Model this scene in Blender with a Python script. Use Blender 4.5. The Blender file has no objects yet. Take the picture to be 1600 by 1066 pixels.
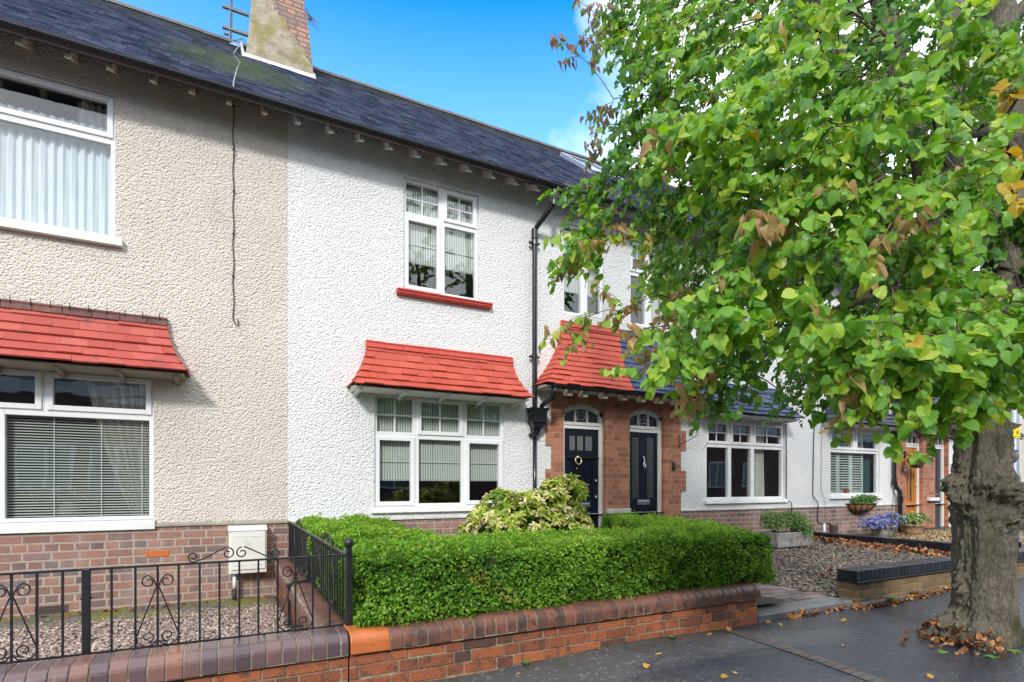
import bpy, math, random
import numpy as np
from mathutils import Vector

R_ = math.radians
rnd = random.Random(7)
rng = np.random.default_rng(11)
scene = bpy.context.scene

# ------------------------------------------------------------------ camera
cam_d = bpy.data.cameras.new("camera")
cam = bpy.data.objects.new("camera", cam_d)
scene.collection.objects.link(cam)
cam.location = (0.0, 0.0, 1.17)
cam.rotation_euler = (R_(90), 0, -math.atan(447 / 863.0))
cam_d.sensor_width = 36.0
cam_d.lens = 863.0 / 1600.0 * 36.0
cam_d.shift_y = 225.0 / 1600.0
cam_d.clip_start = 0.05
cam_d.clip_end = 600.0
scene.camera = cam

# ------------------------------------------------------------------ sun and sky
SUN_TO = Vector((-0.25, -0.40, 0.29)).normalized()
sun_d = bpy.data.lights.new("sun", 'SUN')
sun_d.energy = 1.35
sun_d.angle = R_(7.0)
sun_d.color = (1.0, 0.965, 0.92)
sun = bpy.data.objects.new("sun", sun_d)
scene.collection.objects.link(sun)
sun.rotation_euler = SUN_TO.to_track_quat('Z', 'Y').to_euler()

world = bpy.data.worlds.new("World")
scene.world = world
world.use_nodes = True
wt = world.node_tree
wt.nodes.clear()


def nd(nt, typ, ins=None, **attr):
    n = nt.nodes.new(typ)
    for k, v in attr.items():
        setattr(n, k, v)
    for k, v in (ins or {}).items():
        s = n.inputs[k]
        if isinstance(v, bpy.types.NodeSocket):
            nt.links.new(v, s)
        else:
            s.default_value = v
    return n


def ramp(nt, fac, stops, interp='LINEAR'):
    n = nd(nt, 'ShaderNodeValToRGB', {'Fac': fac})
    cr = n.color_ramp
    cr.interpolation = interp
    while len(cr.elements) > 1:
        cr.elements.remove(cr.elements[-1])
    cr.elements[0].position = stops[0][0]
    c = stops[0][1]
    cr.elements[0].color = (*c, 1) if isinstance(c, tuple) else (c, c, c, 1)
    for p, c in stops[1:]:
        e = cr.elements.new(p)
        e.color = (*c, 1) if isinstance(c, tuple) else (c, c, c, 1)
    return n.outputs[0]


def mix(nt, fac, a, b, mode='MIX'):
    n = nt.nodes.new('ShaderNodeMix')
    n.data_type = 'RGBA'
    n.blend_type = mode
    for s, v in ((n.inputs[0], fac), (n.inputs[6], a), (n.inputs[7], b)):
        if isinstance(v, bpy.types.NodeSocket):
            nt.links.new(v, s)
        else:
            s.default_value = v if not isinstance(v, tuple) or len(v) == 4 else (*v, 1)
    return n.outputs[2]


def math_(nt, op, a, b=0.0, clamp=False):
    n = nt.nodes.new('ShaderNodeMath')
    n.operation = op
    n.use_clamp = clamp
    for s, v in ((n.inputs[0], a), (n.inputs[1], b)):
        if isinstance(v, bpy.types.NodeSocket):
            nt.links.new(v, s)
        else:
            s.default_value = v
    return n.outputs[0]


sky = nd(wt, 'ShaderNodeTexSky', sky_type='NISHITA', sun_disc=False, air_density=1.0, dust_density=0.6, ozone_density=2.0)
sky.sun_elevation = math.asin(SUN_TO.z)
sky.sun_rotation = math.atan2(SUN_TO.x, SUN_TO.y)
hsv = nd(wt, 'ShaderNodeHueSaturation', {'Color': sky.outputs[0], 'Saturation': 1.45, 'Value': 1.4})
geo = nd(wt, 'ShaderNodeTexCoord')
sep = nd(wt, 'ShaderNodeSeparateXYZ', {0: geo.outputs['Generated']})
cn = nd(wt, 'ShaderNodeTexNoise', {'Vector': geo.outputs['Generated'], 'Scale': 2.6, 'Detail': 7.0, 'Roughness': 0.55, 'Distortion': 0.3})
# a gap of blue over the roofs; broken white cloud to the right
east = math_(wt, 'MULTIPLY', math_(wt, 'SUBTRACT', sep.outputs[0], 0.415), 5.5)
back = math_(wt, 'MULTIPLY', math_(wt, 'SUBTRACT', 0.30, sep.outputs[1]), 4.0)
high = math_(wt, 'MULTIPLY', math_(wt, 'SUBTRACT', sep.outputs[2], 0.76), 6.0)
cover = math_(wt, 'MAXIMUM', east, math_(wt, 'MAXIMUM', back, high))  # cloud behind and overhead is unseen, added as neutral fill light
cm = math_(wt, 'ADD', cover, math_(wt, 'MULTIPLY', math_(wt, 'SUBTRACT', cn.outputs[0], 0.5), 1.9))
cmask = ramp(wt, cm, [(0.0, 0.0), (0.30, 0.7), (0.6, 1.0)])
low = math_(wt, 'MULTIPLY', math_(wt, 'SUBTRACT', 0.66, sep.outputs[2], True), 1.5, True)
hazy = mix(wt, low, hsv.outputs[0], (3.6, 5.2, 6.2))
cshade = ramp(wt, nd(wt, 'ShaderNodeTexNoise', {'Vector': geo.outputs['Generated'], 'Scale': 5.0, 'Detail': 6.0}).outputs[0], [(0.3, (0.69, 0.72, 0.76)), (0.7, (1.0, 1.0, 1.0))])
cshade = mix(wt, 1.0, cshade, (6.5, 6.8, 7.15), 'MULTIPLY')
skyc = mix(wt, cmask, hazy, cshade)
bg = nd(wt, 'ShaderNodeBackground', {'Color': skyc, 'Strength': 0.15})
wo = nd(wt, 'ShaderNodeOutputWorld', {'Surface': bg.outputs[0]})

scene.view_settings.view_transform = 'Standard'
scene.view_settings.look = 'None'
scene.view_settings.exposure = 1.12
scene.view_settings.gamma = 1.0
scene.cycles.max_bounces = 8
scene.cycles.transparent_max_bounces = 12
scene.cycles.caustics_reflective = False
scene.cycles.caustics_refractive = False

# ------------------------------------------------------------------ materials
MAT = {}


def mk(name):
    m = bpy.data.materials.new(name)
    m.use_nodes = True
    nt = m.node_tree
    b = nt.nodes['Principled BSDF']
    MAT[name] = m
    return m, nt, b


def L(nt, a, b):
    nt.links.new(a, b)


def objco(nt, scale=None, swap=False):
    tc = nd(nt, 'ShaderNodeTexCoord')
    o = tc.outputs['Object']
    if swap:                       # (x,y,z) -> (x+y, z, 0) for bricks on upright faces
        s = nd(nt, 'ShaderNodeSeparateXYZ', {0: o})
        c = nd(nt, 'ShaderNodeCombineXYZ', {0: math_(nt, 'ADD', s.outputs[0], s.outputs[1]), 1: s.outputs[2]})
        o = c.outputs[0]
    if scale:
        mp = nd(nt, 'ShaderNodeMapping', {'Vector': o, 'Scale': scale})
        o = mp.outputs[0]
    return o


def noise(nt, co, scale, detail=4.0, rough=0.55, dist=0.0):
    return nd(nt, 'ShaderNodeTexNoise', {'Vector': co, 'Scale': scale, 'Detail': detail, 'Roughness': rough, 'Distortion': dist}).outputs[0]


def bump(nt, b, h, strength, dist, base=None):
    ins = {'Height': h, 'Strength': strength, 'Distance': dist}
    if base is not None:
        ins['Normal'] = base
    n = nd(nt, 'ShaderNodeBump', ins)
    L(nt, n.outputs[0], b.inputs['Normal'])
    return n.outputs[0]


def plain(name, col, rough=0.5, var=0.12, vscale=6.0, bstr=0.0, bscale=60.0, bdist=0.004, spec=0.5, metal=0.0, dirt=None):
    m, nt, b = mk(name)
    co = objco(nt)
    f = noise(nt, co, vscale, 5)
    lo = tuple(max(0, c * (1 - var)) for c in col)
    hi = tuple(min(1, c * (1 + var)) for c in col)
    c = ramp(nt, f, [(0.3, lo), (0.7, hi)])
    if dirt:
        f2 = noise(nt, co, dirt[1], 6, 0.65)
        c = mix(nt, ramp(nt, f2, [(dirt[2], 0.0), (dirt[3], 1.0)]), c, dirt[0])
    L(nt, c, b.inputs['Base Color'])
    rr = ramp(nt, noise(nt, co, vscale * 2.3, 4), [(0.3, max(0.02, rough * 0.8)), (0.7, min(1, rough * 1.2))])
    L(nt, rr, b.inputs['Roughness'])
    b.inputs['Specular IOR Level'].default_value = spec
    b.inputs['Metallic'].default_value = metal
    if bstr:
        bump(nt, b, noise(nt, co, bscale, 4), bstr, bdist)
    return m


def tinted(name, stops, rough=0.7, bscale=80.0, bstr=0.3, bdist=0.004, spec=0.4, speck=None, interp='LINEAR', spots=None):
    """colour from the per-face number 'tint' - one number per brick, tile, stone"""
    m, nt, b = mk(name)
    co = objco(nt)
    at = nd(nt, 'ShaderNodeAttribute', attribute_name='tint')
    f = math_(nt, 'ADD', at.outputs['Fac'], math_(nt, 'MULTIPLY', math_(nt, 'SUBTRACT', noise(nt, co, 14.0, 5, 0.65), 0.5), 0.22))
    c = ramp(nt, f, stops, interp)
    if speck:
        f2 = noise(nt, co, speck[1], 6, 0.7)
        c = mix(nt, ramp(nt, f2, [(speck[2], 0.0), (speck[3], 1.0)]), c, speck[0])
    if spots:
        f3 = noise(nt, co, spots[1], 3, 0.6)
        c = mix(nt, ramp(nt, f3, [(spots[2], 0.0), (spots[3], 1.0)]), c, spots[0])
    L(nt, c, b.inputs['Base Color'])
    b.inputs['Roughness'].default_value = rough
    b.inputs['Specular IOR Level'].default_value = spec
    if bstr:
        bump(nt, b, noise(nt, co, bscale, 5, 0.6), bstr, bdist)
    return m


def roughcast(name, c1, c2, stain, depth):
    m, nt, b = mk(name)
    co = objco(nt)
    big = noise(nt, co, 1.1, 4)
    c = ramp(nt, big, [(0.3, c1), (0.7, c2)])
    st = noise(nt, objco(nt, (5.0, 5.0, 0.9)), 1.2, 6, 0.6)
    c = mix(nt, ramp(nt, st, [(0.56, 0.0), (0.8, 0.45)]), c, stain)
    L(nt, c, b.inputs['Base Color'])
    b.inputs['Roughness'].default_value = 0.9
    b.inputs['Specular IOR Level'].default_value = 0.2
    wob = nd(nt, 'ShaderNodeTexNoise', {'Vector': co, 'Scale': 26.0, 'Detail': 4.0})
    wv = mix(nt, 0.022, co, wob.outputs[1], 'ADD')
    v = nd(nt, 'ShaderNodeTexVoronoi', {'Vector': wv, 'Scale': 46.0, 'Smoothness': 0.15, 'Randomness': 1.0}, feature='SMOOTH_F1')
    v2 = noise(nt, co, 48.0, 3, 0.6)
    h = math_(nt, 'ADD', math_(nt, 'MULTIPLY', v.outputs['Distance'], -1.0), math_(nt, 'MULTIPLY', v2, 0.55))
    h = math_(nt, 'ADD', h, math_(nt, 'MULTIPLY', noise(nt, co, 22.0, 4, 0.65), 1.1))
    bump(nt, b, h, 1.0, depth)
    return m


roughcast('render_cream', (0.65, 0.59, 0.525), (0.72, 0.66, 0.595), (0.50, 0.44, 0.385), 0.016)
roughcast('render_white', (0.76, 0.765, 0.765), (0.81, 0.815, 0.815), (0.66, 0.66, 0.64), 0.0145)


def bricks(name, stops, mortar, bw=0.225, rh=0.085, ms=0.012, squash=0.55, rough=0.8, stain=None):
    m, nt, b = mk(name)
    co = objco(nt, swap=True)
    wob = nd(nt, 'ShaderNodeTexNoise', {'Vector': co, 'Scale': 9.0, 'Detail': 2.0})
    co2 = mix(nt, 0.010, co, wob.outputs[1], 'ADD')
    t = nd(nt, 'ShaderNodeTexBrick', {'Vector': co2, 'Color1': (0, 0, 0, 1), 'Color2': (1, 1, 1, 1), 'Mortar': (0.5, 0.5, 0.5, 1),
                                      'Scale': 1.0, 'Mortar Size': ms, 'Mortar Smooth': 0.25, 'Bias': 0.0, 'Brick Width': bw, 'Row Height': rh},
           offset=0.5, offset_frequency=2, squash=squash, squash_frequency=2)
    f = math_(nt, 'ADD', t.outputs['Color'], math_(nt, 'MULTIPLY', math_(nt, 'SUBTRACT', noise(nt, co, 26.0, 6, 0.7), 0.5), 0.85))
    c = ramp(nt, f, stops)
    mc = ramp(nt, noise(nt, co, 12.0, 5), [(0.3, tuple(x * 0.7 for x in mortar)), (0.7, mortar)])
    c = mix(nt, t.outputs['Fac'], c, mc)
    if stain:
        sf = noise(nt, objco(nt), stain[1], 6, 0.65)
        c = mix(nt, ramp(nt, sf, [(stain[2], 0.0), (stain[3], stain[4])]), c, stain[0])
    L(nt, c, b.inputs['Base Color'])
    b.inputs['Roughness'].default_value = rough
    h = math_(nt, 'ADD', math_(nt, 'MULTIPLY', t.outputs['Fac'], -1.0), math_(nt, 'MULTIPLY', noise(nt, co, 70.0, 4), 0.5))
    bump(nt, b, h, 0.8, 0.007)
    return m


bricks('plinth_brick', [(0.0, (0.12, 0.095, 0.10)), (0.3, (0.21, 0.12, 0.10)), (0.55, (0.27, 0.135, 0.10)), (0.85, (0.34, 0.165, 0.115)), (1.0, (0.21, 0.14, 0.135))],
       (0.42, 0.34, 0.28), stain=((0.43, 0.345, 0.30), 2.0, 0.46, 0.75, 0.6))
bricks('plinth_brick_pale', [(0.0, (0.13, 0.10, 0.10)), (0.35, (0.24, 0.14, 0.11)), (0.6, (0.32, 0.185, 0.14)), (1.0, (0.38, 0.22, 0.16))],
       (0.50, 0.42, 0.36), stain=((0.45, 0.38, 0.34), 2.0, 0.45, 0.8, 0.5))
bricks('porch_brick', [(0.0, (0.27, 0.095, 0.052)), (0.5, (0.39, 0.145, 0.078)), (1.0, (0.50, 0.20, 0.11))],
       (0.40, 0.28, 0.21), ms=0.008, rough=0.75)
bricks('house_brick_dark', [(0.0, (0.12, 0.06, 0.045)), (1.0, (0.2, 0.10, 0.07))], (0.16, 0.13, 0.11))

# roof slates: blue grey, moss and lichen where they grow near the stack and ridge
m, nt, b = mk('roof_slate')
co = objco(nt)
at = nd(nt, 'ShaderNodeAttribute', attribute_name='tint')
f = math_(nt, 'ADD', at.outputs['Fac'], math_(nt, 'MULTIPLY', math_(nt, 'SUBTRACT', noise(nt, co, 9.0, 5, 0.65), 0.5), 0.5))
c = ramp(nt, f, [(0.0, (0.035, 0.045, 0.082)), (0.45, (0.092, 0.11, 0.18)), (0.8, (0.17, 0.19, 0.27)), (1.0, (0.19, 0.18, 0.19))])
gp = nd(nt, 'ShaderNodeNewGeometry')
gs = nd(nt, 'ShaderNodeSeparateXYZ', {0: gp.outputs['Position']})
dx = math_(nt, 'SUBTRACT', gs.outputs[0], 0.15)
dy = math_(nt, 'SUBTRACT', gs.outputs[1], 8.55)
d2 = math_(nt, 'ADD', math_(nt, 'MULTIPLY', dx, dx), math_(nt, 'MULTIPLY', math_(nt, 'MULTIPLY', dy, dy), 0.8))
nearst = math_(nt, 'SUBTRACT', 0.95, math_(nt, 'MULTIPLY', d2, 0.85), True)
ms = math_(nt, 'MULTIPLY', nearst, ramp(nt, noise(nt, co, 5.0, 6, 0.7), [(0.28, 0.0), (0.6, 1.0)]))
c = mix(nt, ms, c, (0.19, 0.24, 0.12))
ridge_m = math_(nt, 'MULTIPLY', math_(nt, 'SUBTRACT', gs.outputs[1], 9.7, True), ramp(nt, noise(nt, co, 3.4, 6, 0.7), [(0.36, 0.0), (0.6, 0.9)]))
c = mix(nt, ridge_m, c, (0.105, 0.105, 0.07))
lich = ramp(nt, noise(nt, co, 6.5, 6, 0.75), [(0.58, 0.0), (0.72, 0.7)])
c = mix(nt, lich, c, (0.125, 0.115, 0.105))
L(nt, c, b.inputs['Base Color'])
L(nt, ramp(nt, noise(nt, co, 7.0, 4), [(0.3, 0.16), (0.7, 0.42)]), b.inputs['Roughness'])
bump(nt, b, noise(nt, co, 45.0, 5), 0.4, 0.006)

tinted('tile_red', [(0.0, (0.44, 0.074, 0.048)), (0.5, (0.49, 0.086, 0.055)), (1.0, (0.53, 0.105, 0.066))], 0.62, bscale=120, bstr=0.35, speck=((0.36, 0.05, 0.04), 7.0, 0.56, 0.74), spots=((0.42, 0.16, 0.10), 60.0, 0.68, 0.74))
tinted('tile_red_old', [(0.0, (0.38, 0.07, 0.055)), (0.5, (0.43, 0.085, 0.066)), (1.0, (0.48, 0.11, 0.085))], 0.72, bscale=100, bstr=0.35,
       speck=((0.16, 0.085, 0.075), 5.0, 0.56, 0.70))
tinted('tile_navy', [(0.0, (0.035, 0.052, 0.115)), (0.5, (0.055, 0.078, 0.155)), (1.0, (0.075, 0.10, 0.19))], 0.5, bscale=90, bstr=0.25)
tinted('tile_grey', [(0.0, (0.035, 0.042, 0.06)), (0.5, (0.06, 0.068, 0.09)), (1.0, (0.09, 0.10, 0.12))], 0.5, bscale=90, bstr=0.25)
plain('ridge_tile', (0.085, 0.08, 0.08), 0.75, 0.3, 4, 0.4, 50, dirt=((0.10, 0.11, 0.05), 5, 0.5, 0.7))
plain('ridge_brown', (0.13, 0.055, 0.045), 0.75, 0.3, 6, 0.4, 60)
plain('red_paint', (0.50, 0.06, 0.04), 0.5, 0.12, 8, 0.2, 70)
plain('upvc', (0.80, 0.81, 0.82), 0.28, 0.03, 3)
plain('white_paint', (0.76, 0.76, 0.74), 0.5, 0.06, 5, 0.15, 40, dirt=((0.45, 0.43, 0.40), 7, 0.62, 0.8))
plain('cream_paint', (0.60, 0.52, 0.40), 0.6, 0.12, 6, 0.2, 40)
plain('stone_band', (0.58, 0.57, 0.54), 0.8, 0.15, 5, 0.3, 50, dirt=((0.33, 0.32, 0.29), 6, 0.55, 0.75))
plain('black_paint', (0.012, 0.013, 0.016), 0.22, 0.3, 9, 0.15, 35, 0.003)
plain('black_iron', (0.014, 0.015, 0.018), 0.38, 0.35, 12, 0.5, 130, 0.002, dirt=((0.16, 0.15, 0.13), 60, 0.68, 0.74))
plain('cable_black', (0.02, 0.02, 0.022), 0.55)
plain('cable_grey', (0.30, 0.30, 0.31), 0.55)
plain('navy_door', (0.005, 0.008, 0.018), 0.25, 0.2, 5, 0.1, 25, 0.003, spec=0.3)
plain('navy_panel', (0.005, 0.009, 0.02), 0.35, 0.2, 5, spec=0.3)
m, nt, b = mk('oak_door')
f = noise(nt, objco(nt, (30, 30, 1.6)), 1.5, 5, 0.6, 0.6)
L(nt, ramp(nt, f, [(0.3, (0.36, 0.13, 0.022)), (0.7, (0.50, 0.205, 0.04))]), b.inputs['Base Color'])
b.inputs['Roughness'].default_value = 0.4
plain('grey_door', (0.045, 0.05, 0.06), 0.35, 0.15, 4)
plain('brass', (0.83, 0.66, 0.33), 0.25, 0.1, 6, metal=1.0)
plain('chrome', (0.5, 0.51, 0.53), 0.3, 0.05, 6, metal=1.0)
plain('aerial_metal', (0.16, 0.17, 0.19), 0.5, 0.15, 9)
plain('galvanised', (0.40, 0.44, 0.50), 0.42, 0.12, 9, 0.1, 40, metal=0.5)
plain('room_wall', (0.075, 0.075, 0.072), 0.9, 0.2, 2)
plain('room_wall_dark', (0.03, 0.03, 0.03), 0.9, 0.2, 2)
plain('curtain', (0.62, 0.60, 0.54), 0.85, 0.05, 5)
plain('net_curtain', (0.66, 0.73, 0.78), 0.9, 0.04, 5)
plain('slat_metal', (0.60, 0.61, 0.56), 0.45, 0.04, 5)
plain('shutter_paint', (0.62, 0.68, 0.62), 0.5, 0.04, 5)
plain('teal_curtain', (0.03, 0.10, 0.10), 0.8, 0.1, 5)
plain('meter_plastic', (0.70, 0.69, 0.64), 0.45, 0.04, 4, dirt=((0.5, 0.48, 0.42), 5, 0.6, 0.85))
plain('terracotta_vent', (0.085, 0.06, 0.055), 0.8, 0.2, 20, 0.4, 80)
plain('bare_mortar', (0.30, 0.27, 0.22), 0.9, 0.2, 8, 0.5, 60)
plain('yellow_sticker', (0.75, 0.62, 0.02), 0.4, 0.05)
plain('blue_plastic', (0.08, 0.22, 0.55), 0.4, 0.15, 6)
plain('pot_red', (0.50, 0.10, 0.06), 0.7, 0.15, 6, 0.3, 50)
plain('black_brick_joint', (0.13, 0.13, 0.13), 0.9, 0.2, 20)

m, nt, b = mk('blind_stripe')
o = objco(nt)
s = nd(nt, 'ShaderNodeSeparateXYZ', {0: o})
w = math_(nt, 'FRACT', math_(nt, 'MULTIPLY', s.outputs[0], 29.0))
c = mix(nt, ramp(nt, w, [(0.0, 1.0), (0.34, 1.0), (0.40, 0.0), (0.94, 0.0), (1.0, 1.0)]), (0.62, 0.64, 0.60), (0.29, 0.32, 0.31))
L(nt, c, b.inputs['Base Color'])
b.inputs['Roughness'].default_value = 0.9

# window glass: clear pane with a real reflection
m, nt, b = mk('glass')
nt.nodes.remove(b)
out = nt.nodes['Material Output']
fr = nd(nt, 'ShaderNodeLayerWeight', {'Blend': 0.5})
wb = nd(nt, 'ShaderNodeBump', {'Height': noise(nt, objco(nt), 2.2, 2), 'Strength': 0.06, 'Distance': 0.02})
gl = nd(nt, 'ShaderNodeBsdfGlossy', {'Color': (1, 1, 1, 1), 'Roughness': 0.01, 'Normal': wb.outputs[0]})
tr = nd(nt, 'ShaderNodeBsdfTransparent', {'Color': (0.90, 0.93, 0.92, 1)})
mx = nd(nt, 'ShaderNodeMixShader', {0: math_(nt, 'ADD', 0.12, math_(nt, 'MULTIPLY', math_(nt, 'POWER', fr.outputs['Facing'], 4.0), 0.88), True), 1: tr.outputs[0], 2: gl.outputs[0]})
L(nt, mx.outputs[0], out.inputs['Surface'])
m, nt, b = mk('door_glass')
b.inputs['Base Color'].default_value = (0.05, 0.055, 0.06, 1)
b.inputs['Roughness'].default_value = 0.12
bump(nt, b, nd(nt, 'ShaderNodeTexVoronoi', {'Vector': objco(nt), 'Scale': 90.0}).outputs[0], 0.5, 0.004)
m, nt, b = mk('fanlight_glass')
b.inputs['Base Color'].default_value = (0.02, 0.02, 0.022, 1)
b.inputs['Roughness'].default_value = 0.08
m, nt, b = mk('reeded_glass')
b.inputs['Base Color'].default_value = (0.13, 0.135, 0.135, 1)
b.inputs['Roughness'].default_value = 0.25
bump(nt, b, nd(nt, 'ShaderNodeTexVoronoi', {'Vector': objco(nt), 'Scale': 70.0}).outputs[0], 0.8, 0.006)
m, nt, b = mk('skylight_glass')
b.inputs['Base Color'].default_value = (0.10, 0.14, 0.18, 1)
b.inputs['Roughness'].default_value = 0.05

# chimney render and brick
m, nt, b = mk('chimney_skin')
co = objco(nt)
t = nd(nt, 'ShaderNodeTexBrick', {'Vector': objco(nt, swap=True), 'Color1': (0, 0, 0, 1), 'Color2': (1, 1, 1, 1), 'Mortar': (0.5, 0.5, 0.5, 1), 'Scale': 1.0,
                                  'Mortar Size': 0.012, 'Mortar Smooth': 0.2, 'Brick Width': 0.23, 'Row Height': 0.085}, offset=0.5, squash=0.6, squash_frequency=2)
bc = ramp(nt, math_(nt, 'ADD', t.outputs['Color'], math_(nt, 'MULTIPLY', math_(nt, 'SUBTRACT', noise(nt, co, 20, 5), 0.5), 0.6)),
          [(0, (0.24, 0.165, 0.135)), (0.6, (0.36, 0.235, 0.185)), (1, (0.46, 0.22, 0.14))])
bc = mix(nt, t.outputs['Fac'], bc, (0.16, 0.13, 0.11))
rc = ramp(nt, noise(nt, co, 6.0, 8, 0.72), [(0.3, (0.15, 0.125, 0.09)), (0.45, (0.29, 0.245, 0.165)), (0.56, (0.36, 0.315, 0.235)), (0.68, (0.47, 0.44, 0.39))])
rc = mix(nt, ramp(nt, noise(nt, co, 2.6, 4), [(0.56, 0.0), (0.68, 0.75)]), rc, (0.24, 0.20, 0.06))
s = nd(nt, 'ShaderNodeSeparateXYZ', {0: co})
# brick shows where the render has fallen off: the upper right, below a ragged diagonal
edge = math_(nt, 'ADD', math_(nt, 'ADD', math_(nt, 'MULTIPLY', s.outputs[0], 1.25), math_(nt, 'MULTIPLY', s.outputs[2], 0.85)), math_(nt, 'MULTIPLY', noise(nt, co, 5.0, 5, 0.6), 0.5))
bm_ = ramp(nt, math_(nt, 'SUBTRACT', edge, 8.02), [(0.0, 0.0), (0.02, 1.0)])
L(nt, mix(nt, bm_, rc, bc), b.inputs['Base Color'])
b.inputs['Roughness'].default_value = 0.92
hh = math_(nt, 'SUBTRACT', math_(nt, 'ADD', math_(nt, 'MULTIPLY', noise(nt, co, 22.0, 6, 0.7), 0.8), math_(nt, 'MULTIPLY', math_(nt, 'MULTIPLY', t.outputs['Fac'], bm_), -0.6)), math_(nt, 'MULTIPLY', bm_, 0.8))
bump(nt, b, hh, 1.0, 0.02)

# low wall bricks
tinted('wall_brick', [(0.0, (0.10, 0.052, 0.04)), (0.3, (0.20, 0.068, 0.038)), (0.6, (0.31, 0.098, 0.045)), (1.0, (0.43, 0.135, 0.052))], 0.62, bscale=70, bstr=0.9, bdist=0.008,
       speck=((0.06, 0.045, 0.038), 13.0, 0.50, 0.68), spots=((0.48, 0.27, 0.16), 45.0, 0.66, 0.74))
tinted('coping_blue', [(0.0, (0.085, 0.058, 0.068)), (0.5, (0.14, 0.088, 0.092)), (0.8, (0.19, 0.105, 0.09)), (1.0, (0.26, 0.12, 0.085))], 0.2, bscale=30, bstr=0.4, bdist=0.006, spec=0.6,
       speck=((0.05, 0.04, 0.045), 16.0, 0.60, 0.72))
tinted('coping_brown', [(0.0, (0.12, 0.062, 0.05)), (0.5, (0.20, 0.085, 0.058)), (1.0, (0.30, 0.105, 0.055))], 0.4, bscale=60, bstr=0.45, bdist=0.005, spec=0.5,
       speck=((0.055, 0.042, 0.04), 14.0, 0.47, 0.66))
plain('orange_block', (0.52, 0.15, 0.045), 0.3, 0.1, 8, 0.2, 40, dirt=((0.16, 0.06, 0.03), 18, 0.60, 0.75))
plain('pointing', (0.30, 0.265, 0.19), 0.92, 0.3, 14, 0.6, 90, 0.006, dirt=((0.10, 0.085, 0.05), 9, 0.5, 0.68))
tinted('buff_brick', [(0.0, (0.11, 0.075, 0.04)), (0.5, (0.18, 0.12, 0.06)), (1.0, (0.25, 0.165, 0.085))], 0.8, bscale=90, bstr=0.5)
tinted('blue_brick', [(0.0, (0.006, 0.007, 0.011)), (0.5, (0.011, 0.013, 0.019)), (1.0, (0.02, 0.022, 0.03))], 0.36, bscale=60, bstr=0.4, spec=0.45)
tinted('gravel_pink', [(0.0, (0.15, 0.10, 0.08)), (0.3, (0.29, 0.195, 0.165)), (0.6, (0.40, 0.295, 0.25)), (0.85, (0.54, 0.45, 0.39)), (1.0, (0.26, 0.24, 0.23))], 0.6, bstr=0.0)
tinted('gravel_brown', [(0.0, (0.05, 0.042, 0.036)), (0.4, (0.13, 0.10, 0.08)), (0.75, (0.23, 0.18, 0.135)), (1.0, (0.33, 0.28, 0.22))], 0.6, bstr=0.0)
tinted('gravel_gold', [(0.0, (0.16, 0.10, 0.05)), (0.5, (0.32, 0.21, 0.10)), (1.0, (0.5, 0.37, 0.2))], 0.6, bstr=0.0)
tinted('path_brick', [(0.0, (0.10, 0.075, 0.07)), (0.5, (0.17, 0.125, 0.115)), (1.0, (0.24, 0.18, 0.165))], 0.45, bscale=60, bstr=0.4)
plain('soil', (0.06, 0.048, 0.04), 0.9, 0.3, 8, 0.6, 60, 0.01)
plain('soil_pink', (0.17, 0.125, 0.115), 0.9, 0.3, 18, 0.6, 60, 0.01)
plain('mossy_concrete', (0.12, 0.11, 0.095), 0.85, 0.3, 5, 0.5, 50, 0.006, dirt=((0.15, 0.145, 0.02), 3.0, 0.46, 0.58))
plain('kerb_stone', (0.135, 0.14, 0.15), 0.38, 0.25, 6, 0.4, 70, 0.004)
plain('trough_stone', (0.36, 0.35, 0.33), 0.9, 0.25, 14, 1.0, 45, 0.012, dirt=((0.13, 0.125, 0.11), 9, 0.5, 0.7))
plain('terra_pot', (0.42, 0.27, 0.16), 0.8, 0.2, 9, 0.4, 50, dirt=((0.45, 0.42, 0.36), 8, 0.55, 0.75))
plain('coir', (0.42, 0.20, 0.07), 0.95, 0.35, 30, 1.0, 90, 0.01)
plain('wicker', (0.10, 0.06, 0.035), 0.8, 0.35, 40, 0.8, 90, 0.008)

# tarmac, wet in places
m, nt, b = mk('tarmac')
co = objco(nt)
wet = noise(nt, objco(nt, (0.55, 1.3, 1.0)), 1.0, 5, 0.6, 0.6)
s = nd(nt, 'ShaderNodeSeparateXYZ', {0: co})
wet = math_(nt, 'ADD', wet, math_(nt, 'MULTIPLY', math_(nt, 'SUBTRACT', s.outputs[0], 3.1, False), 0.16))
wm = ramp(nt, wet, [(0.42, 0.0), (0.58, 1.0)])
grain = noise(nt, co, 110.0, 3, 0.75)
stone = nd(nt, 'ShaderNodeTexVoronoi', {'Vector': co, 'Scale': 60.0})
c = ramp(nt, grain, [(0.3, (0.055, 0.056, 0.058)), (0.7, (0.135, 0.136, 0.14))])
c = mix(nt, ramp(nt, stone.outputs['Color'], [(0.80, 0.0), (0.84, 0.8)]), c, (0.26, 0.26, 0.255))
c = mix(nt, math_(nt, 'MULTIPLY', wm, 0.8), c, (0.022, 0.031, 0.05))  # wet darkening, plus a blue tint painted in for reflected sky
gm = math_(nt, 'MULTIPLY', ramp(nt, noise(nt, co, 5.0, 6, 0.7), [(0.5, 0.0), (0.66, 0.85)]),
           ramp(nt, math_(nt, 'SUBTRACT', s.outputs[1], 2.9), [(0.0, 0.0), (0.25, 1.0)]))
c = mix(nt, gm, c, (0.055, 0.06, 0.02))
L(nt, c, b.inputs['Base Color'])
L(nt, mix(nt, wm, (0.62, 0.62, 0.62), ramp(nt, noise(nt, co, 7.0, 5), [(0.35, 0.10), (0.65, 0.28)])), b.inputs['Roughness'])
hh = math_(nt, 'ADD', math_(nt, 'MULTIPLY', stone.outputs['Distance'], -0.7), math_(nt, 'MULTIPLY', grain, 0.8))
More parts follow.
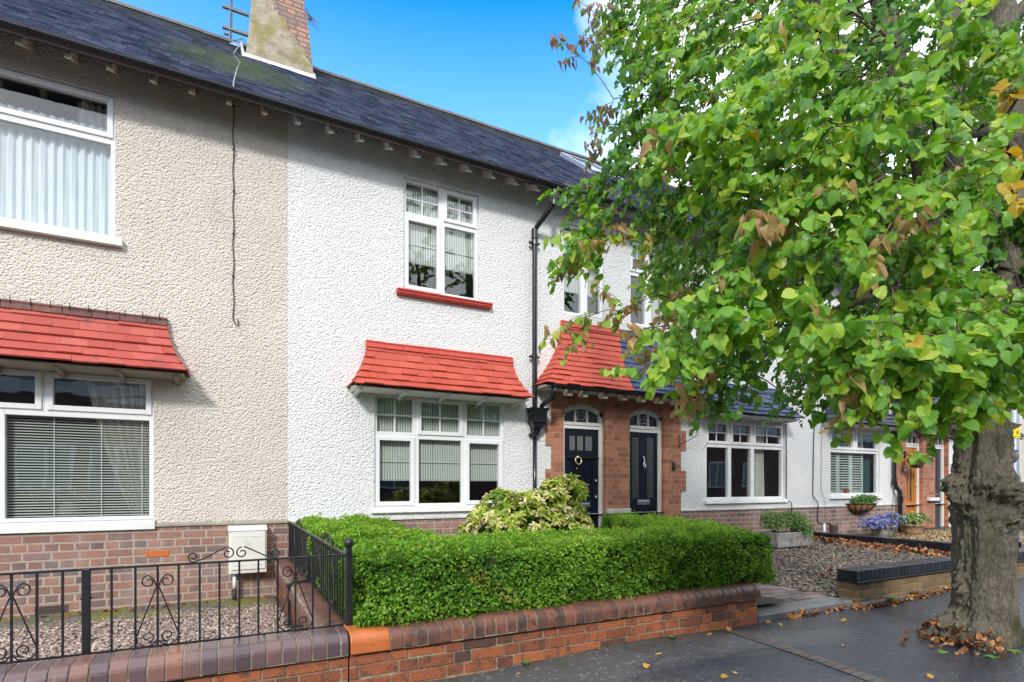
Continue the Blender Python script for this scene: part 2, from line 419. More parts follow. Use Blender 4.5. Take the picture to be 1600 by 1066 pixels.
b1 = nd(nt, 'ShaderNodeBump', {'Height': noise(nt, co, 1.7, 3), 'Strength': 0.25, 'Distance': 0.06})
bump(nt, b, math_(nt, 'MULTIPLY', hh, math_(nt, 'SUBTRACT', 1.0, math_(nt, 'MULTIPLY', wm, 0.55))), 1.0, 0.011, b1.outputs[0])
plain('road_tarmac', (0.05, 0.05, 0.053), 0.55, 0.3, 40, 0.5, 120, 0.006)
plain('cut_strip', (0.10, 0.085, 0.08), 0.6, 0.35, 12, 0.5, 60, 0.006, dirt=((0.10, 0.05, 0.03), 6, 0.55, 0.7))

# bark
m, nt, b = mk('bark')
co = objco(nt)
st = noise(nt, objco(nt, (20, 20, 7.0)), 1.6, 9, 0.76, 1.0)
c = ramp(nt, st, [(0.3, (0.075, 0.062, 0.045)), (0.5, (0.26, 0.225, 0.165)), (0.68, (0.45, 0.40, 0.31))])
pl = ramp(nt, noise(nt, objco(nt, (1, 1, 0.45)), 26.0, 5, 0.7), [(0.60, 0.0), (0.70, 0.7)])
c = mix(nt, pl, c, (0.40, 0.38, 0.33))
s = nd(nt, 'ShaderNodeSeparateXYZ', {0: co})
dk = ramp(nt, noise(nt, co, 7.5, 7, 0.75, 0.5), [(0.48, 0.0), (0.66, 0.5)])
c = mix(nt, dk, c, (0.06, 0.05, 0.036))
gsk = math_(nt, 'MULTIPLY', ramp(nt, noise(nt, co, 3.2, 5, 0.6), [(0.45, 0.0), (0.65, 0.75)]), 1.0)
c = mix(nt, gsk, c, (0.085, 0.092, 0.045))
mossb = math_(nt, 'MULTIPLY', ramp(nt, s.outputs[2], [(0.08, 1.0), (0.45, 0.0)]), ramp(nt, math_(nt, 'ADD', math_(nt, 'MULTIPLY', s.outputs[0], 1.2), noise(nt, co, 9, 5, 0.7)), [(0.50, 0.0), (0.66, 1.0)]))
c = mix(nt, mossb, c, (0.06, 0.085, 0.012))
L(nt, c, b.inputs['Base Color'])
b.inputs['Roughness'].default_value = 0.85
bump(nt, b, math_(nt, 'ADD', st, math_(nt, 'MULTIPLY', noise(nt, co, 60, 5, 0.7), 0.7)), 1.0, 0.045)
plain('twig', (0.075, 0.05, 0.035), 0.7, 0.3, 8, 0.4, 60)
plain('twig_fresh', (0.20, 0.13, 0.04), 0.6, 0.25, 8)


def leafmat(name, stops, trans_gain=1.5, tfac=0.32, rough=0.38, veins=0.0, spec=0.5, holes=None):
    m, nt, b = mk(name)
    out = nt.nodes['Material Output']
    at = nd(nt, 'ShaderNodeAttribute', attribute_name='tint')
    co = objco(nt)
    f = math_(nt, 'ADD', at.outputs['Fac'], math_(nt, 'MULTIPLY', math_(nt, 'SUBTRACT', noise(nt, co, 30.0, 3), 0.5), 0.10))
    c = ramp(nt, f, stops)
    if veins:
        uv = nd(nt, 'ShaderNodeUVMap', uv_map='UVMap')
        su = nd(nt, 'ShaderNodeSeparateXYZ', {0: uv.outputs[0]})
        au = math_(nt, 'ABSOLUTE', math_(nt, 'SUBTRACT', su.outputs[0], 0.5))
        rib = math_(nt, 'FRACT', math_(nt, 'ADD', math_(nt, 'MULTIPLY', su.outputs[1], 7.0), math_(nt, 'MULTIPLY', au, -7.5)))
        vein = ramp(nt, rib, [(0.0, 1.0), (0.10, 0.0), (0.9, 0.0), (1.0, 1.0)])
        mid = ramp(nt, au, [(0.0, 1.0), (0.03, 0.0)])
        v = math_(nt, 'MAXIMUM', vein, mid)
        c = mix(nt, math_(nt, 'MULTIPLY', v, veins), c, (0.30, 0.36, 0.08))
        # scorched leaves keep green patches near the midrib
        keep = math_(nt, 'MULTIPLY', ramp(nt, at.outputs['Fac'], [(0.82, 0.0), (0.83, 1.0), (0.965, 1.0), (0.975, 0.0)]),
                     ramp(nt, math_(nt, 'ADD', noise(nt, co, 34.0, 3), math_(nt, 'MULTIPLY', au, -0.45)), [(0.42, 0.0), (0.52, 1.0)]))
        c = mix(nt, math_(nt, 'MULTIPLY', keep, 0.75), c, (0.20, 0.31, 0.05))
        blot = ramp(nt, noise(nt, co, 55.0, 4, 0.7), [(0.66, 0.0), (0.72, 0.7)])
        c = mix(nt, math_(nt, 'MULTIPLY', blot, 0.5), c, (0.22, 0.13, 0.04))
        bump(nt, b, math_(nt, 'MULTIPLY', v, -1.0), 0.35, 0.004)
    L(nt, c, b.inputs['Base Color'])
    b.inputs['Roughness'].default_value = rough
    b.inputs['Specular IOR Level'].default_value = spec
    g = nd(nt, 'ShaderNodeHueSaturation', {'Color': c, 'Value': trans_gain, 'Saturation': 1.05, 'Hue': 0.49})
    t = nd(nt, 'ShaderNodeBsdfTranslucent', {'Color': g.outputs[0]})
    mx = nd(nt, 'ShaderNodeMixShader', {0: tfac, 1: b.outputs[0], 2: t.outputs[0]})
    L(nt, mx.outputs[0], out.inputs['Surface'])
    return m


# tint: 0-0.6 greens, 0.7-0.8 yellow, 0.9-1 brown
leafmat('lime_leaf', [(0.0, (0.036, 0.13, 0.018)), (0.25, (0.085, 0.25, 0.024)), (0.5, (0.205, 0.41, 0.03)), (0.66, (0.42, 0.53, 0.06)), (0.76, (0.55, 0.36, 0.03)),
                      (0.85, (0.52, 0.34, 0.16)), (0.94, (0.44, 0.235, 0.125)), (1.0, (0.20, 0.125, 0.12))], 1.7, 0.38, 0.38, veins=0.35)
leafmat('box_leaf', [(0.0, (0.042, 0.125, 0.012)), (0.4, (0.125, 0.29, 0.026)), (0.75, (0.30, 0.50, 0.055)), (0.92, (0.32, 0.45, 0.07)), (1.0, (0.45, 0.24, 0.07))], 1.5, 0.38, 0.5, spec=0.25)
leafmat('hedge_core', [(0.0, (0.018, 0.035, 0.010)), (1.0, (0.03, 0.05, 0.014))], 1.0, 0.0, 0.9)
leafmat('variegated_leaf', [(0.0, (0.11, 0.25, 0.02)), (0.35, (0.30, 0.44, 0.03)), (0.6, (0.52, 0.55, 0.10)), (1.0, (0.74, 0.70, 0.38))], 1.2, 0.25, 0.4)
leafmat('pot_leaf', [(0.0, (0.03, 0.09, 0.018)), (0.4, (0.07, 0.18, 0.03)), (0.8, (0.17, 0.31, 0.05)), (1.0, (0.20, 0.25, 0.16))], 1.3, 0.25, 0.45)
leafmat('petal', [(0.0, (0.62, 0.60, 0.62)), (0.2, (0.72, 0.56, 0.03)), (0.4, (0.70, 0.52, 0.35)), (0.6, (0.16, 0.15, 0.50)), (0.8, (0.28, 0.26, 0.62)), (1.0, (0.50, 0.15, 0.20))], 1.1, 0.3, 0.6)
leafmat('dead_leaf', [(0.0, (0.09, 0.045, 0.022)), (0.45, (0.24, 0.09, 0.035)), (0.7, (0.44, 0.19, 0.07)), (1.0, (0.55, 0.33, 0.12))], 1.2, 0.15, 0.5)
leafmat('yellow_leaf', [(0.0, (0.50, 0.26, 0.03)), (0.5, (0.60, 0.36, 0.07)), (1.0, (0.62, 0.44, 0.16))], 1.2, 0.15, 0.45)

# ------------------------------------------------------------------ geometry helpers
col = scene.collection


class MB:
    """collects shapes for ONE mesh object"""
    def __init__(s):
        s.v = []; s.f = []; s.m = []; s.t = []

    def add(s, vs, fs, mi=0, tint=0.5):
        o = len(s.v)
        s.v += [tuple(map(float, p)) for p in vs]
        for f in fs:
            s.f.append(tuple(i + o for i in f)); s.m.append(mi); s.t.append(tint)

    def box(s, x0, x1, y0, y1, z0, z1, mi=0, tint=0.5):
        s.add([(x0, y0, z0), (x1, y0, z0), (x1, y1, z0), (x0, y1, z0), (x0, y0, z1), (x1, y0, z1), (x1, y1, z1), (x0, y1, z1)],
              [(0, 3, 2, 1), (4, 5, 6, 7), (0, 1, 5, 4), (1, 2, 6, 5), (2, 3, 7, 6), (3, 0, 4, 7)], mi, tint)

    def hexa(s, a, b, mi=0, tint=0.5):
        """a, b: two quads (lists of 4 points), joined"""
        s.add(list(a) + list(b), [(0, 3, 2, 1), (4, 5, 6, 7), (0, 1, 5, 4), (1, 2, 6, 5), (2, 3, 7, 6), (3, 0, 4, 7)], mi, tint)

    def quad(s, a, b, c, d, mi=0, tint=0.5):
        s.add([a, b, c, d], [(0, 1, 2, 3)], mi, tint)

    def prism(s, prof, x0, x1, axis='x', mi=0, tint=0.5):
        """closed profile of (u,v) pairs pushed along an axis"""
        n = len(prof)
        def P(u, v, w):
            return (w, u, v) if axis == 'x' else ((u, w, v) if axis == 'y' else (u, v, w))
        vs = [P(u, v, x0) for u, v in prof] + [P(u, v, x1) for u, v in prof]
        s.add(vs, [tuple(range(n))[::-1], tuple(range(n, 2 * n))] + [(i, (i + 1) % n, n + (i + 1) % n, n + i) for i in range(n)], mi, tint)

    def tube(s, pts, r, n=8, mi=0, tint=0.5, caps=True):
        pts = [Vector(p) for p in pts]
        rs = r if isinstance(r, (list, tuple)) else [r] * len(pts)
        up = Vector((0.13, 0.21, 0.97))
        vs = []
        u = None
        for i, p in enumerate(pts):
            d = (pts[min(i + 1, len(pts) - 1)] - pts[max(i - 1, 0)])
            d = d.normalized() if d.length > 1e-9 else Vector((0, 0, 1))
            if u is None:
                u = d.cross(up)
                if u.length < 0.05:
                    u = d.cross(Vector((1, 0, 0)))
            u = (u - d * u.dot(d)).normalized()
            w = d.cross(u)
            for k in range(n):
                a = 2 * math.pi * k / n
                vs.append(p + (u * math.cos(a) + w * math.sin(a)) * rs[i])
        fs = []
        for i in range(len(pts) - 1):
            for k in range(n):
                fs.append((i * n + k, i * n + (k + 1) % n, (i + 1) * n + (k + 1) % n, (i + 1) * n + k))
        if caps:
            fs.append(tuple(range(n))[::-1]); fs.append(tuple((len(pts) - 1) * n + k for k in range(n)))
        s.add(vs, fs, mi, tint)

    def lathe(s, prof, c, n=16, mi=0, tint=0.5, sx=1.0, sy=1.0):
        vs = []
        for r, z in prof:
            for k in range(n):
                a = 2 * math.pi * k / n
                vs.append((c[0] + r * math.cos(a) * sx, c[1] + r * math.sin(a) * sy, c[2] + z))
        fs = []
        for i in range(len(prof) - 1):
            for k in range(n):
                fs.append((i * n + k, i * n + (k + 1) % n, (i + 1) * n + (k + 1) % n, (i + 1) * n + k))
        s.add(vs, fs, mi, tint)

    def build(s, name, mats, parent=None, smooth=False, bev=0.0):
        base = parent_world(parent)
        V = np.array(s.v, dtype=np.float64).reshape(-1, 3) - base
        me = bpy.data.meshes.new(name)
        me.from_pydata(V.tolist(), [], s.f)
        for mm in (mats if isinstance(mats, (list, tuple)) else [mats]):
            me.materials.append(MAT[mm])
        me.polygons.foreach_set('material_index', np.array(s.m, dtype=np.int32))
        a = me.attributes.new('tint', 'FLOAT', 'FACE')
        a.data.foreach_set('value', np.array(s.t, dtype=np.float32))
        if smooth:
            me.polygons.foreach_set('use_smooth', np.ones(len(s.f), dtype=bool))
        me.update()
        o = link(name, me, parent)
        if bev:
            b = o.modifiers.new('edge', 'BEVEL')
            b.width = bev; b.segments = 2; b.limit_method = 'ANGLE'
        return o


def parent_world(p):
    b = np.zeros(3)
    while p is not None:
        b = b + np.array(p.location)
        p = p.parent
    return b


def link(name, data, parent=None):
    o = bpy.data.objects.new(name, data)
    col.objects.link(o)
    if parent is not None:
        o.parent = parent
    return o


def mesh_np(name, V, F, mats, parent=None, tint=None, uv=None, smooth=False, mi=None):
    """V (n,3), F (m,k) -> one mesh object"""
    base = parent_world(parent)
    V = np.asarray(V, dtype=np.float32) - base.astype(np.float32)
    F = np.asarray(F, dtype=np.int32)
    k = F.shape[1]
    me = bpy.data.meshes.new(name)
    me.vertices.add(len(V)); me.vertices.foreach_set('co', V.ravel())
    me.loops.add(F.size); me.loops.foreach_set('vertex_index', F.ravel())
    me.polygons.add(len(F))
    me.polygons.foreach_set('loop_start', np.arange(0, F.size, k, dtype=np.int32))
    for mm in (mats if isinstance(mats, (list, tuple)) else [mats]):
        me.materials.append(MAT[mm])
    if mi is not None:
        me.polygons.foreach_set('material_index', np.asarray(mi, dtype=np.int32))
    if tint is not None:
        a = me.attributes.new('tint', 'FLOAT', 'FACE')
        a.data.foreach_set('value', np.asarray(tint, dtype=np.float32))
    if uv is not None:
        l = me.uv_layers.new(name='UVMap')
        l.data.foreach_set('uv', np.asarray(uv, dtype=np.float32)[F.ravel()].ravel())
    if smooth:
        me.polygons.foreach_set('use_smooth', np.ones(len(F), dtype=bool))
    me.update(calc_edges=True)
    return link(name, me, parent)


def tag(o, label, cat, group=None):
    o['label'] = label
    o['category'] = cat
    if group:
        o['group'] = group
    return o


def thing(name, loc, label, cat, group=None):
    o = bpy.data.objects.new(name, None)
    o.empty_display_size = 0.1
    col.objects.link(o)
    o.location = loc
    return tag(o, label, cat, group)


def structure(o, kind='structure'):
    o['kind'] = kind
    return o


def text_mesh(name, body, size, loc, mat, parent, depth=0.002):
    cu = bpy.data.curves.new(name, 'FONT')
    cu.body = body; cu.size = size; cu.extrude = depth
    cu.align_x = 'CENTER'; cu.align_y = 'CENTER'
    tmp = bpy.data.objects.new('tmp', cu)
    col.objects.link(tmp)
    bpy.context.view_layer.update()
    me = bpy.data.meshes.new_from_object(tmp.evaluated_get(bpy.context.evaluated_depsgraph_get()))
    bpy.data.objects.remove(tmp); bpy.data.curves.remove(cu)
    me.materials.clear(); me.materials.append(MAT[mat])
    o = link(name, me, parent)
    o.location = Vector(loc) - Vector(parent_world(parent))
    o.rotation_euler = (R_(90), 0, 0)
    return o


def rot_frames(n, u):
    """n: (k,3) unit normals, u: (k,3) preferred long axes -> right-handed frames (right, up, normal)"""
    u = u - n * np.sum(u * n, 1, keepdims=True)
    u /= np.linalg.norm(u, axis=1, keepdims=True) + 1e-9
    r = np.cross(u, n)
    return r, u, n


def unit(a):
    return a / (np.linalg.norm(a, axis=1, keepdims=True) + 1e-9)


def scatter_leaf(shape, faces, P, N, U, size, tint, uv=None, bend=None, curl=None):
    """copies one leaf outline (k,3: right, up, normal) to many places; returns V, F, tint, uv"""
    r, u, n = rot_frames(unit(N), unit(U))
    k = len(shape); m = len(P)
    S = np.repeat(shape[None], m, 0) * size[:, None, None]
    if bend is not None:
        S[:, :, 2] += bend[:, None] * (shape[None, :, 1] ** 2) * size[:, None]
    if curl is not None:      # every leaf folds, cups and waves a little differently; no two outlines alike
        f, w, ph, asp = curl
        S[:, :, 2] += (f[:, None] * np.abs(shape[None, :, 0]) + w[:, None] * np.sin(7.0 * shape[None, :, 1] + ph[:, None]) * shape[None, :, 0]) * size[:, None]
        S[:, :, 0] *= asp[:, None]
        S[:, :, 0] += 0.10 * np.sin(ph)[:, None] * shape[None, :, 1] ** 2 * size[:, None]
    V = P[:, None, :] + S[:, :, 0:1] * r[:, None] + S[:, :, 1:2] * u[:, None] + S[:, :, 2:3] * n[:, None]
    F = (np.asarray(faces)[None] + (np.arange(m) * k)[:, None, None]).reshape(-1, len(faces[0]))
    T = np.repeat(tint, len(faces))
    UV = None if uv is None else np.tile(uv, (m, 1))
    return V.reshape(-1, 3), F, T, UV


def fnoise(P, seed, f0):
    """cheap smooth 3-D noise, about -1..1"""
    g = np.random.default_rng(seed)
    out = np.zeros(len(P))
    for o in range(3):
        for _ in range(4):
            k = g.normal(size=3); k /= np.linalg.norm(k)
            out += np.sin(P @ k * f0 * (2 ** o) * g.uniform(0.7, 1.4) + g.uniform(0, 6.28)) * (0.55 ** o) * 0.35
    return out


LANCE = np.array([(0, 0, 0), (-0.19, 0.45, 0.05), (0, 1.0, -0.06), (0.19, 0.45, 0.05)], dtype=float)
LANCE_F = [(0, 1, 2, 3)]
OVAL = np.array([(0, 0, 0), (-0.30, 0.35, 0.06), (-0.24, 0.75, 0.05), (0, 1.0, -0.05), (0.24, 0.75, 0.05), (0.30, 0.35, 0.06)], dtype=float)
OVAL_F = [(0, 1, 2, 3), (0, 3, 4, 5)]
# lime leaf: heart-shaped, drawn-out tip, folded a little along the midrib
_half = [(0.00, 0.04), (0.20, -0.04), (0.41, 0.04), (0.51, 0.25), (0.48, 0.50), (0.35, 0.72), (0.15, 0.88), (0.0, 0.98)]
_mid = [(0, 0.04), (0, 0.28), (0, 0.54), (0, 0.78), (0, 0.98)]


def lime_shape():
    V = []; F = []
    for sgn in (-1, 1):
        o = len(V)
        out = [(sgn * x, y, 0.16 * x + 0.05 * math.sin(7 * y + sgn) * x) for x, y in _half]
        md = [(0, y, 0.0) for _, y in _mid]
        V += md + out
        tri = [(0, 6, 7), (0, 7, 8), (0, 8, 1), (1, 8, 9), (1, 9, 2), (2, 9, 10), (2, 10, 3), (3, 10, 11), (3, 11, 4)]
        F += [tuple(i + o for i in (t if sgn < 0 else t[::-1])) for t in tri]
    V = np.array(V, dtype=float)
    V[:, 2] -= 0.10 * V[:, 1] ** 2
    uv = np.stack([V[:, 0] + 0.5, V[:, 1]], 1)
    return V, F, uv


LIME, LIME_F, LIME_UV = lime_shape()


def pebbles(name, P, size, mat, tint, parent=None):
    """many small rounded stones in one mesh (a floor nobody could count)"""
    base = np.array([(1, 0, 0), (0.5, 0.87, 0), (-0.5, 0.87, 0), (-1, 0, 0), (-0.5, -0.87, 0), (0.5, -0.87, 0), (0.1, 0.05, 0.62), (0, 0, -0.5)], dtype=float)
    fc = [(0, 1, 6), (1, 2, 6), (2, 3, 6), (3, 4, 6), (4, 5, 6), (5, 0, 6)]
    m = len(P)
    a = rng.uniform(0, 6.28, m); ca, sa = np.cos(a), np.sin(a)
    S = base[None] * size[:, None, None] * rng.uniform(0.65, 1.25, (m, 8, 1))
    S[:, :, 1] *= rng.uniform(0.6, 1.0, m)[:, None]
    tx, ty = rng.normal(0, 0.35, m), rng.normal(0, 0.35, m)
    z = S[:, :, 2] + S[:, :, 0] * tx[:, None] + S[:, :, 1] * ty[:, None]
    x = S[:, :, 0] * ca[:, None] - S[:, :, 1] * sa[:, None]
    y = S[:, :, 0] * sa[:, None] + S[:, :, 1] * ca[:, None]
    V = np.stack([x, y, z], 2) + P[:, None, :]
    F = (np.array(fc)[None] + (np.arange(m) * 8)[:, None, None]).reshape(-1, 3)
    return mesh_np(name, V.reshape(-1, 3), F, mat, parent, tint=np.repeat(tint, 6), smooth=False)

# ------------------------------------------------------------------ ground
WALL_Y = 7.0            # face of the houses
EAVE = (6.64, 5.38)
RIDGE = (11.0, 9.02)


def sheet(name, x0, x1, y0, y1, zf, mat, nx=2, ny=2):
    xs = np.linspace(x0, x1, nx); ys = np.linspace(y0, y1, ny)
    X, Y = np.meshgrid(xs, ys)
    Z = zf(X, Y) if callable(zf) else np.full_like(X, zf)
    V = np.stack([X, Y, Z], 2).reshape(-1, 3)
    F = [(j * nx + i, j * nx + i + 1, (j + 1) * nx + i + 1, (j + 1) * nx + i) for j in range(ny - 1) for i in range(nx - 1)]
    return structure(mesh_np(name, V, F, mat, smooth=True))


def pave_z(X, Y):
    return 0.018 * np.sin(X * 1.3 + 0.5) * np.sin(Y * 1.7) + 0.012 * np.sin(X * 2.9 + Y * 2.1) + 0.05 * np.exp(-((X - 4.95) ** 2 + (Y - 2.0) ** 2) / 0.5)


def side_z(X, Y):       # ground of the gravelled front garden falls to the house on the left, rises to it on the right
    t = np.clip((Y - 3.4) / 3.6, 0, 1)
    return -0.02 - 0.115 * t


def drive_z(X, Y):
    t = np.clip((Y - 3.4) / 3.6, 0, 1)
    return 0.05 + 0.10 * t


sheet('ground', -300, 300, -300, 300, -0.6, 'soil')
sheet('pavement', -14, 34, 1.0, 3.21, pave_z, 'tarmac', 300, 60)
sheet('road', -40, 60, -7.6, 0.86, -0.10, 'road_tarmac')
k = MB()
for i in range(54):
    k.box(-14 + i * 0.9, -14 + i * 0.9 + 0.892, 0.862, 0.998, -0.2, 0.012)
structure(k.build('kerb', 'kerb_stone', bev=0.012))
sheet('garden_ground', -8.0, 0.52, 3.36, 7.05, lambda X, Y: side_z(X, Y) - 0.012, 'soil_pink', 20, 20)
sheet('planting_bed', 0.74, 4.6, 3.36, 7.05, 0.10, 'soil', 4, 4)
sheet('driveway', 4.605, 10.02, 3.46, 7.05, lambda X, Y: drive_z(X, Y) - 0.012, 'soil', 20, 20)
sheet('forecourt', 10.25, 34.0, 3.36, 7.05, lambda X, Y: drive_z(X, Y) - 0.02, 'soil', 20, 20)
s = MB()
s.box(-8, 0.50, 6.30, 6.985, -0.3, -0.108)
structure(s.build('concrete_strip', 'mossy_concrete', bev=0.01))
s = MB()
s.box(4.02, 5.34, 3.20, 3.44, -0.2, 0.062)
s.box(5.35, 10.0, 3.20, 3.25, -0.2, 0.02)
structure(s.build('kerb', 'kerb_stone', bev=0.01))
# brick-paved path to the second dark door
p = MB()
for j in range(15):
    for i in range(7):
        x = 4.32 + i * 0.216 + (0.108 if j % 2 else 0) - 0.30
        y = 3.46 + j * 0.108
        x0, x1 = max(x, 4.05), min(x + 0.206, 5.35 + 0.06 * math.sin(j * 2.1))
        if x1 - x0 > 0.03 and rnd.random() < 0.97:
            dz = rnd.uniform(-0.003, 0.003)
            zz = 0.062 + 0.02 * (y - 3.46)
            p.box(x0, x1, y, y + 0.10, zz - 0.06, zz + dz, 0, rnd.random())
structure(p.build('brick_path', 'path_brick', bev=0.003))
# narrow patch where a trench was cut through the tarmac
p = MB()
for i in range(30):
    t = i / 30.0
    x = 3.58 - 0.27 * t; y = 3.18 - 1.9 * t
    x2 = 3.58 - 0.27 * (t + 1 / 30); y2 = 3.18 - 1.9 * (t + 1 / 30)
    za = [float(pave_z(np.array(a), np.array(b))) + 0.006 for a, b in ((x - .055, y), (x + .055, y), (x2 + .055, y2), (x2 - .055, y2))]
    p.quad((x - .055, y, za[0]), (x + .055, y, za[1]), (x2 + .055, y2 + .006, za[2]), (x2 - .055, y2 + .006, za[3]), 0, rnd.random())
structure(p.build('trench_patch', 'cut_strip'))

# gravel
n = 30000
P = np.stack([rng.uniform(-2.6, 0.49, n), 3.38 + 3.3 * rng.random(n), np.zeros(n)], 1)
P[:, 2] = side_z(P[:, 0], P[:, 1]) + rng.uniform(-0.004, 0.010, n)
o = pebbles('gravel', P, rng.uniform(0.008, 0.0155, n), 'gravel_pink', rng.random(n))
tag(structure(o, 'stuff'), 'pinkish grey pebbles filling the garden behind the railings', 'gravel')
n = 22000
P = np.stack([rng.uniform(4.65, 10.0, n), 3.46 + 3.45 * rng.random(n), np.zeros(n)], 1)
P = P[~((P[:, 0] < 5.40) & (P[:, 1] < 5.05))]
n = len(P)
P[:, 2] = drive_z(P[:, 0], P[:, 1]) + rng.uniform(-0.004, 0.012, n)
o = pebbles('gravel', P, rng.uniform(0.009, 0.021, n), 'gravel_brown', rng.random(n))
tag(structure(o, 'stuff'), 'dark brown gravel of the drive beside the box hedge', 'gravel')
n = 7000
P = np.stack([rng.uniform(10.3, 15.5, n), 3.6 + 3.2 * rng.random(n), np.zeros(n)], 1)
P[:, 2] = drive_z(P[:, 0], P[:, 1]) + rng.uniform(-0.004, 0.012, n)
o = pebbles('gravel', P, rng.uniform(0.014, 0.028, n), 'gravel_gold', rng.random(n))
tag(structure(o, 'stuff'), 'golden gravel in front of the orange wooden door', 'gravel')

# ------------------------------------------------------------------ builders for houses


def wall_with_holes(root, name, x0, x1, z0, z1, holes, mat, y=WALL_Y, depth=0.11, parent=None):
    xs = sorted({x0, x1} | {h[0] for h in holes} | {h[1] for h in holes})
    zs = sorted({z0, z1} | {h[2] for h in holes} | {h[3] for h in holes})
    b = MB()
    for i in range(len(xs) - 1):
        for j in range(len(zs) - 1):
            cx, cz = (xs[i] + xs[i + 1]) / 2, (zs[j] + zs[j + 1]) / 2
            if any(h[0] < cx < h[1] and h[2] < cz < h[3] for h in holes):
                continue
            b.quad((xs[i], y, zs[j]), (xs[i + 1], y, zs[j]), (xs[i + 1], y, zs[j + 1]), (xs[i], y, zs[j + 1]))
    for a, c, d, e in holes:
        b.quad((a, y, d), (a, y, e), (a, y + depth, e), (a, y + depth, d))
        b.quad((c, y, e), (c, y, d), (c, y + depth, d), (c, y + depth, e))
        b.quad((a, y, e), (c, y, e), (c, y + depth, e), (a, y + depth, e))
        b.quad((c, y, d), (a, y, d), (a, y + depth, d), (c, y + depth, d))
    return b.build(name, mat, parent or root)


def room(root, x0, x1, z0, z1, depth=2.2, mat='room_wall', y=None):
    b = MB()
    ya = (y or WALL_Y) + 0.112; yb = ya + depth
    xa, xb, za, zb = x0 - 0.25, x1 + 0.25, z0 - 0.35, z1 + 0.12
    b.quad((xa, yb, za), (xb, yb, za), (xb, yb, zb), (xa, yb, zb))
    b.quad((xa, ya, za), (xa, yb, za), (xa, yb, zb), (xa, ya, zb))
    b.quad((xb, yb, za), (xb, ya, za), (xb, ya, zb), (xb, yb, zb))
    b.quad((xa, ya, zb), (xa, yb, zb), (xb, yb, zb), (xb, ya, zb))
    b.quad((xa, ya, za), (xb, ya, za), (xb, yb, za), (xa, yb, za))
    # inner skin of the wall round the opening
    for a, c, d, e in ((xa, x0, za, zb), (x1, xb, za, zb), (x0, x1, za, z0), (x0, x1, z1, zb)):
        b.quad((a, ya, d), (a, ya, e), (c, ya, e), (c, ya, d))
    return b.build('room', mat, root)


def window(root, x0, x1, z0, z1, cells, y=WALL_Y + 0.035):
    """cells: (xa, xb, za, zb, sash?, bars across, bars up)"""
    f = MB(); g = MB(); bars = MB()
    for xa, xb, za, zb, sash, nbx, nbz in cells:
        w = 0.042
        f.box(xa, xa + w, y, y + 0.065, za, zb); f.box(xb - w, xb, y, y + 0.065, za, zb)
        f.box(xa + w, xb - w, y + 0.001, y + 0.064, za, za + w); f.box(xa + w, xb - w, y + 0.001, y + 0.064, zb - w, zb)
        xi, xj, zi, zj = xa + w, xb - w, za + w, zb - w
        if sash:
            s0, ws = y - 0.018, 0.052
            xi -= 0.022; xj += 0.022; zi -= 0.022; zj += 0.022
            f.box(xi, xi + ws, s0, y + 0.045, zi, zj); f.box(xj - ws, xj, s0, y + 0.045, zi, zj)
            f.box(xi + ws, xj - ws, s0 + 0.001, y + 0.044, zi, zi + ws); f.box(xi + ws, xj - ws, s0 + 0.001, y + 0.044, zj - ws, zj)
            xi += ws; xj -= ws; zi += ws; zj -= ws
        yg = y + 0.03
        g.quad((xi - .005, yg, zi - .005), (xj + .005, yg, zi - .005), (xj + .005, yg, zj + .005), (xi - .005, yg, zj + .005))
        for q in range(1, nbx):
            xc = xi + (xj - xi) * q / nbx
            bars.box(xc - 0.009, xc + 0.009, yg - 0.008, yg + 0.008, zi, zj)
        for q in range(1, nbz):
            zc = zi + (zj - zi) * q / nbz
            bars.box(xi, xj, yg - 0.007, yg + 0.007, zc - 0.009, zc + 0.009)
    w = f.build('window', 'upvc', root, bev=0.005)
    g.build('glass', 'glass', w)
    if bars.v:
        bars.build('glazing_bar', 'upvc', w)
    return w


def wavy(root, name, x0, x1, y, z0, z1, folds, amp, mat, gather=None, n=90):
    """a hanging cloth with folds; gather=(x at the foot, fraction down) pulls one edge aside"""
    V = []; F = []; rows = 14
    for j in range(rows):
        t = j / (rows - 1)
        z = z1 + (z0 - z1) * t
        a, b = x0, x1
        if gather:
            a = x0 + (gather - x0) * t ** 1.4 if gather > x0 else x0
        for i in range(n):
            s = i / (n - 1)
            ph = folds * 6.283 * s
            V.append((a + (b - a) * s, y + amp * math.sin(ph + 0.6 * math.sin(3 * s + t)) + 0.4 * amp * math.sin(2.3 * ph + 2 * t), z))
    for j in range(rows - 1):
        for i in range(n - 1):
            F.append((j * n + i, (j + 1) * n + i, (j + 1) * n + i + 1, j * n + i + 1))
    return mesh_np(name, V, F, mat, root, smooth=True)


def blind(w, x0, x1, z0, z1, seam, y=WALL_Y + 0.125):
    b = MB()
    zs = [z1, seam + 0.006, seam, seam - 0.006, z0 + 0.02, z0]
    ys = [y, y - 0.004, y - 0.014, y - 0.004, y - 0.010, y - 0.004]
    for i in range(5):
        b.quad((x0, ys[i + 1], zs[i + 1]), (x1, ys[i + 1], zs[i + 1]), (x1, ys[i], zs[i]), (x0, ys[i], zs[i]))
        b.quad((x1, y + .012, zs[i + 1]), (x0, y + .012, zs[i + 1]), (x0, y + .012, zs[i]), (x1, y + .012, zs[i]))
    o = b.build('blind', 'blind_stripe', w)
    s = MB()
    s.box(x0, x1, y - 0.019, y - 0.0145, seam - 0.007, seam + 0.005)
    s.build('blind_rod', 'curtain', w)
    return o


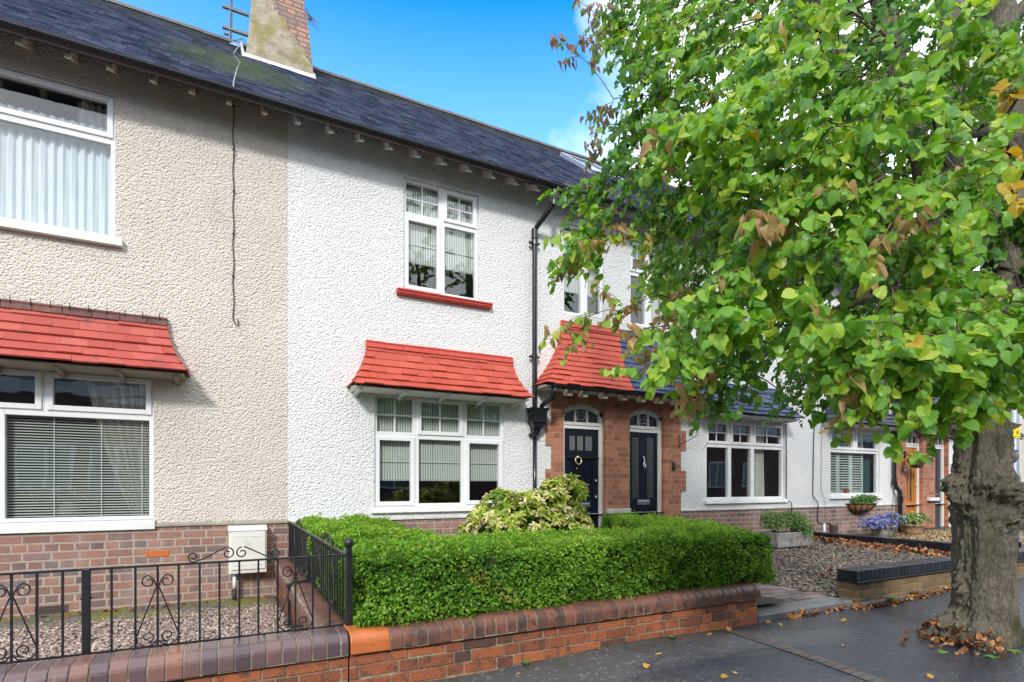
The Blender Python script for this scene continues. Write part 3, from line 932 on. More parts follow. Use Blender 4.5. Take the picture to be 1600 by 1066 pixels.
def roof(root, x0, x1):
    run, rise = RIDGE[0] - EAVE[0], RIDGE[1] - EAVE[1]
    Ln = math.hypot(run, rise); cy, cz = run / Ln, rise / Ln; ny, nz = -cz, cy
    nc = 40; g = Ln / nc; th = 0.020
    b = MB()
    for i in range(nc):
        d0, d1 = i * g - 0.015, (i + 1) * g
        w = 0.205
        off = (i % 2) * w / 2 + rnd.uniform(-0.02, 0.02)
        x = x0 - off
        while x < x1:
            a, c = max(x, x0), min(x + w - 0.003, x1)
            x += w
            if c - a < 0.02:
                continue
            e = rnd.uniform(-0.004, 0.004); h = th + rnd.uniform(-0.003, 0.004); tw = rnd.uniform(-0.003, 0.003)
            da = d0 + e
            def pt(X, d, hh):
                return (X, EAVE[0] + cy * d + ny * hh, EAVE[1] + cz * d + nz * hh)
            p = [pt(a, da, h + tw), pt(c, da, h - tw), pt(c, d1, 0.002), pt(a, d1, 0.002)]
            q = [pt(a, da, -0.001), pt(c, da, -0.001)]
            t = min(1, max(0, rnd.gauss(0.47, 0.20)))
            b.add(p + q, [(0, 1, 2, 3), (4, 5, 1, 0), (4, 0, 3), (5, 2, 1)], 0, t)
    # the plane under the slates and the far slope
    b.quad((x0, EAVE[0] + 0.03, EAVE[1] - 0.015), (x1, EAVE[0] + 0.03, EAVE[1] - 0.015), (x1, RIDGE[0], RIDGE[1] - 0.05), (x0, RIDGE[0], RIDGE[1] - 0.05))
    b.quad((x0, RIDGE[0], RIDGE[1]), (x1, RIDGE[0], RIDGE[1]), (x1, RIDGE[0] + run, EAVE[1]), (x0, RIDGE[0] + run, EAVE[1]))
    r = b.build('roof', 'roof_slate', root)
    t = MB()
    x = x0
    while x < x1 - 0.01:
        e = min(x + 0.44, x1)
        dz = rnd.uniform(-0.006, 0.008)
        prof = [(RIDGE[0] - 0.15, RIDGE[1] - 0.085 + dz), (RIDGE[0] - 0.05, RIDGE[1] + 0.035 + dz), (RIDGE[0], RIDGE[1] + 0.055 + dz), (RIDGE[0] + 0.05, RIDGE[1] + 0.035 + dz), (RIDGE[0] + 0.15, RIDGE[1] - 0.085 + dz)]
        t.prism(prof, x, e - 0.008)
        x = e
    t.build('ridge_tile', 'ridge_tile', root)
    return r


def gutter(root, x0, x1, y=6.59, z=5.372, r=0.070, name='gutter'):
    prof = []
    for i in range(11):
        a = math.pi + math.pi * i / 10
        prof.append((y + r * math.cos(a), z + r * math.sin(a)))
    inner = [(y + (r - 0.006) * math.cos(a), z + (r - 0.006) * math.sin(a)) for a in [2 * math.pi - math.pi * i / 10 for i in range(11)]]
    b = MB()
    b.prism(prof + inner, x0, x1)
    x = x0 + 0.35
    while x < x1:       # joint collars and hangers
        b.prism([(y + (r + 0.008) * math.cos(math.pi + math.pi * i / 10), z + (r + 0.008) * math.sin(math.pi + math.pi * i / 10)) for i in range(11)], x, x + 0.04)
        b.box(x + 0.012, x + 0.028, y - 0.055, y + 0.055, z + 0.002, z + 0.010)
        x += 0.9
    return b.build(name, 'black_paint', root)


def rafters(root, x0, x1, mat):
    i = -30
    while True:
        x = -1.71 + 0.3495 * i
        i += 1
        if x < x0 + 0.04:
            continue
        if x > x1 - 0.04:
            break
        b = MB()
        j = rnd.uniform(-0.012, 0.012)
        b.prism([(6.665, 5.262), (6.665, 5.36), (7.02, 5.62), (7.02, 5.46)], x + j - 0.027, x + j + 0.027)
        b.build('rafter_end', mat, root, bev=0.004)


def canopy(root, xa, xb, zt, zb, proj, ta, tb, nc, mat, ridge_mat, soffit_mat, split=None, expo=1.9, brackets=4, hip_l=True, hip_r=True, y=WALL_Y, name='canopy'):
    """flared tiled canopy over a window or a porch; xa/xb bottom corners, ta/tb top corners"""
    def h(s):
        return s ** expo
    ytop = y - 0.05
    def pt(s, side, up=0.0):
        yy = ytop - (proj - 0.05) * h(s) - up * 0.6
        zz = zt + (zb - zt) * s + up * (0.35 + 0.5 * s)
        xx = (ta + (xa - ta) * h(s)) if side < 0 else (tb + (xb - tb) * h(s))
        return xx, yy, zz
    b = MB(); th = 0.026
    for i in range(nc):
        s0, s1 = i / nc, (i + 1) / nc + (0.02 if i < nc - 1 else 0)
        l0, l1, r0, r1 = pt(s0, -1, 0.002), pt(s1, -1, th), pt(s0, 1, 0.002), pt(s1, 1, th)
        w = 0.21
        n = max(1, int(round((r1[0] - l1[0]) / w)))
        cuts = [0.0] + [(k + (0.5 if i % 2 else 0.0) + rnd.uniform(-.04, .04)) / n for k in range(0 if i % 2 else 1, n)] + [1.0]
        cuts = sorted(c for c in cuts if 0 <= c <= 1)
        for a, c in zip(cuts[:-1], cuts[1:]):
            if c - a < 0.01:
                continue
            q = lambda p, r, f: tuple(p[k] + (r[k] - p[k]) * f for k in range(3))
            e = rnd.uniform(-0.007, 0.007); f = 0.0006 / max(0.2, r1[0] - l1[0])
            A, B, C, D = q(l0, r0, a + f), q(l0, r0, c - f), q(l1, r1, c - f), q(l1, r1, a + f)
            C = (C[0], C[1] - e, C[2] + e); D = (D[0], D[1] - e, D[2] + e)
            dn = lambda p: (p[0], p[1] + th * 0.5, p[2] - th * 0.5)
            mi = 1 if (split is not None and (A[0] + C[0]) / 2 > split) else 0
            b.hexa([dn(A), dn(B), dn(C), dn(D)], [A, B, C, D], mi, rnd.random())
        for side, do in ((-1, hip_l), (1, hip_r)):
            if do:      # little hipped ends
                c0, c1 = (l0, l1) if side < 0 else (r0, r1)
                mi = 1 if (split is not None and side > 0) else 0
                A = (c0[0], y, c0[2]); B = c0; C = c1; D = (c1[0] - side * 0.0, y, c1[2])
                k = 0.012 * side
                b.hexa([A, B, C, D], [(A[0] + k, A[1], A[2] + .004), (B[0] + k * .6, B[1], B[2] + .004), (C[0] + k, C[1], C[2] + .004), (D[0] + k, D[1], D[2] + .004)], mi, rnd.random())
            else:
                c0, c1 = (l0, l1) if side < 0 else (r0, r1)
                b.add([(c0[0], y, c0[2]), c0, c1, (c1[0], y, c1[2])], [(0, 1, 2, 3)], 1 if (split is not None and side > 0) else 0, 0.4)
    o = b.build(name, mat, root)
    # ridge tiles along the wall
    rb = MB()
    x = ta - 0.02
    while x < tb + 0.02 - 0.01:
        e = min(x + 0.235, tb + 0.02)
        mi = 1 if (split is not None and (x + e) / 2 > split) else 0
        dz = rnd.uniform(-.003, .003)
        rb.prism([(y, zt - 0.065), (y, zt + 0.035), (y - 0.045, zt + 0.030 + dz), (y - 0.075, zt + 0.012 + dz), (y - 0.068, zt - 0.008), (y - 0.085, zt - 0.062), (y - 0.06, zt - 0.066)], x, e - 0.004, mi=mi)
        x = e
    rb.build('ridge', ridge_mat, o, bev=0.004)
    s = MB()
    s.prism([(y, zb - 0.03), (y, zb + 0.05), (y - proj + 0.06, zb - 0.006), (y - proj + 0.06, zb - 0.022)], xa + 0.035, xb - 0.035)
    s.build('soffit', soffit_mat, o)
    for i in range(brackets):
        x = xa + 0.10 + (xb - xa - 0.20) * i / max(1, brackets - 1)
        bb = MB()
        pr = [(y, zb - 0.034), (y - proj + 0.09, zb - 0.026), (y - proj + 0.10, zb - 0.05)]
        for k in range(7):
            a = math.pi / 2 * k / 6
            pr.append((y - (proj - 0.16) * (1 - math.sin(a)), zb - 0.05 - 0.045 * (1 - math.cos(a))))
        bb.prism(pr, x - 0.022, x + 0.022)
        bb.build('bracket', soffit_mat, o)
    return o


def sill(root, x0, x1, z0, z1, mat, y0=WALL_Y - 0.07):
    b = MB()
    b.prism([(y0, z0), (WALL_Y + 0.04, z0), (WALL_Y + 0.04, z1 + 0.004), (y0 + 0.01, z1 - 0.008)], x0, x1)
    return b.build('sill', mat, root, bev=0.005)


def clip_pipe(b, x, y, z, r):
    b.tube([(x, y, z - 0.03), (x, y, z + 0.03)], r + 0.012, 14)
    b.box(x - r - 0.045, x + r + 0.045, y + 0.01, y + 0.03, z - 0.014, z + 0.014)
    for s in (-1, 1):
        b.lathe([(0.001, 0.014), (0.014, 0.01), (0.014, -0.01), (0.001, -0.014)], (x + s * (r + 0.035), y - 0.005, z), 8)

# ------------------------------------------------------------------ the terrace


def doorway(root, x0, x1, spring, crown, zsill, ydoor, number=None, brick='porch_brick', y=WALL_Y - 0.015):
    """arched white frame with a fanlight in a brick opening; returns the frame"""
    f = MB()
    jw = 0.062
    f.box(x0, x0 + jw, ydoor - 0.05, ydoor + 0.06, zsill, spring); f.box(x1 - jw, x1, ydoor - 0.05, ydoor + 0.06, zsill, spring)
    zt = 2.035
    f.box(x0 + jw, x1 - jw, ydoor - 0.048, ydoor + 0.055, zt, zt + 0.085)
    f.box(x0 + jw, x1 - jw, ydoor - 0.065, ydoor - 0.048, zt + 0.055, zt + 0.10)
    xc, hw = (x0 + x1) / 2, (x1 - x0) / 2
    hh = crown - spring
    Rr = (hw * hw + hh * hh) / (2 * hh)
    def arc(x, r, dz=0.0):
        return spring - (Rr - hh) + math.sqrt(max(0, r * r - (x - xc) ** 2)) + dz
    n = 16
    for i in range(n):
        a, c = x0 + (x1 - x0) * i / n, x0 + (x1 - x0) * (i + 1) / n
        za, zc = arc(a, Rr), arc(c, Rr)
        f.hexa([(a, ydoor - 0.05, za - 0.085), (c, ydoor - 0.05, zc - 0.085), (c, ydoor + 0.06, zc - 0.085), (a, ydoor + 0.06, za - 0.085)],
               [(a, ydoor - 0.05, za), (c, ydoor - 0.05, zc), (c, ydoor + 0.06, zc), (a, ydoor + 0.06, za)])
    for q in (0.33, 0.67):
        x = x0 + jw + (x1 - x0 - 2 * jw) * q
        f.box(x - 0.016, x + 0.016, ydoor - 0.03, ydoor + 0.03, zt + 0.085, arc(x, Rr) - 0.07)
    fr = f.build('door_frame', 'white_paint', root)
    g = MB()
    g.box(x0 + jw, x1 - jw, ydoor + 0.0, ydoor + 0.006, zt + 0.08, spring + hh * 0.5)
    g.build('fanlight', 'fanlight_glass', fr)
    if number:
        text_mesh('house_number', number, 0.20, (xc + 0.0, ydoor - 0.003, zt + 0.20), 'cable_grey', fr)
    return fr


def arch_infill(b, x0, x1, spring, crown, y, depth, ztop):
    xc, hw, hh = (x0 + x1) / 2, (x1 - x0) / 2, crown - spring
    Rr = (hw * hw + hh * hh) / (2 * hh)
    n = 16
    for i in range(n):
        a, c = x0 + (x1 - x0) * i / n, x0 + (x1 - x0) * (i + 1) / n
        za = spring - (Rr - hh) + math.sqrt(max(0, Rr * Rr - (a - xc) ** 2)); zc = spring - (Rr - hh) + math.sqrt(max(0, Rr * Rr - (c - xc) ** 2))
        b.quad((a, y, za), (c, y, zc), (c, y, ztop), (a, y, ztop))
        b.quad((a, y, za), (a, y + depth, za), (c, y + depth, zc), (c, y, zc))


def porch_wall(root, x0, x1, door, teeth_x, zlow, y=WALL_Y - 0.015, spring=2.30, crown=2.42, ztop=2.66, brick='porch_brick', depth=0.16):
    b = MB()
    dx0, dx1 = door
    for a, c in ((x0, dx0), (dx1, x1)):
        if c - a > 0.005:
            b.box(a, c, y, WALL_Y + depth, zlow, ztop)
    arch_infill(b, dx0, dx1, spring, crown, y, depth, ztop)
    for ta, tb in teeth_x:
        for za, zb in ((1.75, 2.09), (1.07, 1.41)):
            b.box(ta, tb, y, y + 0.03, za, zb)
    return b.build('porch_wall', brick, root)


def house(x0, x1, label, render, holes, raf):
    r = thing('terraced_house', (x0, WALL_Y, 0.0), label, 'house', 'houses of the terrace')
    wall_with_holes(r, 'wall', x0, x1, 0.725, 5.66, holes, render)
    roof(r, x0, x1)
    gutter(r, x0, x1)
    rafters(r, x0, x1, raf)
    return r


def plinth(root, x0, x1, gaps=(), zlow=-0.3, ztop=0.725, mat='plinth_brick', cap='stone_band'):
    b = MB(); c = MB()
    x = x0
    for a, d in list(gaps) + [(x1, x1)]:
        if a > x:
            b.box(x, a, WALL_Y - 0.012, WALL_Y + 0.1, zlow, ztop)
            c.prism([(WALL_Y - 0.032, ztop), (WALL_Y + 0.01, ztop), (WALL_Y + 0.01, ztop + 0.045), (WALL_Y - 0.012, ztop + 0.040), (WALL_Y - 0.032, ztop + 0.02)], x, a)
        x = d
    p = b.build('plinth', mat, root)
    if cap:
        c.build('plinth_cap', cap, p)
    return p


# ---- cream house
H = [(-3.2, -0.686, 0.80, 2.32), (-3.2, -1.023, 3.73, 5.22)]
h21 = house(-6.5, 0.65, 'cream roughcast house with dusty red window canopy, net curtains and venetian blind', 'render_cream', H, 'cream_paint')
plinth(h21, -6.5, 0.65, cap='bare_mortar')
w = window(h21, -3.2, -0.686, 0.80, 2.32, [(-3.2, -2.3, 1.90, 2.32, True, 1, 1), (-2.3, -1.606, 1.90, 2.32, True, 1, 1), (-1.606, -0.686, 1.90, 2.32, True, 1, 1), (-3.2, -1.95, 0.80, 1.90, False, 1, 1), (-1.95, -0.686, 0.80, 1.90, False, 1, 1)])
b = MB()
for i in range(38):
    z = 0.85 + i * 0.0275
    b.hexa([(-3.15, 7.108, z), (-0.735, 7.108, z), (-0.735, 7.128, z + 0.011), (-3.15, 7.128, z + 0.011)], [(-3.15, 7.108, z + .0012), (-0.735, 7.108, z + .0012), (-0.735, 7.128, z + .0122), (-3.15, 7.128, z + .0122)])
o = b.build('venetian_blind', 'slat_metal', w)
for x in (-2.75, -2.05, -1.545, -1.155, -0.80):
    b = MB(); b.box(x - 0.003, x + 0.003, 7.100, 7.104, 0.84, 1.90); b.build('blind_cord', 'upvc', w)
wavy(w, 'curtain', -1.30, -0.70, 7.20, 0.55, 2.33, 7, 0.03, 'curtain', gather=-0.80)
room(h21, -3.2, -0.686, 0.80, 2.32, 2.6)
b = MB(); b.box(-3.25, -0.67, 6.955, 7.04, 0.70, 0.80); b.build('sill', 'white_paint', h21, bev=0.006)
w = window(h21, -3.2, -1.023, 3.73, 5.22, [(-3.2, -2.1, 4.76, 5.22, True, 1, 1), (-2.1, -1.023, 4.76, 5.22, True, 1, 1), (-3.2, -2.1, 3.73, 4.76, False, 1, 1), (-2.1, -1.023, 3.73, 4.76, False, 1, 1)])
wavy(w, 'net_curtain', -3.18, -1.05, 7.15, 3.62, 4.93, 26, 0.016, 'net_curtain', n=300)
wavy(w, 'curtain', -1.38, -1.03, 7.24, 3.6, 5.2, 5, 0.025, 'curtain')
room(h21, -3.2, -1.023, 3.73, 5.22, 2.6)
sill(h21, -3.3, -0.955, 3.645, 3.73, 'white_paint')
canopy(h21, -3.52, -0.36, 2.93, 2.335, 0.42, -3.30, -0.575, 6, 'tile_red_old', 'ridge_brown', 'bare_mortar', brackets=7)
# pins along the old canopy ridge
for i in range(14):
    x = -2.6 + i * 0.152
    b = MB(); b.tube([(x, 6.94, 2.87), (x, 6.915, 2.985)], 0.004, 5); b.build('nail', 'black_iron', h21)
b = MB()
pts = [(0.075, 6.985, 5.45 - 0.06 * i) for i in range(41)]
pts = [(x + 0.006 * math.sin(i * 0.9), y, z) for i, (x, y, z) in enumerate(pts)]
pts += [(0.095, 6.983, 2.99), (0.11, 6.98, 2.975), (0.125, 6.982, 2.99), (0.125, 6.984, 3.03), (0.112, 6.984, 3.05)]
b.tube(pts, 0.0055, 6)
for i in range(0, 40, 8):
    b.box(pts[i][0] - 0.012, pts[i][0] + 0.012, 6.972, 6.994, pts[i][2] - 0.006, pts[i][2] + 0.006)
b.build('cable', 'cable_black', h21)
# gas meter box
b = MB(); b.box(0.026, 0.409, 6.80, 6.985, 0.19, 0.68)
mb_ = b.build('meter_box', 'meter_plastic', h21, bev=0.008)
b = MB(); b.box(0.052, 0.392, 6.785, 6.799, 0.235, 0.655)
b.box(0.075, 0.205, 6.780, 6.785, 0.600, 0.606); b.box(0.24, 0.37, 6.780, 6.785, 0.600, 0.606)
b.box(0.075, 0.205, 6.780, 6.785, 0.285, 0.291); b.box(0.24, 0.37, 6.780, 6.785, 0.285, 0.291)
b.prism([(6.785, 0.67), (6.80, 0.695), (6.98, 0.715), (6.98, 0.683), (6.785, 0.66)], 0.02, 0.415)
b.build('meter_door', 'meter_plastic', mb_, bev=0.004)
b = MB(); b.tube([(0.085, 6.88, 0.19), (0.085, 6.88, 0.0)], 0.019, 12); b.build('supply_pipe', 'upvc', mb_, smooth=True)
b = MB(); b.tube([(0.085, 6.88, 0.02), (0.085, 6.88, -0.16)], 0.023, 12); b.build('pipe_sleeve', 'cable_black', mb_, smooth=True)
# air brick
b = MB()
b.box(-1.67, -1.41, 6.979, 6.99, -0.115, -0.03)
for i in range(10):
    for j in range(3):
        b.box(-1.655 + i * 0.0235, -1.641 + i * 0.0235, 6.9775, 6.9795, -0.105 + j * 0.024 + (0.003 if i % 2 else 0), -0.090 + j * 0.024, 1)
b.build('air_brick', ['terracotta_vent', 'cable_black'], h21)
b = MB(); b.box(-0.76, -0.545, 6.981, 6.99, 0.405, 0.47); b.build('replaced_brick', 'orange_block', h21, bev=0.003)

# ---- white house with the red canopies
H = [(1.667, 3.503, 0.885, 2.335), (2.045, 3.107, 3.715, 5.17), (4.49, 5.25, 3.755, 5.12), (4.277, 5.5, 0.725, 2.62)]
h23 = house(0.65, 5.5, 'white roughcast house with bright red canopies, striped blinds and the navy door numbered 23', 'render_white', H, 'white_paint')
plinth(h23, 0.65, 4.277)
m1, m2, tr = 2.219, 2.906, 1.815
w = window(h23, 1.667, 3.503, 0.885, 2.335, [(1.667, m1, tr, 2.335, False, 2, 2), (m1, m2, tr, 2.335, True, 2, 2), (m2, 3.503, tr, 2.335, False, 2, 2),
                                             (1.667, m1, 0.885, tr, True, 1, 1), (m1, m2, 0.885, tr, False, 1, 1), (m2, 3.503, 0.885, tr, True, 1, 1)])
blind(w, 1.675, 2.48, 1.225, 2.33, 1.475)
blind(w, 2.492, 3.495, 1.225, 2.33, 1.475)
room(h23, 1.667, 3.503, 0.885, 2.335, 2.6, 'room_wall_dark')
b = MB(); b.prism([(6.95, 0.815), (7.04, 0.815), (7.04, 0.885), (6.962, 0.882)], 1.62, 3.55); b.build('sill', 'white_paint', h23, bev=0.006)
m1, tr = 2.58, 4.70
w = window(h23, 2.045, 3.107, 3.715, 5.17, [(2.045, m1, tr, 5.17, False, 2, 2), (m1, 3.107, tr, 5.17, True, 2, 2), (2.045, m1, 3.715, tr, True, 1, 1), (m1, 3.107, 3.715, tr, False, 1, 1)])
blind(w, 2.055, 3.097, 4.115, 5.165, 4.36)
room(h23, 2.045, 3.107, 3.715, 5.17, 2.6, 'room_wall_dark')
b = MB()
for i in range(6):
    xa = 1.946 + i * 0.2228
    b.prism([(6.915, 3.635), (7.0, 3.615), (7.03, 3.615), (7.03, 3.715), (6.925, 3.69), (6.90, 3.685), (6.90, 3.665), (6.915, 3.66)], xa, xa + 0.2205)
b.build('sill', 'red_paint', h23, bev=0.006)
m1, tr = 4.87, 4.60
w = window(h23, 4.49, 5.25, 3.755, 5.12, [(4.49, m1, tr, 5.12, False, 2, 2), (m1, 5.25, tr, 5.12, True, 2, 2), (4.49, m1, 3.755, tr, False, 1, 1), (m1, 5.25, 3.755, tr, True, 1, 1)])
blind(w, 4.50, 5.24, 4.12, 5.11, 4.37)
room(h23, 4.49, 5.25, 3.755, 5.12, 2.0, 'room_wall_dark')
canopy(h23, 1.33, 3.74, 2.955, 2.355, 0.42, 1.575, 3.595, 6, 'tile_red', 'red_paint', 'white_paint', brackets=5)
# porch side of this house
porch_wall(h23, 4.277, 5.5, (4.49, 5.26), [(4.178, 4.277)], 0.0)
canopy(h23, 3.95, 5.50, 3.60, 2.58, 0.43, 4.46, 5.50, 12, 'tile_red', 'red_paint', 'white_paint', brackets=0, hip_r=False)
gutter(h23, 3.97, 5.50, 6.535, 2.56, 0.045, 'porch_gutter')
for x in (4.36, 4.62, 4.98, 5.34):
    b = MB(); b.prism([(6.60, 2.445), (6.72, 2.455), (6.76, 2.55), (6.60, 2.55)], x - 0.042, x + 0.042); b.build('bracket', 'cream_paint', h23, bev=0.005)
fr = doorway(h23, 4.49, 5.26, 2.30, 2.42, 0.15, 7.11, '23')
b = MB()
b.box(4.552, 5.198, 7.10, 7.14, 0.17, 2.035)
d23 = b.build('door', 'navy_door', h23, bev=0.004)
b = MB()
for i in range(3):      # stiles and rails of the panelled leaf
    pass
b.box(4.552, 4.66, 7.085, 7.10, 0.17, 2.035); b.box(5.09, 5.198, 7.085, 7.10, 0.17, 2.035)
b.box(4.66, 5.09, 7.085, 7.10, 1.93, 2.035); b.box(4.66, 5.09, 7.085, 7.10, 1.60, 1.70); b.box(4.66, 5.09, 7.085, 7.10, 0.80, 0.93); b.box(4.66, 5.09, 7.085, 7.10, 0.17, 0.36)
for x in (4.785, 4.935):
    b.box(x - 0.016, x + 0.016, 7.085, 7.10, 1.70, 1.93)
b.box(4.855, 4.865, 7.092, 7.10, 0.93, 1.60); b.box(4.76, 4.766, 7.094, 7.10, 0.93, 1.60); b.box(4.955, 4.961, 7.094, 7.10, 0.93, 1.60)
b.box(4.53, 5.22, 7.062, 7.085, 1.575, 1.60)
b.build('door_rails', 'navy_panel', d23, bev=0.004)
b = MB()
for xa, xb in ((4.665, 4.765), (4.805, 4.915), (4.955, 5.085)):
    b.box(xa, xb, 7.094, 7.0985, 1.705, 1.925)
b.build('door_pane', 'reeded_glass', d23)
b = MB()
b.lathe([(0.001, -0.02), (0.03, -0.015), (0.034, 0.0), (0.02, 0.018), (0.001, 0.024)], (4.80, 7.075, 1.60), 14)
b.tube([(4.80 + 0.055 * math.sin(a), 7.062 - 0.008 * (1 - math.cos(a)), 1.545 + 0.058 * math.cos(a)) for a in [i * 2 * math.pi / 20 for i in range(21)]], 0.010, 8, caps=False)
b.build('knocker', 'brass', d23, smooth=True)
b = MB(); b.lathe([(0.001, -0.012), (0.013, -0.010), (0.013, 0.010), (0.001, 0.012)], (4.80, 7.09, 1.425), 10); b.build('spyhole', 'chrome', d23, smooth=True)
for z in (1.235, 0.985):
    b = MB(); b.lathe([(0.001, -0.022), (0.018, -0.018), (0.023, 0.0), (0.018, 0.018), (0.001, 0.022)], (5.145, 7.075, z), 12); b.build('latch', 'chrome', d23, smooth=True)
b = MB(); b.box(4.84, 5.03, 7.072, 7.085, 0.83, 0.895); b.box(4.86, 5.01, 7.066, 7.073, 0.845, 0.88); b.build('letter_plate', 'chrome', d23, bev=0.003)
b = MB(); b.box(5.27, 5.73, 6.93, 6.984, 0.72, 0.80); b.build('pier_base', 'stone_band', h23, bev=0.01)
b = MB(); b.box(4.40, 5.35, 6.80, 7.16, 0.0, 0.165); b.build('doorstep', 'kerb_stone', h23, bev=0.01)
b = MB(); b.quad((4.49, 7.6, 0), (5.26, 7.6, 0), (5.26, 7.6, 2.5), (4.49, 7.6, 2.5)); b.build('hall', 'room_wall_dark', h23)
# downpipe, hopper, swan neck
b = MB()
b.tube([(4.08, 6.595, 5.30), (4.08, 6.60, 5.13)], 0.043, 16)
b.tube([(4.08, 6.60, 5.20), (4.08, 6.60, 5.12), (4.06, 6.64, 5.07), (3.98, 6.88, 4.90), (3.955, 6.925, 4.84), (3.955, 6.925, 4.78)], 0.035, 16)
b.tube([(4.08, 6.60, 5.16), (4.08, 6.60, 5.09)], 0.047, 16)
b.tube([(3.955, 6.925, 4.86), (3.955, 6.925, 4.72)], 0.047, 16)
b.tube([(3.955, 6.925, 4.84), (3.955, 6.925, 2.22)], 0.036, 16)
dp = b.build('downpipe', 'black_paint', h23, smooth=True)
md = dp.modifiers.new('edge', 'EDGE_SPLIT'); md.split_angle = R_(40)
for z in (4.66, 3.02, 1.90):
    b = MB(); clip_pipe(b, 3.955, 6.925 if z > 2 else 6.94, z, 0.036 if z > 2 else 0.030); b.build('pipe_clip', 'black_paint', dp)
b = MB()
def frustum(b, x, y, z0, z1, a0, d0, a1, d1):
    b.hexa([(x - a0, y - d0, z0), (x + a0, y - d0, z0), (x + a0, y + d0, z0), (x - a0, y + d0, z0)], [(x - a1, y - d1, z1), (x + a1, y - d1, z1), (x + a1, y + d1, z1), (x - a1, y + d1, z1)])
frustum(b, 3.99, 6.90, 2.245, 2.275, 0.135, 0.095, 0.145, 0.098)
frustum(b, 3.99, 6.90, 2.10, 2.245, 0.110, 0.085, 0.120, 0.09)
frustum(b, 3.99, 6.90, 2.07, 2.10, 0.130, 0.09, 0.118, 0.088)
frustum(b, 3.98, 6.91, 1.98, 2.07, 0.065, 0.06, 0.105, 0.08)
frustum(b, 3.97, 6.93, 1.90, 1.98, 0.040, 0.045, 0.065, 0.06)
b.lathe([(0.001, 0.022), (0.022, 0.015), (0.022, -0.015), (0.001, -0.022)], (3.855, 6.86, 2.165), 10)
b.build('hopper', 'black_paint', dp, bev=0.006)
b = MB(); b.tube([(3.965, 6.94, 1.98), (3.965, 6.94, 0.1)], 0.030, 16); b.build('lower_pipe', 'black_paint', dp, smooth=True)
b = MB(); b.tube([(4.05, 6.535, 2.54), (4.05, 6.535, 2.44), (4.04, 6.57, 2.38), (4.025, 6.76, 2.34), (4.02, 6.83, 2.30), (4.02, 6.85, 2.22)], 0.034, 14)
b.tube([(4.05, 6.535, 2.50), (4.05, 6.535, 2.45)], 0.043, 14)
b.build('porch_outlet', 'black_paint', dp, smooth=True)
# chimney on the party wall
b = MB()
def ring(xa, xb, ya, yb, z):
    return [(xa, ya, z), (xb, ya, z), (xb, yb, z), (xa, yb, z)]
rr_ = [ring(0.235, 1.335, 9.77, 10.98, 7.7), ring(0.32, 1.285, 9.80, 10.95, 8.40), ring(0.375, 1.215, 9.86, 10.89, 9.13)]
b.add(rr_[0] + rr_[1] + rr_[2], [(k + q, (k + 1) % 4 + q, (k + 1) % 4 + 4 + q, k + 4 + q) for q in (0, 4) for k in range(4)] + [(8, 9, 10, 11)])
b.hexa(ring(0.40, 1.19, 9.89, 10.86, 9.131), ring(0.42, 1.17, 9.91, 10.84, 9.75))
ch = b.build('chimney', 'chimney_skin', h23, bev=0.012)
b = MB()
zf = lambda y: EAVE[1] + (y - EAVE[0]) * (RIDGE[1] - EAVE[1]) / (RIDGE[0] - EAVE[0])
b.hexa([(0.22, 9.70, zf(9.70)), (1.35, 9.70, zf(9.70)), (1.35, 9.80, zf(9.8) + .005), (0.22, 9.80, zf(9.8) + .005)], [(0.24, 9.735, zf(9.70) + .055), (1.33, 9.735, zf(9.70) + .055), (1.33, 9.79, zf(9.8) + .06), (0.24, 9.79, zf(9.8) + .06)])
for x in (0.22, 1.30):
    b.hexa([(x, 9.80, zf(9.8)), (x + .05, 9.80, zf(9.8)), (x + .05, 10.9, zf(10.9)), (x, 10.9, zf(10.9))], [(x + .01, 9.80, zf(9.8) + .08), (x + .04, 9.80, zf(9.8) + .08), (x + .04, 10.9, zf(10.9) + .08), (x + .01, 10.9, zf(10.9) + .08)])
b.build('flashing', 'stone_band', ch, bev=0.008)
for y in (10.13, 10.6):
    b = MB(); b.lathe([(0.15, 9.74), (0.16, 9.80), (0.13, 9.85), (0.115, 10.2), (0.14, 10.25), (0.14, 10.30), (0.10, 10.30), (0.09, 9.8)], (0.80, y, 0), 20); b.build('chimney_pot', 'pot_red', ch, smooth=True)
b = MB()
b.tube([(0.075, 10.25, 8.50), (0.095, 10.25, 9.7)], 0.016, 8)
b.tube([(0.055, 10.22, 8.55), (0.075, 10.22, 9.7)], 0.009, 6)
for z in (8.68, 9.02):
    b.hexa([(-0.05, 10.22, z), (0.34, 10.22, z), (0.34, 10.27, z), (-0.05, 10.27, z)], [(-0.05, 10.22, z + .04), (0.34, 10.22, z + .04), (0.34, 10.27, z + .04), (-0.05, 10.27, z + .04)])
b.tube([(0.03, 10.25, 8.60), (-0.02, 10.2, 8.56)], 0.02, 6); b.tube([(0.10, 10.25, 8.53), (0.25, 10.2, 8.58), (0.29, 10.2, 8.54)], 0.008, 5)
b.build('aerial_mast', 'aerial_metal', h23)
b = MB(); b.tube([(0.20, 10.2, 8.46), (0.10, 9.6, 7.86), (0.18, 8.9, 7.28), (0.13, 8.2, 6.70), (0.08, 7.2, 5.87), (0.07, 6.65, 5.43)], 0.007, 6); b.build('aerial_cable', 'cable_grey', h23)
b = MB(); b.hexa([(0.06, 10.55, zf(10.55) + .03), (0.26, 10.5, zf(10.5) + .03), (0.26, 10.85, zf(10.85) + .03), (0.10, 10.85, zf(10.85) + .03)], [(0.06, 10.55, zf(10.55) + .06), (0.26, 10.5, zf(10.5) + .05), (0.26, 10.85, zf(10.85) + .06), (0.10, 10.85, zf(10.85) + .05)]); b.build('blue_sheet', 'blue_plastic', h23, bev=0.006)
b = MB()
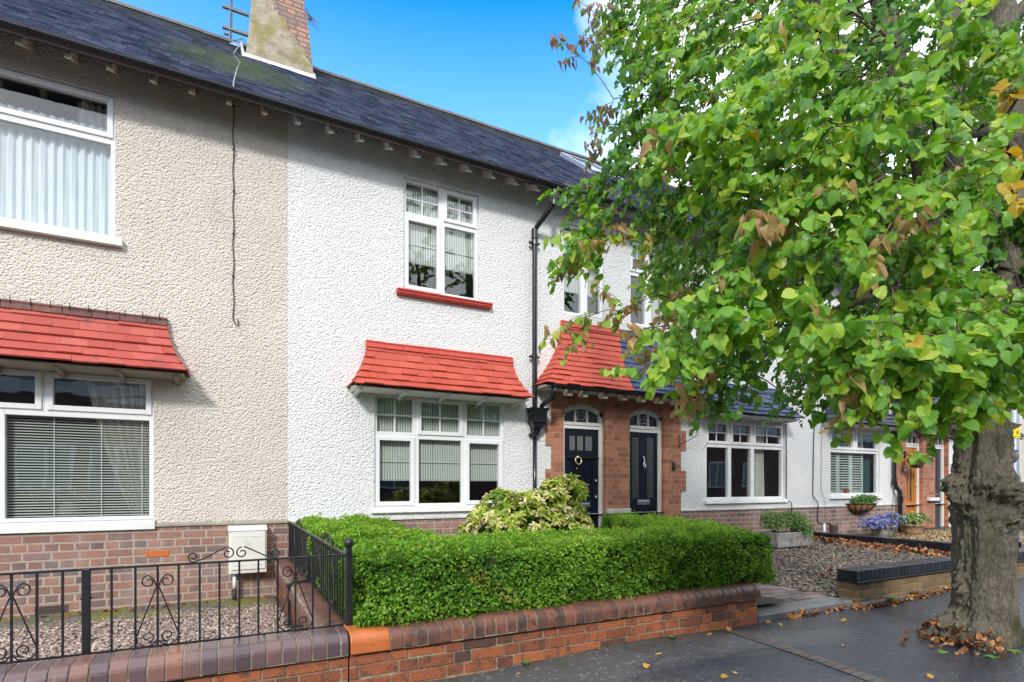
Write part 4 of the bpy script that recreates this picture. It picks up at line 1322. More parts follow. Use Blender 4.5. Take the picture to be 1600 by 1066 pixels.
b.tube([(1.18, 10.4, 9.4), (1.18, 10.4, 10.2)], 0.018, 8); b.tube([(1.10, 10.4, 9.66), (1.45, 10.2, 9.30)], 0.010, 6)
for i in range(9):
    t = i / 8
    x, y, z = 1.18 + 0.18 * t, 10.36 - 0.14 * t, 9.62 - 0.40 * t
    b.tube([(x - 0.10, y - 0.02, z + 0.045), (x + 0.13, y + 0.02, z - 0.03)], 0.0035, 5)
b.box(1.29, 1.34, 10.24, 10.28, 9.36, 9.40)
b.build('television_aerial', 'aerial_metal', h23)

# ---- white house with the navy canopies
H = [(7.451, 9.514, 0.91, 2.325), (5.76, 6.52, 3.755, 5.12), (7.85, 8.95, 3.715, 5.17), (5.5, 6.838, 0.725, 2.62)]
h25 = house(5.5, 9.75, 'white roughcast house with navy blue canopies and a navy door with two tall panes', 'render_white', H, 'white_paint')
plinth(h25, 6.838, 9.75)
m1, m2, tr = 8.062, 8.664, 1.88
w = window(h25, 7.451, 9.514, 0.91, 2.325, [(7.451, m1, tr, 2.325, True, 2, 2), (m1, m2, tr, 2.325, True, 2, 2), (m2, 9.514, tr, 2.325, True, 2, 2),
                                            (7.451, m1, 0.91, tr, False, 1, 1), (m1, m2, 0.91, tr, False, 1, 1), (m2, 9.514, 0.91, tr, False, 1, 1)])
wavy(w, 'curtain', 8.70, 9.12, 7.17, 0.7, 2.33, 5, 0.03, 'curtain')
room(h25, 7.451, 9.514, 0.91, 2.325, 3.0, 'room_wall_dark')
b = MB(); b.prism([(6.95, 0.84), (7.04, 0.84), (7.04, 0.91), (6.962, 0.905)], 7.40, 9.56); b.build('sill', 'white_paint', h25, bev=0.006)
canopy(h25, 7.12, 9.50, 2.95, 2.395, 0.42, 7.36, 9.35, 6, 'tile_navy', 'tile_navy', 'white_paint', brackets=5)
for xa, xb, za, zb, tr in ((5.76, 6.52, 3.755, 5.12, 4.60), (7.85, 8.95, 3.715, 5.17, 4.70)):
    mm = (xa + xb) / 2
    w = window(h25, xa, xb, za, zb, [(xa, mm, tr, zb, True, 2, 2), (mm, xb, tr, zb, False, 2, 2), (xa, mm, za, tr, False, 1, 1), (mm, xb, za, tr, True, 1, 1)])
    wavy(w, 'curtain', xb - 0.3, xb - 0.01, 7.17, za - 0.1, zb, 4, 0.02, 'curtain')
    room(h25, xa, xb, za, zb, 2.0)
b = MB(); b.prism([(6.90, 3.635), (7.03, 3.615), (7.03, 3.715), (6.90, 3.685)], 7.75, 9.05); b.build('sill', 'tile_navy', h25, bev=0.006)
porch_wall(h25, 5.5, 6.838, (5.74, 6.47), [(6.838, 6.955)], 0.0)
canopy(h25, 5.50, 7.14, 3.60, 2.58, 0.43, 5.50, 6.66, 12, 'tile_navy', 'tile_navy', 'white_paint', brackets=0, hip_l=False)
gutter(h25, 5.50, 7.12, 6.535, 2.56, 0.045, 'porch_gutter')
for x in (5.70, 6.05, 6.40, 6.72):
    b = MB(); b.prism([(6.60, 2.445), (6.72, 2.455), (6.76, 2.55), (6.60, 2.55)], x - 0.042, x + 0.042); b.build('bracket', 'cream_paint', h25, bev=0.005)
fr = doorway(h25, 5.74, 6.47, 2.30, 2.42, 0.15, 7.11, '25')
b = MB(); b.box(5.802, 6.408, 7.10, 7.14, 0.17, 2.035)
d25 = b.build('door', 'navy_door', h25, bev=0.004)
b = MB()
for xa, xb in ((5.802, 5.875), (6.025, 6.185), (6.335, 6.408)):
    b.box(xa, xb, 7.085, 7.10, 0.40, 1.96)
b.box(5.802, 6.408, 7.0855, 7.10, 1.96, 2.035); b.box(5.802, 6.408, 7.0855, 7.10, 0.78, 0.96); b.box(5.802, 6.408, 7.0855, 7.10, 0.17, 0.40)
b.box(5.90, 6.0, 7.088, 7.10, 0.44, 0.74); b.box(6.21, 6.31, 7.088, 7.10, 0.44, 0.74)
b.build('door_rails', 'navy_panel', d25, bev=0.006)
b = MB(); b.box(5.88, 6.02, 7.092, 7.098, 0.965, 1.955); b.box(6.19, 6.33, 7.092, 7.098, 0.965, 1.955); b.build('door_pane', 'door_glass', d25)
b = MB(); b.tube([(6.105, 7.07, 1.63), (6.105, 7.055, 1.58), (6.105, 7.05, 1.44), (6.105, 7.07, 1.40)], 0.010, 8); b.lathe([(0.001, .03), (0.016, .02), (0.02, 0), (0.012, -.03), (0.001, -.04)], (6.105, 7.075, 1.62), 10)
b.tube([(6.085, 7.06, 1.56), (6.085, 7.05, 1.47), (6.105, 7.048, 1.44), (6.125, 7.05, 1.47), (6.125, 7.06, 1.56)], 0.007, 6)
b.build('knocker', 'chrome', d25, smooth=True)
b = MB(); b.box(5.975, 6.235, 7.072, 7.085, 0.845, 0.925); b.box(5.995, 6.215, 7.066, 7.073, 0.86, 0.91); b.build('letter_plate', 'chrome', d25, bev=0.003)
b = MB(); b.box(6.63, 6.69, 6.955, 6.984, 1.42, 1.55); b.lathe([(0.001, .014), (0.014, .008), (0.014, -.008), (0.001, -.014)], (6.66, 6.95, 1.45), 10); b.build('doorbell', 'cable_black', h25, bev=0.006)
b = MB()
b.tube([(6.78, 6.97, 2.02), (6.78, 6.97, 1.80)], 0.007, 6); b.tube([(6.78, 6.965, 1.84), (6.85, 6.86, 1.90), (6.93, 6.74, 1.985), (6.95, 6.71, 2.02), (6.94, 6.72, 2.045), (6.92, 6.745, 2.035)], 0.006, 6)
b.tube([(6.78, 6.968, 1.98), (6.80, 6.93, 1.95), (6.84, 6.88, 1.90)], 0.005, 6)
b.build('basket_hook', 'black_iron', h25)
b = MB(); b.box(5.65, 6.56, 6.80, 7.16, 0.0, 0.165); b.build('doorstep', 'kerb_stone', h25, bev=0.01)
b = MB()
b.tube([(9.53, 6.985, 2.62), (9.545, 6.985, 1.6), (9.54, 6.985, 0.92), (9.56, 6.98, 0.88), (9.66, 6.965, 0.83), (9.675, 6.963, 0.78), (9.665, 6.97, 0.3)], 0.009, 6)
b.build('cable', 'cable_black', h25)
# skylight
dr = Vector((0, RIDGE[0] - EAVE[0], RIDGE[1] - EAVE[1])).normalized(); nr = Vector((0, -dr.z, dr.y))
def rp(x, d, u):
    p = Vector((x, EAVE[0], EAVE[1])) + dr * d + nr * u
    return tuple(p)
b = MB()
for a, c, d0, d1 in ((6.30, 6.37, 2.85, 4.35), (7.03, 7.10, 2.85, 4.35), (6.37, 7.03, 2.85, 2.93), (6.37, 7.03, 4.27, 4.35)):
    b.hexa([rp(a, d0, 0), rp(c, d0, 0), rp(c, d1, 0), rp(a, d1, 0)], [rp(a, d0, .09), rp(c, d0, .09), rp(c, d1, .09), rp(a, d1, .09)])
sk = b.build('skylight', 'galvanised', h25, bev=0.005)
b = MB(); b.quad(rp(6.37, 2.93, .06), rp(7.03, 2.93, .06), rp(7.03, 4.27, .06), rp(6.37, 4.27, .06)); b.build('skylight_pane', 'skylight_glass', sk)

# ---- white house with the shutters and the orange door
H = [(10.93, 12.64, 0.955, 2.33), (11.2, 12.3, 3.715, 5.17), (13.7, 14.4, 3.755, 5.12), (13.3, 14.6, 0.725, 2.62)]
h27 = house(9.75, 14.6, 'white roughcast house with grey canopies, slatted shutters and an orange wooden door', 'render_white', H, 'white_paint')
plinth(h27, 9.75, 13.3, mat='plinth_brick_pale')
w = window(h27, 10.93, 12.64, 0.955, 2.33, [(10.93, 11.80, 1.885, 2.33, True, 1, 1), (11.80, 12.64, 1.885, 2.33, True, 1, 1), (10.93, 12.64, 0.955, 1.885, False, 1, 1)])
b = MB()
for xa, xb in ((10.94, 11.36), (11.37, 11.80), (11.81, 12.24)):
    for za, zb in ((0.97, 1.87), (1.90, 2.31)):
        b.box(xa, xa + 0.045, 7.12, 7.145, za, zb); b.box(xb - 0.045, xb, 7.12, 7.145, za, zb)
        b.box(xa + 0.045, xb - 0.045, 7.121, 7.144, za, za + 0.06); b.box(xa + 0.045, xb - 0.045, 7.121, 7.144, zb - 0.05, zb)
        z = za + 0.075
        while z < zb - 0.07:
            b.hexa([(xa + .046, 7.115, z), (xb - .046, 7.115, z), (xb - .046, 7.155, z + .022), (xa + .046, 7.155, z + .022)], [(xa + .046, 7.113, z + .006), (xb - .046, 7.113, z + .006), (xb - .046, 7.153, z + .028), (xa + .046, 7.153, z + .028)])
            z += 0.052
b.build('shutter', 'shutter_paint', w)
wavy(w, 'curtain', 12.27, 12.62, 7.2, 0.8, 2.33, 4, 0.02, 'teal_curtain')
room(h27, 10.93, 12.64, 0.955, 2.33, 2.4, 'room_wall_dark')
b = MB(); b.prism([(6.95, 0.885), (7.04, 0.885), (7.04, 0.955), (6.962, 0.95)], 10.88, 12.69); b.build('sill', 'white_paint', h27, bev=0.006)
canopy(h27, 10.62, 12.92, 2.93, 2.40, 0.42, 10.82, 12.76, 6, 'tile_grey', 'tile_grey', 'white_paint', brackets=5)
for xa, xb, za, zb, tr in ((11.2, 12.3, 3.715, 5.17, 4.70), (13.7, 14.4, 3.755, 5.12, 4.6)):
    mm = (xa + xb) / 2
    w = window(h27, xa, xb, za, zb, [(xa, mm, tr, zb, True, 2, 2), (mm, xb, tr, zb, False, 2, 2), (xa, mm, za, tr, False, 1, 1), (mm, xb, za, tr, True, 1, 1)])
    room(h27, xa, xb, za, zb, 2.0)
porch_wall(h27, 13.3, 14.6, (13.64, 14.33), [(13.2, 13.3)], 0.0)
canopy(h27, 13.02, 14.6, 3.60, 2.58, 0.43, 13.48, 14.6, 12, 'tile_grey', 'tile_grey', 'white_paint', brackets=0, hip_r=False)
gutter(h27, 13.02, 14.6, 6.535, 2.56, 0.045, 'porch_gutter')
doorway(h27, 13.64, 14.33, 2.30, 2.42, 0.17, 7.11)
b = MB(); b.box(13.702, 14.268, 7.10, 7.14, 0.19, 2.035); d27 = b.build('door', 'oak_door', h27, bev=0.004)
b = MB()
for z0, z1 in ((0.19, 0.30), (0.46, 0.52), (0.70, 0.78), (1.90, 2.035)):
    b.box(13.702, 14.268, 7.085, 7.10, z0, z1)
b.box(13.702, 13.80, 7.0855, 7.10, 0.19, 2.03); b.box(14.17, 14.268, 7.0855, 7.10, 0.19, 2.03); b.box(13.93, 13.985, 7.086, 7.10, 0.78, 1.90); b.box(14.075, 14.11, 7.086, 7.10, 0.78, 1.90)
b.build('door_rails', 'oak_door', d27, bev=0.005)
b = MB(); b.box(13.985, 14.075, 7.092, 7.098, 0.80, 1.88); b.build('door_pane', 'door_glass', d27)
b = MB(); b.lathe([(0.001, .02), (0.018, .014), (0.02, 0), (0.018, -.014), (0.001, -.02)], (14.21, 7.06, 1.15), 10); b.build('latch', 'chrome', d27, smooth=True)
b = MB(); b.box(13.54, 13.61, 6.955, 6.984, 1.78, 1.93); b.build('doorbell', 'cable_black', h27, bev=0.006)
b = MB(); b.box(13.53, 13.60, 6.965, 6.984, 1.47, 1.60); b.build('key_safe', 'galvanised', h27, bev=0.006)
b = MB(); b.box(14.50, 14.90, 6.90, 6.984, 0.80, 0.875); b.build('pier_cap', 'white_paint', h27, bev=0.008)
b = MB(); b.box(13.4, 14.9, 6.72, 7.16, 0.0, 0.17); b.build('doorstep', 'blue_brick', h27, bev=0.01)
b = MB()
b.tube([(13.08, 6.92, 5.30), (13.08, 6.93, 1.28)], 0.038, 14)
b.tube([(13.08, 6.93, 1.30), (13.08, 6.93, 1.20), (13.11, 6.90, 1.12), (13.17, 6.87, 1.02), (13.19, 6.87, 0.92), (13.19, 6.87, 0.0)], 0.044, 14)
dp = b.build('downpipe', 'black_paint', h27, smooth=True)
md = dp.modifiers.new('edge', 'EDGE_SPLIT'); md.split_angle = R_(40)
b = MB(); clip_pipe(b, 13.08, 6.93, 2.12, 0.045); b.tube([(13.08, 6.93, 2.36), (13.08, 6.93, 2.16)], 0.075, 14); b.tube([(13.08, 6.93, 1.26), (13.08, 6.93, 1.18)], 0.056, 14); b.tube([(13.19, 6.87, 0.92), (13.19, 6.87, 0.80)], 0.058, 14); b.build('pipe_clip', 'black_paint', dp)
b = MB()
b.tube([(10.40, 6.985, 2.62), (10.36, 6.985, 1.9), (10.34, 6.985, 0.98), (10.37, 6.98, 0.92), (10.46, 6.965, 0.83), (10.47, 6.96, 0.77), (10.46, 6.975, 0.47), (10.50, 6.975, 0.42), (10.60, 6.975, 0.405), (10.86, 6.975, 0.40), (10.92, 6.975, 0.36), (10.92, 6.975, 0.28)], 0.009, 6)
b.build('cable', 'cable_black', h27)
b = MB(); b.tube([(10.62, 6.985, 2.5), (10.60, 6.985, 1.1), (10.72, 6.97, 0.82), (10.72, 6.97, 0.45)], 0.005, 6); b.build('thin_cable', 'cable_grey', h27)
b = MB(); b.tube([(10.66, 6.96, 0.40), (10.66, 6.96, 0.05)], 0.028, 10); b.build('conduit', 'upvc', h27, smooth=True)
b = MB(); b.box(10.86, 11.02, 6.90, 6.986, 0.10, 0.36); b.build('junction_box', 'terracotta_vent', h27, bev=0.01)

# ---- the two houses beyond the tree
H = [(16.55, 18.25, 0.955, 2.33), (16.9, 18.0, 3.715, 5.17), (14.6, 15.55, 0.725, 2.62)]
h29 = house(14.6, 19.25, 'white roughcast house with the dark grey door half hidden by the tree trunk', 'render_white', H, 'white_paint')
plinth(h29, 15.55, 19.25, mat='plinth_brick_pale')
w = window(h29, 16.55, 18.25, 0.955, 2.33, [(16.55, 17.4, 1.885, 2.33, True, 1, 1), (17.4, 18.25, 1.885, 2.33, True, 1, 1), (16.55, 17.4, 0.955, 1.885, False, 1, 1), (17.4, 18.25, 0.955, 1.885, False, 1, 1)])
room(h29, 16.55, 18.25, 0.955, 2.33, 2.4)
w = window(h29, 16.9, 18.0, 3.715, 5.17, [(16.9, 17.45, 4.7, 5.17, True, 2, 2), (17.45, 18.0, 4.7, 5.17, False, 2, 2), (16.9, 17.45, 3.715, 4.7, False, 1, 1), (17.45, 18.0, 3.715, 4.7, True, 1, 1)])
room(h29, 16.9, 18.0, 3.715, 5.17, 2.0)
canopy(h29, 16.25, 18.55, 2.93, 2.40, 0.42, 16.45, 18.35, 6, 'tile_grey', 'tile_grey', 'white_paint', brackets=5)
porch_wall(h29, 14.6, 15.55, (14.87, 15.42), [], 0.0)
canopy(h29, 14.6, 16.0, 3.60, 2.58, 0.43, 14.6, 15.6, 12, 'tile_grey', 'tile_grey', 'white_paint', brackets=0, hip_l=False)
gutter(h29, 14.6, 16.0, 6.535, 2.56, 0.045, 'porch_gutter')
doorway(h29, 14.87, 15.42, 2.30, 2.42, 0.17, 7.11)
b = MB(); b.box(14.932, 15.358, 7.10, 7.14, 0.19, 2.035); d29 = b.build('door', 'grey_door', h29, bev=0.004)
b = MB(); b.box(15.0, 15.12, 7.09, 7.10, 1.1, 1.9); b.box(15.18, 15.30, 7.09, 7.10, 1.1, 1.9); b.box(15.0, 15.3, 7.09, 7.10, 0.35, 0.85); b.build('door_panel', 'grey_door', d29, bev=0.004)
b = MB(); b.box(15.0, 15.25, 7.075, 7.09, 0.92, 0.98); b.lathe([(0.001, .02), (0.018, .014), (0.02, 0), (0.018, -.014), (0.001, -.02)], (15.0, 7.07, 1.15), 10); b.build('letter_plate', 'chrome', d29)
b = MB(); b.box(15.46, 16.2, 6.96, 6.985, 0.1, 2.3); b.build('white_pier', 'white_paint', h29, bev=0.01)
b = MB(); b.box(15.50, 15.60, 6.93, 6.958, 1.50, 1.68); b.build('keypad', 'galvanised', h29, bev=0.008)
b = MB(); b.box(14.905, 16.2, 6.72, 7.16, 0.0, 0.168); b.build('doorstep', 'blue_brick', h29, bev=0.01)
H = [(20.2, 22.0, 0.955, 2.33), (20.6, 21.7, 3.715, 5.17)]
h31 = house(19.25, 26.0, 'pale house end glimpsed behind the grey post at the edge of the photo', 'render_cream', H, 'white_paint')
plinth(h31, 19.25, 26.0, mat='plinth_brick_pale')
for xa, xb, za, zb in H:
    mm = (xa + xb) / 2
    w = window(h31, xa, xb, za, zb, [(xa, mm, zb - .45, zb, True, 1, 1), (mm, xb, zb - .45, zb, True, 1, 1), (xa, mm, za, zb - .45, False, 1, 1), (mm, xb, za, zb - .45, False, 1, 1)])
    room(h31, xa, xb, za, zb, 2.0)
canopy(h31, 19.95, 22.25, 2.93, 2.40, 0.42, 20.15, 22.05, 6, 'tile_grey', 'tile_grey', 'white_paint', brackets=5)

# ---- the house over the road, seen only in the window panes
ho = thing('terraced_house', (0, -9.0, 0), 'brick and white rendered house mirrored in the window panes from across the road', 'house')
b = MB()
b.quad((9, -9, -0.2), (-16, -9, -0.2), (-16, -9, 4.15), (9, -9, 4.15)); b.quad((9, -9, -.2), (9, -9, 4.15), (9, -15, 4.15), (9, -15, -.2)); b.quad((-16, -9, -.2), (-16, -15, -.2), (-16, -15, 4.15), (-16, -9, 4.15))
b.quad((9, -15, -.2), (9, -15, 6.6), (-16, -15, 6.6), (-16, -15, -.2))
b.build('wall', 'house_brick_dark', ho)
b = MB(); b.box(-16, 9, -9.06, -8.98, 4.16, 6.6); b.build('upper_wall', 'render_white', ho)
b = MB(); b.prism([(-8.6, 6.5), (-12.0, 8.6), (-15.4, 6.5), (-15.3, 6.4), (-12.0, 8.45), (-8.6, 6.4)], -16.2, 9.2); b.build('roof', 'roof_slate', ho)
for x in (-13.2, -9.6, -6.0, -4.1, -0.6, 2.2, 5.6):
    for za, zb in ((4.5, 5.9), (1.0, 2.5)):
        b = MB(); b.box(x, x + 1.5, -8.975, -8.93, za, zb)
        w = b.build('window', 'upvc', ho)
        b = MB()
        b.quad((x + .70, -8.92, za + .08), (x + .08, -8.92, za + .08), (x + .08, -8.92, zb - .08), (x + .70, -8.92, zb - .08))
        b.quad((x + 1.42, -8.92, za + .08), (x + .80, -8.92, za + .08), (x + .80, -8.92, zb - .08), (x + 1.42, -8.92, zb - .08))
        b.build('pane', 'skylight_glass', w)
b = MB(); b.box(-3.6, -2.1, -8.975, -8.95, 3.92, 4.10)
sg = b.build('name_plate', 'upvc', ho, bev=0.01)
ho['group'] = 'houses across the road'
for k in (1, 2):
    c0 = ho.copy(); col.objects.link(c0); c0.location.x += 25.3 * k
    for ch_ in list(ho.children):
        if ch_.name.startswith('name_plate'):
            continue
        c1 = ch_.copy(); col.objects.link(c1); c1.parent = c0
        for gc in ch_.children:
            c2 = gc.copy(); col.objects.link(c2); c2.parent = c1

# ------------------------------------------------------------------ low garden walls


def bullnose(y_back, y_front, z0, z1, r=0.075, n=7):
    p = [(y_back, z0), (y_back, z1)]
    for i in range(n + 1):
        a = math.pi / 2 * i / n
        p.append((y_front + r - r * math.sin(a), z1 - r + r * math.cos(a)))
    p.append((y_front, z0))
    return p


def wall_run(root, x0, x1, y0, y1, ztop, zbot, cmat, stretch=0.222, bmat='wall_brick', skip=None):
    """face at y0 looking to the street: single bricks in pointed courses under a bullnose coping"""
    cz = ztop - 0.118
    c = MB(); x = x0
    while x < x1 - 0.01:
        e = min(x + 0.0755, x1)
        if not (skip and skip[0] - 0.01 < x < skip[1] - 0.02):
            dz, dy = rnd.uniform(-.003, .003), rnd.uniform(-.004, .004)
            c.prism([(a + dy, b_ + dz) for a, b_ in bullnose(y1 + 0.01, y0 - 0.035, cz, ztop, 0.07)], x + 0.003, e - 0.003, tint=min(1, max(0, rnd.gauss(0.45, 0.25))))
        x = e
    c.build('coping', cmat, root, bev=0.004)
    if skip:
        c = MB(); c.prism(bullnose(y1 + 0.012, y0 - 0.038, cz - .002, ztop + 0.002, 0.07), skip[0], skip[1] - 0.004)
        c.build('replacement_block', 'orange_block', root, bev=0.006)
    bb = MB(); z = cz - 0.009; row = 0
    while z > zbot:
        x = x0 - (0.06 if row % 2 else 0.0); k = row % 2
        while x < x1:
            ln = stretch if k % 2 == 0 else 0.107
            ln *= rnd.uniform(0.97, 1.03)
            a, e = max(x, x0), min(x + ln, x1)
            if e - a > 0.02:
                d = rnd.uniform(-.004, .004); h = rnd.uniform(-.002, .002)
                t = min(1, max(0, rnd.gauss(0.58, 0.24)))
                bb.box(a, e, y0 + d, y1 - 0.02, z - 0.066 + h, z + h, 0, t)
            x += ln + 0.010; k += 1
        z -= 0.0755; row += 1
    bb.build('brick_course', bmat, root, bev=0.004)
    m = MB(); m.box(x0 + .002, x1 - .002, y0 + 0.007, y1 - 0.012, zbot - 0.1, cz + 0.02)
    m.prism([(a + (0.006 if a < y1 else -.004), b_ - 0.005) for a, b_ in bullnose(y1 + 0.008, y0 - 0.035, cz, ztop, 0.07)], x0 + .004, x1 - .004)
    m.build('pointing', 'pointing', root)


g1 = thing('garden_wall', (-2, 3.2, 0), 'low brick garden wall with purplish rounded coping below the front railings', 'wall', 'low garden walls')
wall_run(g1, -6.0, 0.615, 3.20, 3.36, 0.335, -0.02, 'coping_blue')
g2 = thing('garden_wall', (2.3, 3.2, 0), 'low orange brick wall with brown rounded coping under the box hedge', 'wall', 'low garden walls')
wall_run(g2, 0.622, 4.0, 3.20, 3.38, 0.335, -0.02, 'coping_brown', skip=(0.622, 0.8485))
# wall between the gardens, running back to the house
g3 = thing('garden_wall', (0.62, 5.2, 0), 'brown brick side wall with rounded coping under the side railings', 'wall', 'low garden walls')
c = MB(); y = 3.395
while y < 6.97:
    e = min(y + 0.0755, 6.985)
    pr = [(-(a), b_) for a, b_ in bullnose(-0.72, -0.50 - 0.0, 0.185, 0.30, 0.07)]
    pr = [(u if u < 0.72 else 0.735, v + rnd.uniform(-.001, .001)) for u, v in [(0.735, 0.185), (0.735, 0.30)] + [(0.485 + 0.07 - 0.07 * math.sin(math.pi / 2 * i / 6), 0.23 + 0.07 * math.cos(math.pi / 2 * i / 6)) for i in range(7)] + [(0.485, 0.185)]]
    c.prism(pr, y + .003, e - .003, axis='y', tint=min(1, max(0, rnd.gauss(0.3, 0.2))))
    y = e
c.build('coping', 'coping_brown', g3, bev=0.004)
bb = MB()
for row in range(5):
    z = 0.176 - row * 0.0755
    y = 3.4 - (0.11 if row % 2 else 0)
    while y < 6.98:
        a, e = max(y, 3.4), min(y + 0.222, 6.985)
        if e - a > .02:
            bb.box(0.52 + rnd.uniform(-.003, .003), 0.70, a, e, z - 0.066, z, 0, min(1, max(0, rnd.gauss(0.25, 0.18))))
        y += 0.232
bb.build('brick_course', 'wall_brick', g3, bev=0.004)
m = MB(); m.box(0.527, 0.695, 3.40, 6.98, -0.3, 0.187); m.box(0.50, 0.73, 3.40, 6.98, 0.187, 0.285); m.build('pointing', 'pointing', g3)


def blue_wall(label, loc, axis, a0, a1, b0, b1, zt, zb, bmat, rows):
    r = thing('garden_wall', loc, label, 'wall', 'low garden walls')
    c = MB(); x = a0
    P = (lambda u0, u1, v0, v1, z0, z1, t: c.box(u0, u1, v0, v1, z0, z1, 0, t)) if axis == 'x' else (lambda u0, u1, v0, v1, z0, z1, t: c.box(v0, v1, u0, u1, z0, z1, 0, t))
    w = 0.075 if axis == 'x' else 0.225
    while x < a1 - 0.01:
        e = min(x + w, a1)
        P(x + .002, e - .002, b0 + rnd.uniform(-.002, .002), b1, zt - 0.105, zt + rnd.uniform(-.002, .002), rnd.random())
        x = e
    P(a0 - .012, a1, b0 - 0.012, b1 + 0.012, zt - 0.125, zt - 0.1065, 0.1)
    c.build('coping', 'blue_brick', r, bev=0.005)
    bb = MB(); z = zt - 0.134
    B = (lambda *q: bb.box(*q)) if axis == 'x' else (lambda u0, u1, v0, v1, *q: bb.box(v0, v1, u0, u1, *q))
    for row in range(rows):
        x = a0 - (0.11 if row % 2 else 0)
        while x < a1:
            s, e = max(x, a0), min(x + 0.215, a1)
            if e - s > .02:
                B(s, e, b0 + 0.015 + rnd.uniform(-.003, .003), b1 - 0.015, z - 0.066, z, 0, min(1, max(0, rnd.gauss(.5, .25))))
            x += 0.225
        z -= 0.0755
    bb.build('brick_course', bmat, r, bev=0.004)
    m = MB()
    if axis == 'x':
        m.box(a0 + .004, a1 - .004, b0 + 0.022, b1 - 0.022, zb, zt - 0.11)
    else:
        m.box(b0 + 0.022, b1 - 0.022, a0 + .004, a1 - .004, zb, zt - 0.11)
    m.build('pointing', 'pointing', r)
    return r


blue_wall('low buff brick wall with black coping along the drive front beside the tree', (7.8, 3.3, 0), 'x', 5.50, 10.02, 3.255, 3.46, 0.325, -0.1, 'buff_brick', 3)
blue_wall('long low wall with black coping between the drive and the flower pots', (10.1, 5.2, 0), 'y', 3.255, 6.985, 10.03, 10.24, 0.262, -0.1, 'wall_brick', 3)

# ------------------------------------------------------------------ railings


def spiral(c, r, a0, turns, plane, n=16, sgn=1):
    pts = []
    for i in range(n + 1):
        t = i / n
        a = a0 + sgn * turns * 6.283 * t
        rr = r * (1 - 0.72 * t)
        u, w = c[0] + rr * math.cos(a), c[2] + rr * math.sin(a)
        pts.append((u, c[1], w) if plane == 'x' else (c[1], u, w))
    return pts


def lyre(root, u, fixed, zlo, zhi, half, plane):
    b = MB()
    Q = (lambda a, z: (a, fixed, z)) if plane == 'x' else (lambda a, z: (fixed, a, z))
    for s in (-1, 1):
        b.tube(spiral((u + s * 0.040, fixed, zhi), 0.034, math.pi / 2 if s > 0 else math.pi / 2, 1.15, plane, sgn=-s), 0.0038, 5)
        b.tube([Q(u, zhi - 0.035), Q(u + s * 0.018, zhi + 0.012), Q(u + s * 0.040, zhi + 0.034)], 0.0038, 5)
        b.tube([Q(u + s * 0.006, zhi - 0.03), Q(u + s * half, zlo + 0.05)], 0.0038, 5)
        b.tube([Q(u + s * half, zlo + 0.05), Q(u + s * (half - .005), zlo + 0.018), Q(u + s * (half - .04), zlo - 0.004), Q(u + s * 0.02, zlo + 0.004), Q(u, zlo + 0.03)], 0.0038, 5)
        b.tube(spiral((u + s * 0.045, fixed, zlo + 0.045), 0.032, -math.pi / 2, 1.15, plane, sgn=-s), 0.0038, 5)
        b.tube([Q(u, zlo + 0.02), Q(u + s * 0.045, zlo + 0.013)], 0.0038, 5)
    return b.build('scroll', 'black_iron', root)


def crest(root, u, fixed, z, half, plane):
    b = MB()
    Q = (lambda a, zz: (a, fixed, zz)) if plane == 'x' else (lambda a, zz: (fixed, a, zz))
    for s in (-1, 1):
        b.tube(spiral((u + s * half, fixed, z + 0.030), 0.028, -math.pi / 2, 1.2, plane, sgn=s), 0.004, 5)
        b.tube([Q(u + s * half, z + 0.002), Q(u + s * half * 0.75, z + 0.018), Q(u + s * half * 0.4, z + 0.056), Q(u + s * 0.045, z + 0.074)], 0.004, 5)
        b.tube(spiral((u + s * 0.035, fixed, z + 0.040), 0.032, math.pi / 2, 1.15, plane, sgn=s), 0.004, 5)
    return b.build('scroll', 'black_iron', root)


rl = thing('railing', (-0.6, 3.41, 0.3), 'black iron front railing with scrolls standing along the purplish coping', 'railing', 'garden railings')
ZB, ZT = 0.325, 0.745
b = MB(); b.box(-3.2, 0.64, 3.403, 3.419, ZT, ZT + 0.010); b.build('top_rail', 'black_iron', rl)
b = MB(); b.box(-3.2, 0.64, 3.403, 3.419, ZB, ZB + 0.010); b.build('bottom_rail', 'black_iron', rl)
bars = [-0.901, -0.807, -0.709, -0.513, -0.413, -0.316, -0.222, -0.125, -0.031, 0.066, 0.162, 0.262, 0.357, 0.452, 0.547] + [-1.0 - 0.098 * i for i in range(22)]
for x in bars:
    b = MB(); b.box(x - 0.005, x + 0.005, 3.406, 3.416, ZB + 0.01, ZT); b.build('bar', 'black_iron', rl)
for x in (-0.616, -2.576):
    b = MB(); b.box(x - 0.017, x + 0.017, 3.395, 3.427, 0.24, ZT + 0.008); b.box(x - 0.022, x + 0.022, 3.400, 3.422, 0.60, 0.615); b.build('post', 'black_iron', rl, bev=0.003)
for x in (-0.901, -0.316, 0.357, -1.49, -2.08):
    lyre(rl, x, 3.41, ZB + 0.012, 0.668, 0.093, 'x')
for x in (0.045, -1.20):
    crest(rl, x, 3.41, ZT + 0.010, 0.20, 'x')

